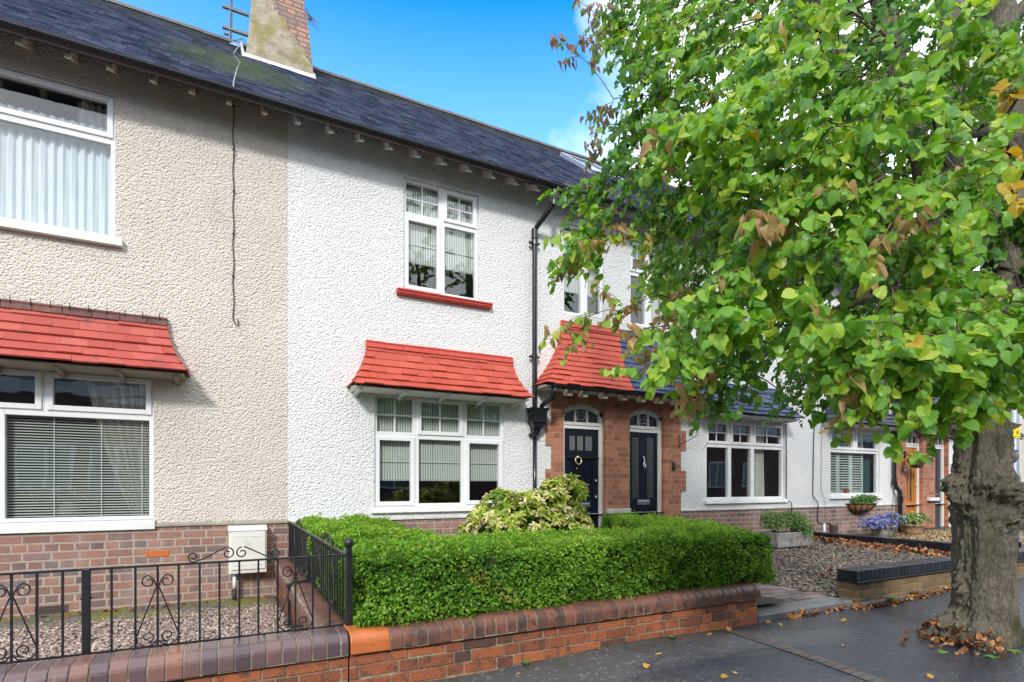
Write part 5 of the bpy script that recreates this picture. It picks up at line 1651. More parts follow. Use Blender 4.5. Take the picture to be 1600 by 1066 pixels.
rs = thing('railing', (0.65, 5.2, 0.3), 'black iron side railing with ball-topped corner post beside the box hedge', 'railing', 'garden railings')
b = MB(); b.box(0.642, 0.658, 3.38, 6.985, 0.742, 0.752); b.build('top_rail', 'black_iron', rs)
b = MB(); b.box(0.642, 0.658, 3.38, 6.985, 0.325, 0.335); b.build('bottom_rail', 'black_iron', rs)
for i in range(36):
    y = 3.46 + i * 0.098
    b = MB(); b.box(0.645, 0.655, y - 0.005, y + 0.005, 0.335, 0.742); b.build('bar', 'black_iron', rs)
b = MB(); b.box(0.632, 0.668, 3.345, 3.381, 0.285, 0.785); b.build('post', 'black_iron', rs, bev=0.003)
b = MB(); b.lathe([(0.001, -0.035), (0.02, -0.03), (0.014, -0.022), (0.026, -0.008), (0.031, 0.010), (0.026, 0.028), (0.012, 0.039), (0.001, 0.041)], (0.65, 3.363, 0.815), 18); b.build('ball_finial', 'black_iron', rs, smooth=True)
b = MB(); b.box(0.635, 0.665, 5.185, 5.215, 0.29, 0.742); b.build('post', 'black_iron', rs, bev=0.003)
b = MB(); b.box(0.478, 0.505, 5.17, 5.21, -0.06, 0.30); b.tube([(0.49, 5.19, 0.28), (0.51, 5.19, 0.315), (0.64, 5.19, 0.325)], 0.014, 8)
b.lathe([(0.001, .022), (.02, .015), (.022, 0), (.02, -.015), (.001, -.022)], (0.485, 5.19, 0.29), 10); b.build('stay', 'black_iron', rs, bev=0.003)
for y in (4.15, 5.9):
    crest(rs, y, 0.65, 0.752, 0.20, 'y')
for y in (3.95, 4.54, 5.62, 6.3):
    lyre(rs, y, 0.65, 0.337, 0.668, 0.093, 'y')

# ------------------------------------------------------------------ hedges


def hedge(label, boxes, n_per_m2, core, seed, cat='hedge'):
    """boxes: (cx, cy, hx, hy, z0, z1, angle, r)"""
    g = np.random.default_rng(seed)
    r = thing('box_hedge', (boxes[0][0], boxes[0][1], boxes[0][4]), label, cat, 'clipped box hedges')
    cb = MB(); Ps = []; Ns = []
    for cx, cy, hx, hy, z0, z1, ang, rad in boxes:
        ca, sa = math.cos(ang), math.sin(ang)
        hz = (z1 - z0) / 2; cz = (z0 + z1) / 2
        h = np.array([hx, hy, hz])
        areas = [(hx * hy * 4, 2, 1), (hx * hz * 4, 1, -1), (hx * hz * 4, 1, 1), (hy * hz * 4, 0, -1), (hy * hz * 4, 0, 1)]
        for A, ax, sg in areas:
            m = int(A * n_per_m2)
            p = g.uniform(-1, 1, (m, 3)) * h
            p[:, ax] = sg * h[ax]
            q = np.clip(p, -(h - rad), h - rad)
            nn = unit(p - q)
            p = q + nn * rad
            W = np.stack([cx + p[:, 0] * ca - p[:, 1] * sa, cy + p[:, 0] * sa + p[:, 1] * ca, cz + p[:, 2]], 1)
            N = np.stack([nn[:, 0] * ca - nn[:, 1] * sa, nn[:, 0] * sa + nn[:, 1] * ca, nn[:, 2]], 1)
            Ps.append(W); Ns.append(N)
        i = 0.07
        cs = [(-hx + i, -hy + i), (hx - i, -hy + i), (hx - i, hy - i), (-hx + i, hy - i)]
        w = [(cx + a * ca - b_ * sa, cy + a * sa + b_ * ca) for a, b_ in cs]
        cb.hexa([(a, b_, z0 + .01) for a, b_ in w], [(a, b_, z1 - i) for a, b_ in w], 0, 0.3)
    P = np.concatenate(Ps); N = np.concatenate(Ns)
    # drop what lies inside another box
    keep = np.ones(len(P), bool)
    for cx, cy, hx, hy, z0, z1, ang, rad in boxes:
        ca, sa = math.cos(ang), math.sin(ang)
        dx, dy = P[:, 0] - cx, P[:, 1] - cy
        lx, ly = dx * ca + dy * sa, -dx * sa + dy * ca
        keep &= ~((np.abs(lx) < hx - 0.06) & (np.abs(ly) < hy - 0.06) & (P[:, 2] < z1 - 0.06) & (P[:, 2] > z0 - 0.1))
    P, N = P[keep], N[keep]
    m = len(P)
    lump = fnoise(P, seed + 3, 9.0); fine = fnoise(P, seed + 4, 30.0)
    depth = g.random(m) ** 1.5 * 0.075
    hol = np.clip(fnoise(P, seed + 30, 14.0) - 0.55, 0, 1)
    P = P + N * (0.034 * lump + 0.018 * fine - depth + 0.015 - 0.11 * hol)[:, None]
    stray = (fnoise(P, seed + 31, 38.0) > 0.95) & (N[:, 2] > 0.2)
    P[stray] += (N[stray] + np.array([0, 0, .5])) * g.uniform(0, 0.035, (stray.sum(), 1))
    clump = fnoise(P, seed + 9, 45.0)
    dirv = unit(N * 0.8 + g.normal(0, 0.75, (m, 3)) + np.array([0, 0, 0.25]))
    U = unit(N * 0.9 + g.normal(0, 0.8, (m, 3)))
    low = fnoise(P, seed + 20, 2.2)
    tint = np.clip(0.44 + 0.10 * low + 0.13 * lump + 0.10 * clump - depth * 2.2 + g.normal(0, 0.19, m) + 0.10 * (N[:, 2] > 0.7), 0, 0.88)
    dead = (fnoise(P, seed + 12, 5.0) > 0.80) & (g.random(m) < 0.30)
    tint[dead] = g.uniform(0.92, 1.0, dead.sum())
    tint[g.random(m) < 0.004] = 0.98
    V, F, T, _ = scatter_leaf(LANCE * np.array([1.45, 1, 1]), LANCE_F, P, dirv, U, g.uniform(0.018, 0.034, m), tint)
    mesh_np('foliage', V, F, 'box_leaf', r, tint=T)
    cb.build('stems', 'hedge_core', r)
    return r


hedge('clipped green box hedge above the orange brick wall, wrapping the corner by the railings',
      [(2.50, 3.68, 1.80, 0.42, 0.30, 0.750, 0, 0.07), (1.12, 5.35, 0.40, 1.42, 0.08, 0.765, 0, 0.07)], 13000, 'a', 21)
hedge('lower dark box hedge behind the front hedge by the two navy doors',
      [(4.50, 5.05, 0.36, 1.25, 0.10, 0.755, -0.42, 0.07)], 8000, 'b', 22)

# ------------------------------------------------------------------ shrub and pot plants


def whorls(name, centres, normals, per, size, mat, parent, shape, faces, spread, tintf, seed, droop=0.3):
    g = np.random.default_rng(seed)
    k = len(centres)
    C = np.repeat(centres, per, 0); N = np.repeat(normals, per, 0)
    d = unit(N * spread + g.normal(0, 1.0, (k * per, 3)))
    nn = unit(N + 0.5 * g.normal(0, 1, (k * per, 3)) + np.array([0, 0, 0.5]))
    sz = g.uniform(size * 0.7, size * 1.25, k * per)
    V, F, T, _ = scatter_leaf(shape, faces, C + d * 0.006, nn, d, sz, tintf(g, k, per), bend=-droop * g.random(k * per))
    return mesh_np(name, V, F, mat, parent, tint=T)


g = np.random.default_rng(31)
sh = thing('variegated_shrub', (3.0, 5.3, 0.1), 'bushy cream and yellow-green variegated shrub below the striped blinds', 'shrub')
cs, ns = [], []
for (cx, cy, cz, rx, ry, rz, k) in ((2.72, 5.25, 0.66, 0.50, 0.42, 0.40, 150), (3.16, 5.3, 0.72, 0.48, 0.42, 0.36, 150), (3.38, 5.30, 1.04, 0.26, 0.26, 0.25, 60), (3.40, 5.2, 0.62, 0.28, 0.35, 0.28, 50), (3.50, 5.3, 1.12, 0.16, .14, .10, 12),
                                    (2.42, 5.25, 0.85, 0.16, 0.14, 0.08, 12), (2.62, 5.25, 1.03, 0.18, 0.15, 0.08, 14), (3.0, 5.2, 1.0, 0.3, 0.25, 0.10, 26)):
    d = unit(g.normal(0, 1, (k, 3))); d[:, 2] = np.abs(d[:, 2]) * 0.9 + d[:, 2] * 0.1
    rr = g.uniform(0.82, 1.10, (k, 1))
    cs.append(np.array([cx, cy, cz]) + d * np.array([rx, ry, rz]) * rr); ns.append(unit(d + np.array([0, 0, 0.35])))
cs, ns = np.concatenate(cs), np.concatenate(ns)


def vt(g, k, per):
    base = np.repeat(np.clip(g.normal(0.60, 0.27, k), 0, 1), per)
    return np.clip(base + g.normal(0, 0.16, k * per), 0, 1)


whorls('foliage', cs, ns, 15, 0.072, 'variegated_leaf', sh, OVAL * np.array([0.62, 1, 1]), OVAL_F, 0.7, vt, 32)
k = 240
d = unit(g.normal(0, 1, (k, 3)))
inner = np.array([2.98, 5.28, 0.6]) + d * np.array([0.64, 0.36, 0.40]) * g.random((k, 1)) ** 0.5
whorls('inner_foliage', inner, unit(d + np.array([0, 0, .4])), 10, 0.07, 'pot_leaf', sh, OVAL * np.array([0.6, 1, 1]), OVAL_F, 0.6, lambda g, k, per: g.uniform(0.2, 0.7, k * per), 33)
b = MB()
for i in range(0, len(cs), 4):
    c = cs[i]; o = np.array([3.05 + rnd.uniform(-.12, .12), 5.3 + rnd.uniform(-.1, .1), 0.10])
    mid = o * 0.45 + c * 0.55 + np.array([0, 0, 0.06])
    b.tube([o, mid, c], [0.010, 0.006, 0.003], 5)
b.build('stem', 'twig', sh)


def mound(name, loc, label, cat, lumps, size, n_leaf, leaf_tint, flowers=None, fl_size=0.02, shape=OVAL, faces=OVAL_F, seed=1, group=None):
    """small plant: leaf clumps on mounds, petals on top"""
    g = np.random.default_rng(seed)
    r = thing(name, loc, label, cat, group)
    C = []; N = []
    for cx, cy, cz, rx, ry, rz in lumps:
        m = max(8, int(n_leaf * rx * rz / sum(l[3] * l[5] for l in lumps)))
        d = unit(g.normal(0, 1, (m, 3))); d[:, 2] = np.where(d[:, 2] < -0.3, -d[:, 2], d[:, 2])
        C.append(np.array([cx, cy, cz]) + d * np.array([rx, ry, rz]) * g.uniform(0.35, 1.08, (m, 1))); N.append(d)
    C, N = np.concatenate(C), np.concatenate(N)
    m = len(C)
    lo, hi = leaf_tint
    V, F, T, _ = scatter_leaf(shape, faces, C, unit(N + g.normal(0, .6, (m, 3)) + np.array([0, 0, .5])), unit(N + g.normal(0, .8, (m, 3))), g.uniform(size * .7, size * 1.3, m), g.uniform(lo, hi, m), bend=-0.3 * g.random(m))
    mesh_np('foliage', V, F, 'pot_leaf', r, tint=T)
    if flowers:
        k, tints = flowers
        i = g.choice(m, k)
        P = C[i] + N[i] * 0.03 + np.array([0, 0, 0.01])
        pet = 5
        a = np.tile(np.arange(pet) * 6.283 / pet, k)
        nn = unit(N[i] + np.array([0, -0.5, 0.4])); nn = np.repeat(nn, pet, 0)
        e1 = unit(np.cross(nn, np.array([0, 0, 1.0]) + g.normal(0, .01, (k * pet, 3)))); e2 = np.cross(nn, e1)
        U = e1 * np.cos(a)[:, None] + e2 * np.sin(a)[:, None]
        tt = np.repeat(g.choice(tints, k), pet)
        V, F, T, _ = scatter_leaf(OVAL * np.array([1.2, 1, 1]), OVAL_F, np.repeat(P, pet, 0), nn, U, np.repeat(g.uniform(fl_size * .7, fl_size * 1.2, k), pet), tt)
        mesh_np('blossoms', V, F, 'petal', r, tint=T)
    b = MB()
    for i in range(0, m, max(1, m // 30)):
        b.tube([(loc[0] + rnd.uniform(-.03, .03), loc[1] + rnd.uniform(-.03, .03), loc[2]), tuple(C[i])], [0.005, 0.002], 4)
    b.build('stem', 'twig_fresh', r)
    return r


# stone trough
t = thing('stone_trough', (8.4, 6.15, 0.12), 'weathered pale stone trough on the dark gravel beside the hedge end', 'planter')
b = MB()
def trough_ring(s, z):
    return [(8.33 - 0.46 * s, 6.10 - 0.17 * s, z), (8.33 + 0.46 * s, 6.10 - 0.17 * s, z), (8.33 + 0.46 * s, 6.10 + 0.17 * s, z), (8.33 - 0.46 * s, 6.10 + 0.17 * s, z)]
o_, i_ = trough_ring(1.0, 0.39), trough_ring(0.86, 0.39)
b.hexa(trough_ring(0.90, 0.15), trough_ring(1.0, 0.36))
for k in range(4):
    b.hexa([trough_ring(1.0, 0.3601)[k], trough_ring(1.0, 0.3601)[(k + 1) % 4], trough_ring(.86, 0.3601)[(k + 1) % 4], trough_ring(.86, 0.3601)[k]], [o_[k], o_[(k + 1) % 4], i_[(k + 1) % 4], i_[k]])
b.build('basin', 'trough_stone', t, bev=0.015)
b = MB(); b.box(8.0, 8.10, 5.98, 6.22, 0.10, 0.152); b.box(8.56, 8.66, 5.98, 6.22, 0.10, 0.152); b.build('foot', 'trough_stone', t, bev=0.01)
mound('trough_plant', (8.05, 6.1, 0.37), 'silvery grey-green leafy plant on the left of the stone trough', 'plant', [(8.05, 6.1, 0.50, 0.28, 0.2, 0.20), (7.92, 6.1, 0.62, 0.18, 0.15, 0.14)], 0.035, 1500, (0.75, 1.0), (14, [1.0]), 0.015, seed=41)
mound('trough_plant', (8.5, 6.1, 0.37), 'bright green bushy plant spilling over the right of the stone trough', 'plant', [(8.52, 6.05, 0.50, 0.28, 0.22, 0.20), (8.62, 5.98, 0.36, 0.18, 0.15, 0.16), (8.40, 6.1, 0.62, 0.20, 0.16, 0.12)], 0.035, 1700, (0.25, 0.8), (10, [1.0]), 0.015, seed=42)

# hay-rack basket on the plinth
t = thing('wall_basket', (11.84, 6.95, 0.75), 'half-round coir wall basket hung under the shuttered window', 'basket')
b = MB()
prof = [(0.02, -0.20), (0.16, -0.19), (0.30, -0.14), (0.40, -0.06), (0.44, 0.0)]
vs = []; fs = []; n = 17
for rr, zz in prof:
    for k in range(n):
        a = math.pi + math.pi * k / (n - 1)
        vs.append((11.84 + rr * math.cos(a), 6.985 + rr * 0.62 * math.sin(a), 0.78 + zz))
for i in range(len(prof) - 1):
    for k in range(n - 1):
        fs.append((i * n + k, i * n + k + 1, (i + 1) * n + k + 1, (i + 1) * n + k))
b.add(vs, fs); b.build('liner', 'coir', t, smooth=True)
b = MB()
for k in range(1, 16, 2):
    a = math.pi + math.pi * k / 16
    b.tube([(11.84 + (rr + .008) * math.cos(a), 6.985 + (rr + .008) * 0.62 * math.sin(a), 0.78 + zz) for rr, zz in prof], 0.007, 5)
for i in (2, 4):
    rr, zz = prof[i]
    b.tube([(11.84 + (rr + .012) * math.cos(math.pi + math.pi * k / 16), 6.985 + (rr + .012) * 0.62 * math.sin(math.pi + math.pi * k / 16), 0.78 + zz) for k in range(17)], 0.008, 5)
b.build('frame', 'black_iron', t)
mound('basket_plant', (11.84, 6.85, 0.78), 'leafy green plant with purple heads in the coir wall basket', 'plant', [(11.75, 6.86, 0.83, 0.30, 0.12, 0.13), (12.0, 6.86, 0.85, 0.26, 0.12, 0.12)], 0.05, 700, (0.2, 0.75), (22, [0.7, 0.0]), 0.02, seed=43)


def pot(label, x, y, z, r0, r1, h, mat):
    t = thing('flower_pot', (x, y, z), label, 'pot')
    b = MB(); b.lathe([(0.001, 0.0), (r0, 0.0), ((r0 + r1) / 2 + 0.006, h * 0.5), (r1, h * 0.86), (r1 + 0.016, h * 0.87), (r1 + 0.018, h), (r1 - 0.004, h), (r1 - 0.012, h * 0.88), (0.001, h * 0.86)], (x, y, z), 24)
    b.build('pot_body', mat, t, smooth=True)
    return t


pot('pale stone pot under the blue flowers in front of the shuttered window', 11.75, 6.45, 0.10, 0.15, 0.21, 0.26, 'trough_stone')
mound('lobelia', (11.75, 6.45, 0.35), 'wide mound of violet-blue trailing flowers below the wall basket', 'flowers', [(11.45, 6.42, 0.36, 0.34, 0.24, 0.16), (12.02, 6.45, 0.40, 0.34, 0.24, 0.19)], 0.03, 1500, (0.1, 0.6), (520, [0.6, 0.62, 0.8, 0.75]), 0.030, seed=44)
pot('round cream pot left of the orange wooden door', 12.80, 6.45, 0.09, 0.14, 0.22, 0.26, 'terra_pot')
mound('pot_flowers', (12.80, 6.45, 0.34), 'yellow-green leafy plant with peach flowers in the cream pot', 'flowers', [(12.70, 6.42, 0.42, 0.30, 0.22, 0.13), (12.98, 6.42, 0.46, 0.22, 0.2, 0.12)], 0.055, 700, (0.6, 0.9), (26, [0.4]), 0.035, seed=45)
t = thing('hanging_basket', (13.55, 6.72, 1.66), 'dark wicker hanging basket in front of the orange wooden door', 'basket')
b = MB(); b.lathe([(0.001, -0.12), (0.08, -0.11), (0.13, -0.06), (0.16, 0.02), (0.165, 0.03), (0.15, 0.03), (0.001, 0.0)], (13.55, 6.72, 1.66), 20); b.build('bowl', 'wicker', t, smooth=True)
b = MB()
for a in (0.4, 2.5, 4.6):
    b.tube([(13.55 + 0.16 * math.cos(a), 6.72 + 0.16 * math.sin(a), 1.69), (13.55, 6.72, 2.20)], 0.003, 4)
b.tube([(13.55, 6.72, 2.2), (13.55, 6.72, 2.45), (13.55, 6.99, 2.45)], 0.005, 5); b.build('chain', 'black_iron', t)
mound('basket_flowers', (13.55, 6.72, 1.68), 'yellow and white pansies with trailing leaves in the hanging basket', 'flowers', [(13.55, 6.70, 1.76, 0.21, 0.2, 0.11), (13.36, 6.66, 1.68, 0.12, 0.1, 0.08), (13.80, 6.62, 1.72, 0.12, 0.1, 0.07)], 0.05, 520, (0.2, 0.8), (34, [0.2, 0.2, 0.0, 0.4]), 0.045, seed=46)
# small things on window boards
t = pot('small red plant pot on the window board in front of the slatted shutters', 11.62, 7.105, 0.97, 0.045, 0.06, 0.10, 'pot_red')
fb = thing('flower_ornament', (-1.60, 7.55, 0.8), 'white flower arrangement just visible through the venetian blind', 'flowers')
g = np.random.default_rng(47)
P = np.array([[-1.62, 7.5, 1.08], [-1.5, 7.55, 1.10], [-1.78, 7.5, 1.04], [-1.36, 7.5, 1.06], [-1.26, 7.52, 1.02]]); m = 14
for pp in P:
    C = np.repeat(pp[None], m, 0); d = unit(g.normal(0, 1, (m, 3)))
    V, F, T, _ = scatter_leaf(OVAL, OVAL_F, C, unit(g.normal(0, 1, (m, 3))), d, g.uniform(.05, .09, m), np.zeros(m))
    mesh_np('flower', V, F, 'petal', fb, tint=T)
b = MB(); b.lathe([(0.001, 0), (0.10, 0), (0.12, 0.1), (0.05, 0.2), (0.045, 0.2), (0.001, 0.02)], (-1.52, 7.55, 0.78), 16); b.build('vase', 'upvc', fb, smooth=True)

# ------------------------------------------------------------------ lamp post
lp = thing('lamp_post', (10.35, 3.85, 0), 'grey galvanised street post with a yellow sticker behind the tree trunk', 'lamp post')
b = MB(); b.lathe([(0.095, 0.0), (0.095, 0.32), (0.088, 0.36)], (10.35, 3.85, -0.02), 20); b.build('base', 'black_paint', lp, smooth=True)
b = MB(); b.lathe([(0.088, 0.34), (0.088, 1.30), (0.075, 1.36), (0.062, 6.6)], (10.35, 3.85, 0), 20); b.build('column', 'galvanised', lp, smooth=True)
b = MB(); b.tube([(10.35, 3.85, 6.55), (10.35, 3.7, 6.75), (10.35, 3.2, 6.85)], 0.04, 10); b.hexa([(10.25, 2.7, 6.80), (10.45, 2.7, 6.80), (10.45, 3.3, 6.80), (10.25, 3.3, 6.80)], [(10.28, 2.75, 6.90), (10.42, 2.75, 6.90), (10.42, 3.25, 6.90), (10.28, 3.25, 6.90)]); b.build('lantern', 'galvanised', lp)
b = MB()
n = 10
for k in range(n):
    a0, a1 = math.pi * (1.0 + 0.62 * k / n), math.pi * (1.0 + 0.62 * (k + 1) / n)
    q = lambda a, z: (10.35 + 0.079 * math.cos(a), 3.85 + 0.079 * math.sin(a), z)
    b.quad(q(a0, 1.86), q(a1, 1.86), q(a1, 2.05), q(a0, 2.05))
st = b.build('sticker', 'yellow_sticker', lp)
b = MB()
q = lambda a, z: (10.35 + 0.0805 * math.cos(a), 3.85 + 0.0805 * math.sin(a), z)
b.add([q(4.0, 1.96), q(4.3, 1.96), q(4.15, 1.90)], [(0, 1, 2)]); b.quad(q(3.8, 1.865), q(4.5, 1.865), q(4.5, 1.885), q(3.8, 1.885)); b.build('sticker_mark', 'cable_black', st)

# ------------------------------------------------------------------ the street tree
tree = thing('lime_tree', (4.92, 2.02, 0.0), 'big old lime tree with burred trunk and drooping green leaves on the pavement', 'tree')
RV = np.array([0.888, -0.46])
FV = np.array([0.46, 0.888])
TC = np.array([4.95, 2.02])
# half width and sideways shift of the trunk by height
prof = [(-0.12, 0.33, 0.01), (0.0, 0.285, 0.01), (0.10, 0.262, 0.015), (0.22, 0.240, 0.012), (0.42, 0.225, 0.012), (0.65, 0.220, 0.015), (0.80, 0.228, 0.016), (0.98, 0.225, 0.01), (1.12, 0.225, 0.0), (1.28, 0.212, 0.0), (1.45, 0.205, 0.005), (1.65, 0.185, 0.0), (1.82, 0.185, 0.0), (2.0, 0.20, -0.01), (2.15, 0.22, -0.02)]
pz = np.array([p[0] for p in prof]); pr_ = 0.75 * np.array([p[1] for p in prof]); ps = np.array([p[2] for p in prof])
nz_, na_ = 260, 190
zz = np.linspace(-0.12, 2.15, nz_); aa = np.linspace(0, 2 * np.pi, na_, endpoint=False)
Z, A = np.meshgrid(zz, aa, indexing='ij')
Rr = np.interp(Z, pz, pr_)
# angle measured from RV (to the right of the street view) towards FV
burls = [(3.05, 1.15, 0.060, 0.12, 0.42), (3.4, 1.02, 0.05, 0.10, 0.35), (0.05, 1.42, 0.095, 0.085, 0.22), (0.0, 1.62, 0.06, 0.06, 0.2), (-0.05, 1.22, 0.07, 0.04, 0.2), (0.1, 1.06, 0.09, 0.10, 0.30), (-0.25, 0.92, 0.07, 0.09, 0.3), (-1.35, 1.12, 0.075, 0.10, 0.5),
         (-1.9, 1.16, 0.05, 0.08, 0.4), (-0.8, 1.02, 0.05, 0.09, 0.4), (-1.5, 0.90, 0.03, 0.08, 0.4), (3.3, 0.42, 0.045, 0.09, 0.3), (3.1, 0.12, 0.11, 0.12, 0.5), (-2.4, 0.06, 0.10, 0.11, 0.45), (0.0, 0.05, 0.08, 0.10, 0.45), (2.9, 1.55, 0.03, 0.06, 0.3), (1.5, 1.0, 0.06, 0.15, 0.6), (3.0, 1.78, 0.03, 0.08, 0.3)]
for a0, z0, amp, sz, sa in burls:
    da = (A - a0 + np.pi) % (2 * np.pi) - np.pi
    Rr = Rr + 0.92 * amp * np.exp(-(da / sa) ** 2 - ((Z - z0) / sz) ** 2)
for k, ph, amp in ((5, 0.4, 0.012), (8, 1.7, 0.008), (13, 2.2, 0.004)):
    Rr = Rr + amp * np.sin(k * A + ph + 0.6 * np.sin(2.1 * Z + ph))
pts = np.stack([np.cos(A) * 0.28, np.sin(A) * 0.28, Z], 2).reshape(-1, 3)
fib = fnoise(pts * np.array([3.2, 3.2, 0.55]), 5, 22.0).reshape(A.shape)
rough = fnoise(pts, 6, 26.0).reshape(A.shape)
bmask = np.zeros_like(Z)
for a0, z0, amp, sz, sa in burls:
    da = (A - a0 + np.pi) % (2 * np.pi) - np.pi
    bmask = np.maximum(bmask, np.exp(-(da / (sa * 1.2)) ** 2 - ((Z - z0) / (sz * 1.2)) ** 2))
lumpy = fnoise(pts, 8, 48.0).reshape(A.shape)
fis = np.abs(fnoise(pts * np.array([1, 1, 0.22]), 15, 85.0)).reshape(A.shape)
knob = np.abs(fnoise(pts, 16, 70.0)).reshape(A.shape)
Rr = Rr + 0.006 * fib + 0.005 * rough - 0.007 * np.clip(0.35 - fis, 0, 1) / 0.35 + 0.006 * knob + bmask * (0.024 * lumpy + 0.014 * rough + 0.036 * knob)
SH = np.interp(Z, pz, ps)
ox = RV[0] * (np.cos(A) * Rr + SH) + FV[0] * np.sin(A) * Rr
oy = RV[1] * (np.cos(A) * Rr + SH) + FV[1] * np.sin(A) * Rr
V = np.stack([TC[0] + ox, TC[1] + oy, Z], 2).reshape(-1, 3)
F = [(i * na_ + k, i * na_ + (k + 1) % na_, (i + 1) * na_ + (k + 1) % na_, (i + 1) * na_ + k) for i in range(nz_ - 1) for k in range(na_)]
mesh_np('trunk', V, F, 'bark', tree, smooth=True)


def limb(pts, r0, r1, seed, n=26):
    """a thick limb with bumps"""
    g = np.random.default_rng(seed)
    P = [Vector(p) for p in pts]
    out = []; rs = []
    m = len(P) - 1
    for i in range(n + 1):
        t = i / n * m; k = min(int(t), m - 1); f = t - k
        p0, p1, p2, p3 = P[max(k - 1, 0)], P[k], P[k + 1], P[min(k + 2, m)]
        p = 0.5 * ((2 * p1) + (p2 - p0) * f + (2 * p0 - 5 * p1 + 4 * p2 - p3) * f * f + (3 * p1 - p0 - 3 * p2 + p3) * f ** 3)
        out.append(p + Vector(g.normal(0, 0.008, 3))); rs.append((r0 + (r1 - r0) * i / n) * (1 + 0.10 * g.normal()))
    return out, rs


limbs = [([(4.86, 2.06, 1.95), (4.70, 2.19, 2.15), (4.65, 2.21, 2.63), (4.80, 2.19, 3.23), (4.89, 2.20, 3.98), (5.03, 2.24, 4.95), (5.0, 2.3, 6.2), (4.9, 2.4, 7.6)], 0.19, 0.05),
         ([(4.98, 1.98, 1.95), (5.02, 1.93, 2.3), (5.03, 1.90, 2.83), (5.16, 1.95, 3.58), (5.24, 2.02, 4.47), (5.44, 2.14, 5.55), (5.7, 2.2, 6.8), (5.8, 2.2, 8.0)], 0.20, 0.05),
         ([(4.80, 2.19, 3.1), (4.45, 2.23, 3.7), (4.16, 2.24, 4.32), (3.9, 2.3, 5.2), (3.7, 2.4, 6.2)], 0.09, 0.03),
         ([(4.70, 2.2, 2.7), (4.2, 2.35, 3.3), (3.75, 2.3, 3.9), (3.40, 2.30, 4.30), (3.1, 2.3, 5.0)], 0.08, 0.03),
         ([(4.75, 2.2, 2.9), (4.3, 2.6, 3.2), (3.7, 3.0, 3.5), (3.0, 3.4, 3.7)], 0.05, 0.012),
         ([(4.66, 2.2, 2.5), (4.1, 2.1, 2.75), (3.5, 2.0, 2.85), (2.9, 2.1, 2.7)], 0.045, 0.010),
         ([(4.9, 1.95, 2.7), (4.3, 1.6, 3.0), (3.6, 1.4, 3.0), (2.9, 1.35, 2.75)], 0.045, 0.010),
         ([(5.1, 1.95, 3.3), (4.6, 1.4, 3.6), (4.0, 1.1, 3.6), (3.3, 1.0, 3.3)], 0.045, 0.010),
         ([(4.7, 2.25, 2.6), (5.0, 3.0, 2.8), (5.3, 4.0, 2.7), (5.7, 4.8, 2.3)], 0.05, 0.012),
         ([(5.05, 1.95, 2.8), (5.8, 2.2, 3.3), (6.6, 2.4, 3.5), (7.4, 2.5, 3.4)], 0.06, 0.015),
         ([(4.85, 2.2, 3.7), (4.6, 3.0, 4.2), (4.3, 3.8, 4.4)], 0.05, 0.012),
         ([(5.3, 2.0, 4.7), (6.0, 1.8, 5.3), (6.8, 1.7, 5.8)], 0.05, 0.015),
         ([(5.0, 1.95, 2.35), (4.85, 1.55, 2.42), (4.6, 1.2, 2.35), (4.3, 1.0, 2.1)], 0.03, 0.008)]
b = MB(); nodes = []
for i, (p, r0, r1) in enumerate(limbs):
    o, rs = limb(p, r0, r1, 50 + i)
    b.tube(o, rs, 12)
    s = 0 if r0 < 0.15 else 8
    nodes += [(np.array(q), rr) for q, rr in zip(o[s:], rs[s:])]
# knuckles left by pollarding
for c, r in (((3.40, 2.30, 4.28), 0.14), ((4.16, 2.24, 4.32), 0.13), ((4.68, 2.20, 2.45), 0.20), ((5.05, 1.92, 2.55), 0.21), ((4.83, 2.19, 3.3), 0.14)):
    pf = [(0.001, -r)] + [(r * math.sin(math.pi * k / 8) * rnd.uniform(.85, 1.15), -r * math.cos(math.pi * k / 8)) for k in range(1, 8)] + [(0.001, r)]
    b.lathe(pf, c, 12, sx=rnd.uniform(.85, 1.1), sy=rnd.uniform(.85, 1.1))
b.build('limb', 'bark', tree, smooth=True)

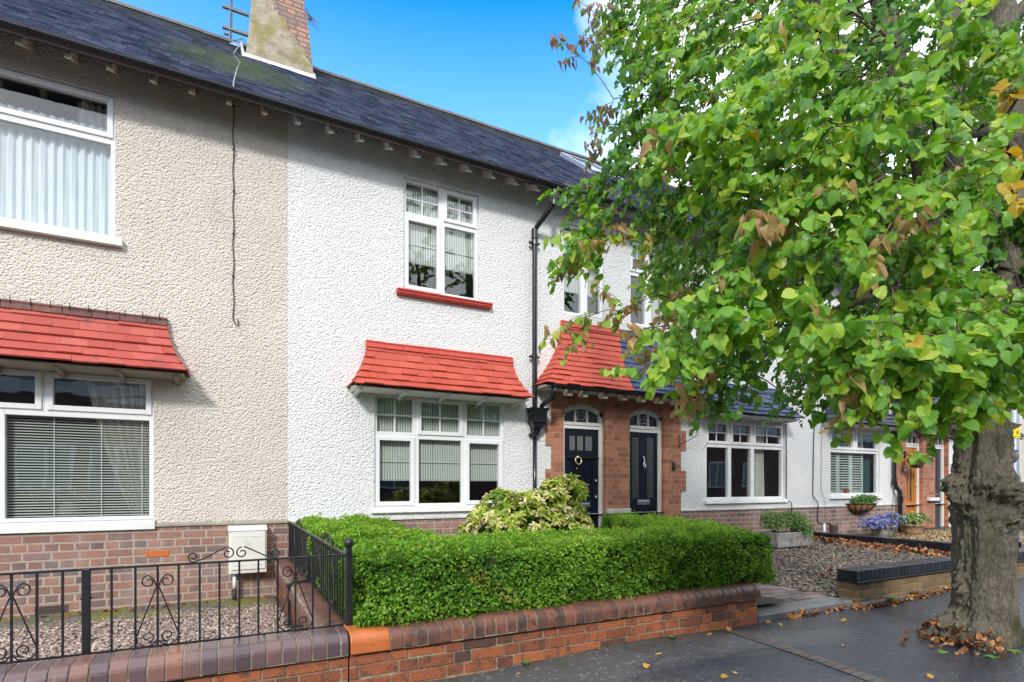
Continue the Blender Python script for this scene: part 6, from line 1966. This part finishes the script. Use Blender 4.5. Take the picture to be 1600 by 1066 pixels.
CL = '578,312,346,0 389,140,264,0 351,310,360,1 394,362,486,0 253,251,247,1 402,373,519,0 679,244,359,0 276,209,371,1 228,187,257,0 440,343,480,0 404,325,401,1 673,231,585,1 321,141,301,1 389,367,325,0 368,285,406,0 339,362,316,1 250,200,352,1 386,383,578,0 404,288,455,0 662,272,573,0 469,387,463,0 261,217,320,0 330,363,468,0 437,331,311,0 326,286,307,0 401,211,275,0 676,266,368,0 542,330,557,0 356,176,257,0 510,275,308,1 333,330,396,1 253,261,364,1 257,306,354,0 282,158,323,0 400,297,520,1 554,330,498,0 422,296,288,0 314,320,340,0 285,157,303,1 331,228,390,0 512,360,510,0 254,212,301,0 480,326,487,1 498,302,484,1 456,391,573,0 469,258,385,0 310,254,324,0 433,379,447,0 398,237,478,0 569,236,532,0 444,371,328,1 380,299,478,0 329,373,488,0 605,310,620,0 373,182,414,0 414,293,484,1 231,247,334,1 319,183,247,0 465,228,460,0 426,252,433,1 385,345,442,1 269,174,314,0 343,397,536,0 406,369,552,0 322,246,398,0 271,208,322,0 533,215,367,0 254,184,357,1 242,262,398,0 283,207,220,0 341,285,431,1 597,219,434,0 266,280,292,0 236,233,366,1 354,396,453,0 397,333,322,1 216,251,328,0 344,400,579,1 290,181,309,0 357,382,398,0 382,229,343,0 299,331,390,1 247,289,409,0 367,296,296,0 432,224,280,0 514,267,248,0 409,342,550,0 220,266,417,0 414,165,212,0 242,183,309,0 399,272,289,0 410,229,452,1 298,279,326,0 469,192,252,1 346,340,512,0 292,274,262,0 466,186,308,1 251,183,314,0 426,313,402,0 368,206,281,1 300,331,412,0 394,190,368,0 496,247,276,1 347,252,470,1 486,253,258,0 434,372,384,1 328,375,379,0 503,282,351,1 351,226,247,0 242,261,389,1 545,255,294,0 388,137,267,1 346,248,328,1 433,242,394,0 616,220,537,0 275,290,348,0 428,271,315,0 365,285,264,1 447,190,462,1 256,189,281,1 623,276,452,0 490,188,440,0 376,263,418,0 432,386,280,1 279,268,349,0 381,382,412,0 310,341,495,0 277,246,304,0 439,213,477,0 311,240,441,0 546,332,358,0 650,239,486,1 381,292,373,1 398,156,319,1 339,142,283,0 314,331,308,1 456,303,349,1 298,278,449,1 426,296,348,1 332,340,386,0 349,299,368,0 273,292,405,0 304,163,217,0 432,317,354,0 323,351,523,0 354,155,212,0 343,311,510,0 359,384,409,0 290,191,376,0 537,199,415,1 417,275,390,0 359,336,327,1 299,202,277,0 257,276,310,0 395,308,355,0 267,209,219,0 594,213,446,0 511,240,378,0 561,226,467,0 437,325,372,0 285,305,364,0 606,263,324,0 311,149,213,0 225,256,347,0 216,238,358,0 493,360,561,0 482,190,235,0 599,268,525,0 270,295,316,0 255,317,446,1 530,228,393,0 244,201,225,0 342,313,323,1 324,163,364,0 299,301,415,1 353,387,481,0 346,273,302,0 423,354,496,0 369,256,449,0 376,306,418,0 256,284,302,1 572,283,415,0 258,206,268,0 335,347,310,0 427,232,369,0 513,292,406,0 245,287,332,0 345,404,517,0 249,228,312,1 246,198,336,1 437,161,240,1 312,304,297,1 437,356,297,0 434,204,234,0 286,241,428,0 260,273,432,0 629,221,406,0 310,247,355,0 319,322,514,1 367,331,480,0 260,242,218,0 281,314,442,0 368,215,302,0 296,194,277,0 450,271,297,1 496,248,420,0 604,221,328,1 342,233,314,0 563,293,407,1 464,173,221,0 522,316,363,0 519,221,448,0 270,203,399,1 342,283,321,1 421,190,318,0 320,223,436,0 307,147,233,0 373,259,347,0 259,311,450,1 321,297,260,1 293,167,323,0 410,285,275,1 336,301,488,1 388,147,300,0 439,174,330,0 353,145,202,0 299,271,334,0 292,163,233,0 467,218,286,0 310,215,382,1 526,335,553,1 356,237,407,0 400,252,359,0 422,288,292,0 294,356,527,0 443,304,338,1 387,149,276,0 501,259,396,0 466,265,350,0 350,244,346,0 436,250,473,0 331,351,504,0 579,326,333,1 407,192,342,1 475,263,382,0 342,335,426,0 410,314,311,0 648,249,588,0 397,209,210,0 402,367,378,0 369,274,427,1 445,379,484,0 364,182,360,1 315,188,315,0 571,235,241,1 257,225,339,0 295,300,458,1 446,382,304,0 310,265,359,0 586,224,248,0 409,272,370,0 349,283,312,0 252,221,378,0 338,321,474,1 581,240,350,0 479,354,469,0 388,284,352,1 504,330,458,0 343,206,302,1 439,162,402,0 386,172,203,0 322,180,215,0 603,315,608,0 395,355,319,0 651,274,492,1 534,317,297,1 321,235,247,1 451,356,557,0 286,295,425,1 304,258,268,0 426,195,283,1 573,253,400,1 320,234,269,0 695,234,558,0 408,279,469,0 684,275,410,0 396,363,472,0 437,279,393,0 604,228,272,0 282,266,334,1 660,235,510,0 290,351,475,0 354,350,344,0 267,190,372,0 577,289,401,0 512,356,480,0 377,198,359,0 309,239,331,1 210,242,290,0 298,262,242,0 497,271,241,0 368,246,292,0 324,275,298,0 286,220,278,0 398,162,241,1 256,262,252,1 434,248,354,0 466,302,319,0 394,309,314,1 316,298,265,0 382,170,290,0 328,314,402,0 331,351,537,0 285,192,287,1 451,170,379,0 387,289,311,0 491,183,302,1 338,390,553,0 238,242,259,0 373,222,325,0 278,262,323,0 249,237,353,0 428,250,458,1 386,208,299,0 420,242,438,1 311,324,468,0 595,258,293,0 514,298,563,0 517,202,438,0 474,193,403,1 426,153,367,1 326,406,547,0 368,323,524,0 365,176,342,0 349,139,320,0 362,178,252,0 489,180,267,0 410,257,250,1 356,223,256,0 572,264,352,0 348,187,408,0 585,319,554,1 323,341,338,1 274,276,302,0 345,198,352,1 282,170,303,0 497,196,259,0 325,266,472,0 590,283,352,0 328,180,258,0 413,226,394,0 305,156,188,0 590,319,405,0 230,266,336,0 529,209,301,0 613,249,450,0 364,346,477,0 290,251,428,0 386,166,290,0 492,308,546,1 513,176,384,0 611,216,509,1 367,169,288,1 362,261,323,0 380,177,340,0 432,323,346,0 546,197,235,0 429,167,228,0 352,296,341,1 308,294,486,0 393,209,393,0 466,389,571,1 357,281,344,1 335,208,284,0 269,290,383,0 601,290,438,0 447,222,248,0 318,312,273,0 528,275,535,0 499,222,471,0 312,286,374,0 563,250,540,0 290,351,504,0 379,186,332,1 353,154,232,0 255,141,283,1 215,138,260,1 230,188,273,1 210,136,217,1 260,137,201,1 291,171,327,1 213,150,244,1 215,155,238,1 298,159,246,1 230,133,249,1 196,158,182,1 211,142,192,1 297,139,217,1 190,163,187,1 308,134,248,1 286,120,250,1 206,200,209,1 176,156,263,1 317,148,324,1 268,179,276,1 232,126,238,1 253,171,228,1 298,153,296,1 235,122,274,1 332,144,312,1 215,137,282,1 270,124,225,1 221,176,296,1 238,199,267,1 200,178,259,1 244,169,276,1 294,148,236,1 248,191,304,1 224,134,234,1 188,156,204,1 180,186,185,1 214,145,287,1 276,178,203,1 182,160,196,1 323,139,317,1 265,122,260,1 265,161,283,1 230,181,227,1 253,186,287,1 228,177,320,1 291,129,260,1 239,185,218,1 263,125,281,1 315,114,186,1 234,116,167,1 308,124,172,1 243,125,171,1 292,132,176,1 266,112,186,1 329,125,199,1 279,107,170,1 306,136,184,1 268,132,188,1 218,130,179,1 238,124,180,1 326,132,185,1 249,119,168,1 337,123,186,1 238,132,171,1 222,122,172,1 284,118,180,1 272,146,181,1 266,146,195,1 265,122,189,1 318,139,173,1 294,133,186,1 283,120,173,1 300,122,188,1 237,135,183,1 273,103,176,1 296,141,189,1 274,139,197,1 274,115,166,1 562,438,270,4 592,422,267,4 547,413,273,4 566,402,270,4 555,400,230,4 583,423,222,4 520,388,231,4 607,422,256,4 587,399,249,4 556,410,269,4 567,387,238,4 601,413,224,4 571,372,264,4 551,380,225,4 550,396,246,4 592,393,239,4 564,405,242,4 574,426,224,4 535,394,250,4 559,366,248,4 554,369,245,4 518,393,256,4 544,380,218,4 608,414,278,4 228,189,184,0 225,194,185,0 221,208,188,0 248,229,204,0 276,225,206,0 240,212,183,0 227,200,192,0 242,222,186,0 258,233,198,0 216,252,266,6 208,257,265,6 195,257,258,6 196,274,261,6 188,285,257,6 238,236,229,6 226,238,223,6 203,237,218,6 192,240,211,6 180,250,211,6 170,257,206,6 236,227,209,6 216,222,201,6 204,224,201,6 206,242,200,6 222,207,188,7 224,224,188,7 206,222,183,7 188,221,175,7 220,198,177,6 209,202,172,6 200,201,164,6 230,298,434,5 221,296,423,5 214,297,408,5 214,319,417,5 238,307,384,5 227,297,365,5 224,302,350,5 225,281,315,0 220,292,312,0 205,293,307,0 208,268,282,1 211,277,278,1 201,281,275,1 190,272,262,1 204,165,276,1 219,181,286,1 204,182,282,1 198,185,282,1 185,179,274,1 182,187,278,1 170,170,263,2 184,186,282,2 221,148,234,2 209,154,234,2 199,158,230,2 261,130,230,2 235,126,220,2 220,132,168,2 232,135,164,2 357,130,314,3 350,131,298,3 338,131,280,3 328,128,262,3 320,126,320,1 311,128,325,1 307,133,334,1 230,151,182,1 243,153,182,1 251,153,180,1 249,146,176,1 533,346,828,0 368,201,563,0 418,95,866,0 459,75,749,0 689,221,586,0 576,100,773,0 426,302,812,0 338,249,816,0 613,50,699,0 500,420,692,0 702,191,444,0 410,62,680,0 716,150,419,0 294,347,612,0 396,382,750,0 679,198,432,0 471,-1,716,0 601,221,818,0 381,279,588,0 458,94,692,0 432,148,763,0 268,280,577,0 498,156,373,0 689,150,800,0 531,65,815,0 343,287,712,0 809,243,692,0 671,129,645,0 391,291,860,0 516,374,745,0 562,3,552,0 380,180,823,0 343,217,560,0 519,8,458,0 708,172,798,0 420,84,819,0 335,363,786,0 599,329,827,0 672,150,612,0 475,-6,499,0 635,59,544,0 721,277,680,0 314,221,681,0 328,329,750,0 726,171,482,0 433,109,430,0 247,320,687,0 726,186,811,0 475,219,781,0 412,185,486,0 575,383,779,0 756,302,783,0 246,205,626,0 490,97,831,0 505,140,379,0 736,101,663,0 598,-18,722,0 620,346,811,0 630,118,735,0 417,340,672,0 405,259,728,0 583,248,771,0 710,127,688,0 704,183,744,0 231,261,725,0 658,-5,592,0 620,310,868,0 375,247,495,0 399,359,821,0 729,57,516,0 560,214,857,0 605,-33,655,0 341,195,860,0 329,354,675,0 748,204,534,0 743,133,786,0 525,114,890,0 251,190,738,0 605,336,734,0 268,252,753,0 714,244,736,0 408,-14,597,0 312,169,487,0 557,272,854,0 642,354,792,0 426,386,645,0 351,372,691,0 425,-11,598,0 586,122,831,0 731,142,430,0 707,206,584,0 538,-31,522,0 259,286,569,0 620,148,475,0 332,364,764,0 707,257,671,0 335,388,632,0 785,294,752,0 637,81,512,0 654,239,713,0 483,425,738,0 297,223,676,0 682,247,848,0 636,295,734,0 420,152,776,0 235,220,720,0 277,161,499,0 658,57,730,0 368,169,527,0 404,116,556,0 358,262,816,0 504,363,645,0 646,56,594,0 443,26,466,0 288,298,720,0 329,207,720,0 814,157,676,0 645,156,790,0 758,237,603,0 687,197,564,0 753,223,412,0 581,59,501,0 782,137,445,0 604,23,356,0 710,201,534,0 640,185,522,0 801,218,383,0 775,173,375,0 661,56,605,0 697,87,507,0 568,108,293,0 805,139,481,0 654,41,644,0 605,59,505,0 691,178,660,0 608,85,450,0 634,150,740,0 591,37,534,0 757,136,621,0 591,110,506,0 782,239,470,0 573,2,553,0 687,180,573,0 677,144,594,0 617,41,353,0 706,108,335,0 601,161,671,0 604,32,495,0 795,182,605,0 792,240,415,0 739,112,488,0 560,-1,380,0 792,194,536,0 627,34,562,0 566,130,728,0 806,218,499,0 701,130,683,0 682,171,366,0 631,194,662,0 754,64,560,0 610,155,356,0 658,179,345,0 587,177,427,0 661,194,343,0 715,179,630,0 697,101,634,0 693,161,375,0 729,136,491,0 579,146,612,0 583,178,676,0 811,220,415,0 634,154,712,0 570,71,532,0 759,182,620,0 686,51,559,0 647,158,400,0 662,182,507,0 599,176,291,0 683,181,372,0 625,82,316,0 613,17,537,0 664,133,455,0 704,164,706,0 714,125,692,0 714,210,343,0 660,201,678,0 638,131,380,0 604,84,363,0 692,60,421,0 815,150,534,0 594,-4,388,0 659,147,448,0 661,112,522,0 829,204,505,0 681,64,327,0 578,86,297,0 778,108,519,0 697,41,470,0 762,216,671,0 630,108,336,0 669,213,312,0 636,18,576,0 661,166,422,0 602,-11,563,0 621,48,350,0 565,121,329,0 705,86,545,0 582,84,404,0 754,227,641,0 580,167,315,0 753,165,628,0 584,93,616,0 621,171,400,0 595,152,360,0 769,219,591,0 727,182,437,0 767,198,571,0 721,118,677,0 619,176,338,0 597,162,605,0'
cl = [tuple(int(q) for q in w.split(',')) for w in CL.split()]
C = np.array([(a / 100, b_ / 100, c / 100) for a, b_, c, k in cl]); K = np.array([q[3] for q in cl])
NP = np.array([q[0] for q in nodes])
dist = np.sqrt(((C[:, None] - NP[None]) ** 2).sum(2)).min(1)
order = np.argsort(dist)
ap = list(NP); ar = [q[1] for q in nodes]; adist = [0.0] * len(ap)
g = np.random.default_rng(77)
tw = MB(); tf = MB()
LP = []; LN = []; LU = []; LS = []; LT = []; LB = []
for i in order:
    c = C[i]; k = K[i]
    A_ = np.array(ap)
    d = np.sqrt(((A_ - c) ** 2).sum(1))
    pen = d + 0.30 * np.array(adist) + 0.35 * np.maximum(0, c[2] + 0.05 - A_[:, 2])
    j = int(np.argmin(pen))
    p = A_[j]
    L0 = d[j]
    mid = (p + c) / 2 + np.array([0, 0, 0.10 * L0]) + g.normal(0, 0.03 * L0, 3)
    r0 = max(0.0035, min(0.012, ar[j] * 0.6))
    tw.tube([p, p * .56 + mid * .44 + np.array([0, 0, .03 * L0]), mid, mid * .45 + c * .55 + np.array([0, 0, .015 * L0]), c], [r0, r0 * .85, r0 * .75, r0 * .6, 0.003], 5, caps=False)
    ap += [mid, c]; ar += [r0 * .75, 0.0045]; adist += [adist[j] + L0 * .5, adist[j] + L0]
    # leafy shoots: from the last third of the twig out and down
    out = c - p
    out = out / (np.linalg.norm(out) + 1e-6)
    away = c - np.array([4.95, 2.05, c[2] + 0.2]); away /= np.linalg.norm(away) + 1e-6
    nsh = {0: 4, 1: 4, 2: 2, 3: 1, 4: 2, 5: 2, 6: 2, 7: 2}[k]
    for s in range(nsh):
        dirv = out * 0.5 + away * 0.6 + g.normal(0, 0.55, 3); dirv[2] -= 0.25
        dirv /= np.linalg.norm(dirv)
        ln = g.uniform(0.16, 0.34) * (0.7 if k in (2, 5, 3, 6, 7) else 1.0)
        st = c + g.normal(0, 0.02, 3)
        sp = []
        for q in range(6):
            t = q / 5
            sp.append(st + dirv * ln * t + np.array([0, 0, -0.28 * ln * t * t]))
        tf.tube(sp, [0.0030, 0.0026, 0.0023, 0.002, 0.0016, 0.0012], 4, caps=False)
        nl = int(ln / 0.0175)
        for q in range(nl):
            t = (q + g.uniform(0.2, 0.8)) / nl
            pos = st + dirv * ln * t + np.array([0, 0, -0.28 * ln * t * t])
            side = np.cross(dirv, [0, 0, 1.0]); side /= np.linalg.norm(side) + 1e-6
            side = side * (1 if q % 2 else -1)
            u = side * g.uniform(0.3, 0.8) + dirv * 0.45 + np.array([0, 0, -g.uniform(0.35, 1.1)]) + g.normal(0, .22, 3)
            nn = np.array([0, 0, 0.75]) + away * 0.7 + np.array([-0.18, -0.28, 0.1]) + g.normal(0, .55, 3)
            pet = u / np.linalg.norm(u) * 0.02
            LP.append(pos + pet); LN.append(nn); LU.append(u)
            size = {0: .046, 1: .053, 2: .047, 3: .062, 4: .050, 5: .042, 6: .047, 7: .05}[k] * g.uniform(0.72, 1.22)
            tt = {0: min(.60, g.normal(.18, .17)), 1: min(.66, g.normal(.44, .13)), 6: g.choice([g.normal(.92, .03), g.normal(.86, .02), g.normal(.52, .08)], p=[.42, .23, .35]), 7: g.normal(.45, .12), 2: g.choice([g.normal(.92, .03), g.normal(.88, .03), g.normal(.50, .08)], p=[.45, .22, .33]), 3: g.normal(.76, .02), 4: g.normal(.10, .05), 5: g.choice([1.0, .985, .97, .3])}[k]  # bright near sprays, dark back clusters: sun and shade put into tint
            if k in (0, 1) and g.random() < 0.014:
                tt = g.choice([.76, .9, .66])
            LS.append(size); LT.append(min(1, max(0, tt))); LB.append(g.uniform(-.45, .1) if tt < .8 else g.uniform(-1.4, -.4))
# long straight shoots thrown out by the pollard knuckles
for (kx, ky, kz), num in (((3.40, 2.30, 4.30), 15), ((4.16, 2.24, 4.32), 18), ((4.70, 2.20, 2.75), 10), ((4.82, 2.2, 3.4), 16), ((3.75, 2.3, 3.9), 10)):
    for q in range(num):
        st = np.array([kx, ky, kz]) + g.normal(0, 0.05, 3)
        dv = np.array([-1.0, g.normal(0.15, 0.5), g.normal(-0.25, 0.35)]); dv /= np.linalg.norm(dv)
        ln = g.uniform(0.8, 1.9)
        if st[0] + dv[0] * ln < 2.35:
            ln = (st[0] - 2.35) / -dv[0]
        pp = [st + dv * ln * t + np.array([0, 0, 0.10 * ln * math.sin(math.pi * t) - 0.35 * ln * t * t]) for t in (0, .2, .4, .6, .8, 1.0)]
        r0 = g.uniform(0.0045, 0.008)
        tw.tube(pp, [r0, r0 * .9, r0 * .75, r0 * .6, r0 * .45, 0.0015], 5, caps=False)
tw.build('twigs', 'twig', tree, smooth=True)
tf.build('shoots', 'twig_fresh', tree, smooth=True)
V, F, T, UV = scatter_leaf(LIME, LIME_F, np.array(LP), np.array(LN), np.array(LU), np.array(LS), np.array(LT), uv=LIME_UV, bend=np.array(LB),
                           curl=(g.normal(0.05, 0.34, len(LP)) * np.where(np.array(LT) > .82, 2.6, 1), g.normal(0, 0.26, len(LP)) * np.where(np.array(LT) > .82, 2.2, 1), g.uniform(0, 6.28, len(LP)), g.uniform(0.76, 1.06, len(LP)) * np.where(np.array(LT) > .82, 0.78, 1)))
mesh_np('crown', V, F, 'lime_leaf', tree, tint=T, uv=UV, smooth=True)
print('lime leaves', len(LP))

# ------------------------------------------------------------------ fallen leaves and weeds


def fallen(P, size, seed, flat=0.35):
    g = np.random.default_rng(seed)
    m = len(P)
    N = unit(np.array([0, 0, 1.0]) + g.normal(0, flat, (m, 3)))
    U = unit(np.stack([g.normal(0, 1, m), g.normal(0, 1, m), g.normal(0, .15, m)], 1))
    return scatter_leaf(LIME, LIME_F, P, N, U, size, g.random(m), uv=LIME_UV, bend=g.uniform(-.9, .6, m), curl=(g.normal(0, .5, m), g.normal(0, .35, m), g.uniform(0, 6.28, m), g.uniform(.55, 1.0, m)))


def litter(label, P, size, seed, flat=0.35):
    V, F, T, UV = fallen(P, size, seed, flat)
    o = mesh_np('leaf_litter', V, F, 'dead_leaf', None, tint=T, uv=UV, smooth=True)
    structure(o, 'stuff'); tag(o, label, 'leaf litter')
    return o


g = np.random.default_rng(91)
n = 950
P = np.stack([10.0 - np.abs(g.normal(0, .28, n)), g.uniform(3.5, 6.9, n), np.zeros(n)], 1)
q = g.random(n) < 0.25
P[q, 0] = g.uniform(6.2, 10.0, q.sum()); P[q, 1] = 3.5 + np.abs(g.normal(0, .35, q.sum()))
P[:, 2] = drive_z(P[:, 0], P[:, 1]) + g.uniform(0.015, 0.05, n)
litter('orange-brown dead leaves drifted along the black coping wall of the drive', P, g.uniform(.05, .085, n), 92, .5)
n = 115
a = g.uniform(2.7, 4.45, n); r = 0.27 + np.abs(g.normal(0, .11, n))
P = np.stack([TC[0] + RV[0] * np.cos(a) * r + FV[0] * np.sin(a) * r, TC[1] + RV[1] * np.cos(a) * r + FV[1] * np.sin(a) * r, np.zeros(n)], 1)
P[:, 2] = 0.03 + np.clip(0.16 - (r - 0.27) * 0.7, 0, .16) * g.random(n)
litter('crumpled russet dead leaves heaped against the tree foot', P, g.uniform(.028, .062, n), 93, .9)
n = 210
x = g.uniform(5.3, 7.6, n)
P = np.stack([x, 3.20 - np.abs(g.normal(0, .035, n)), np.zeros(n)], 1)
P[:, 2] = pave_z(P[:, 0], P[:, 1]) + 0.012
litter('dead leaves along the foot of the buff brick wall', P, g.uniform(.04, .07, n), 94, .4)
n = 90
P = np.stack([g.uniform(-2.2, 0.45, n), 6.9 - np.abs(g.normal(0, .10, n)), np.full(n, -0.105)], 1)
litter('dead leaf scraps along the cream house plinth', P, g.uniform(.03, .05, n), 95, .4)
n = 26
P = np.stack([g.uniform(4.25, 5.3, n), 3.19 - np.abs(g.normal(0, .02, n)), np.full(n, 0.02)], 1)
litter('curled brown leaves caught along the drive kerb', P, g.uniform(.05, .08, n), 96, .5)

tmpl = []
for s in range(4):
    V, F, T, UV = fallen(np.zeros((1, 3)), np.array([0.045]), 200 + s, .2)
    me = mesh_np('fallen_leaf', V, F, 'yellow_leaf', None, tint=T, uv=UV, smooth=True)
    tmpl.append(me)
spots = [(3.35, 3.10), (3.55, 3.12), (4.02, 3.13), (4.12, 3.08), (1.62, 3.06), (2.35, 2.72), (2.62, 2.35), (2.75, 2.38), (3.95, 2.45), (3.72, 1.78), (4.6, 2.85), (2.62, 2.86)]
for i, (x, y) in enumerate(spots):
    o = tmpl[i % 4] if i < 4 else tmpl[i % 4].copy()
    if i >= 4:
        col.objects.link(o)
    o.location = (x, y, float(pave_z(np.array(x), np.array(y))) + 0.012)
    o.rotation_euler = (0, 0, rnd.uniform(0, 6.28))
    tag(o, 'single small yellow leaf fallen on the tarmac pavement', 'fallen leaf', 'fallen leaves on the pavement')
V, F, T, UV = fallen(np.zeros((1, 3)), np.array([0.10]), 230, .12)
o = mesh_np('fallen_leaf', V, F, 'yellow_leaf', None, tint=T * 0, uv=UV, smooth=True)
o.location = (0.80, 3.09, 0.03)
tag(o, 'largest golden leaf lying at the foot of the orange brick wall', 'fallen leaf')


def weed(x, y, z, s, seed):
    g = np.random.default_rng(seed)
    m = 12
    a = g.uniform(0, 6.28, m)
    U = np.stack([np.cos(a), np.sin(a), g.uniform(.3, 1.0, m)], 1)
    N = np.stack([-np.cos(a) * .5, -np.sin(a) * .5, np.ones(m)], 1)
    V, F, T, _ = scatter_leaf(OVAL, OVAL_F, np.zeros((m, 3)), N, U, g.uniform(.6, 1.2, m) * s, g.uniform(.5, .85, m), bend=-0.4 * g.random(m))
    o = mesh_np('weed', V, F, 'pot_leaf', None, tint=T)
    o.location = (x, y, z)
    return tag(o, 'small bright green weed sprouting from a crack', 'weed', 'weeds in the cracks')


for i, (x, y, z, s) in enumerate(((2.98, 3.12, 0.02, .045), (1.72, 3.13, 0.02, .035), (3.45, 3.14, 0.02, .03), (4.35, 1.72, 0.06, .05), (4.55, 1.68, 0.08, .05), (4.78, 1.66, 0.09, .06), (4.25, 1.95, 0.04, .05), (-0.05, 6.60, -0.12, .06), (-0.9, 6.66, -0.12, .045), (-1.5, 6.62, -0.12, .05), (0.42, 6.6, -0.12, .05), (-0.78, 3.5, -0.02, .05), (5.95, 3.17, 0.02, .07), (0.40, 3.48, -0.02, .03), (-0.12, 3.5, -0.02, .03))):
    weed(x, y, z, s, 300 + i)
print('objects', len(scene.objects))
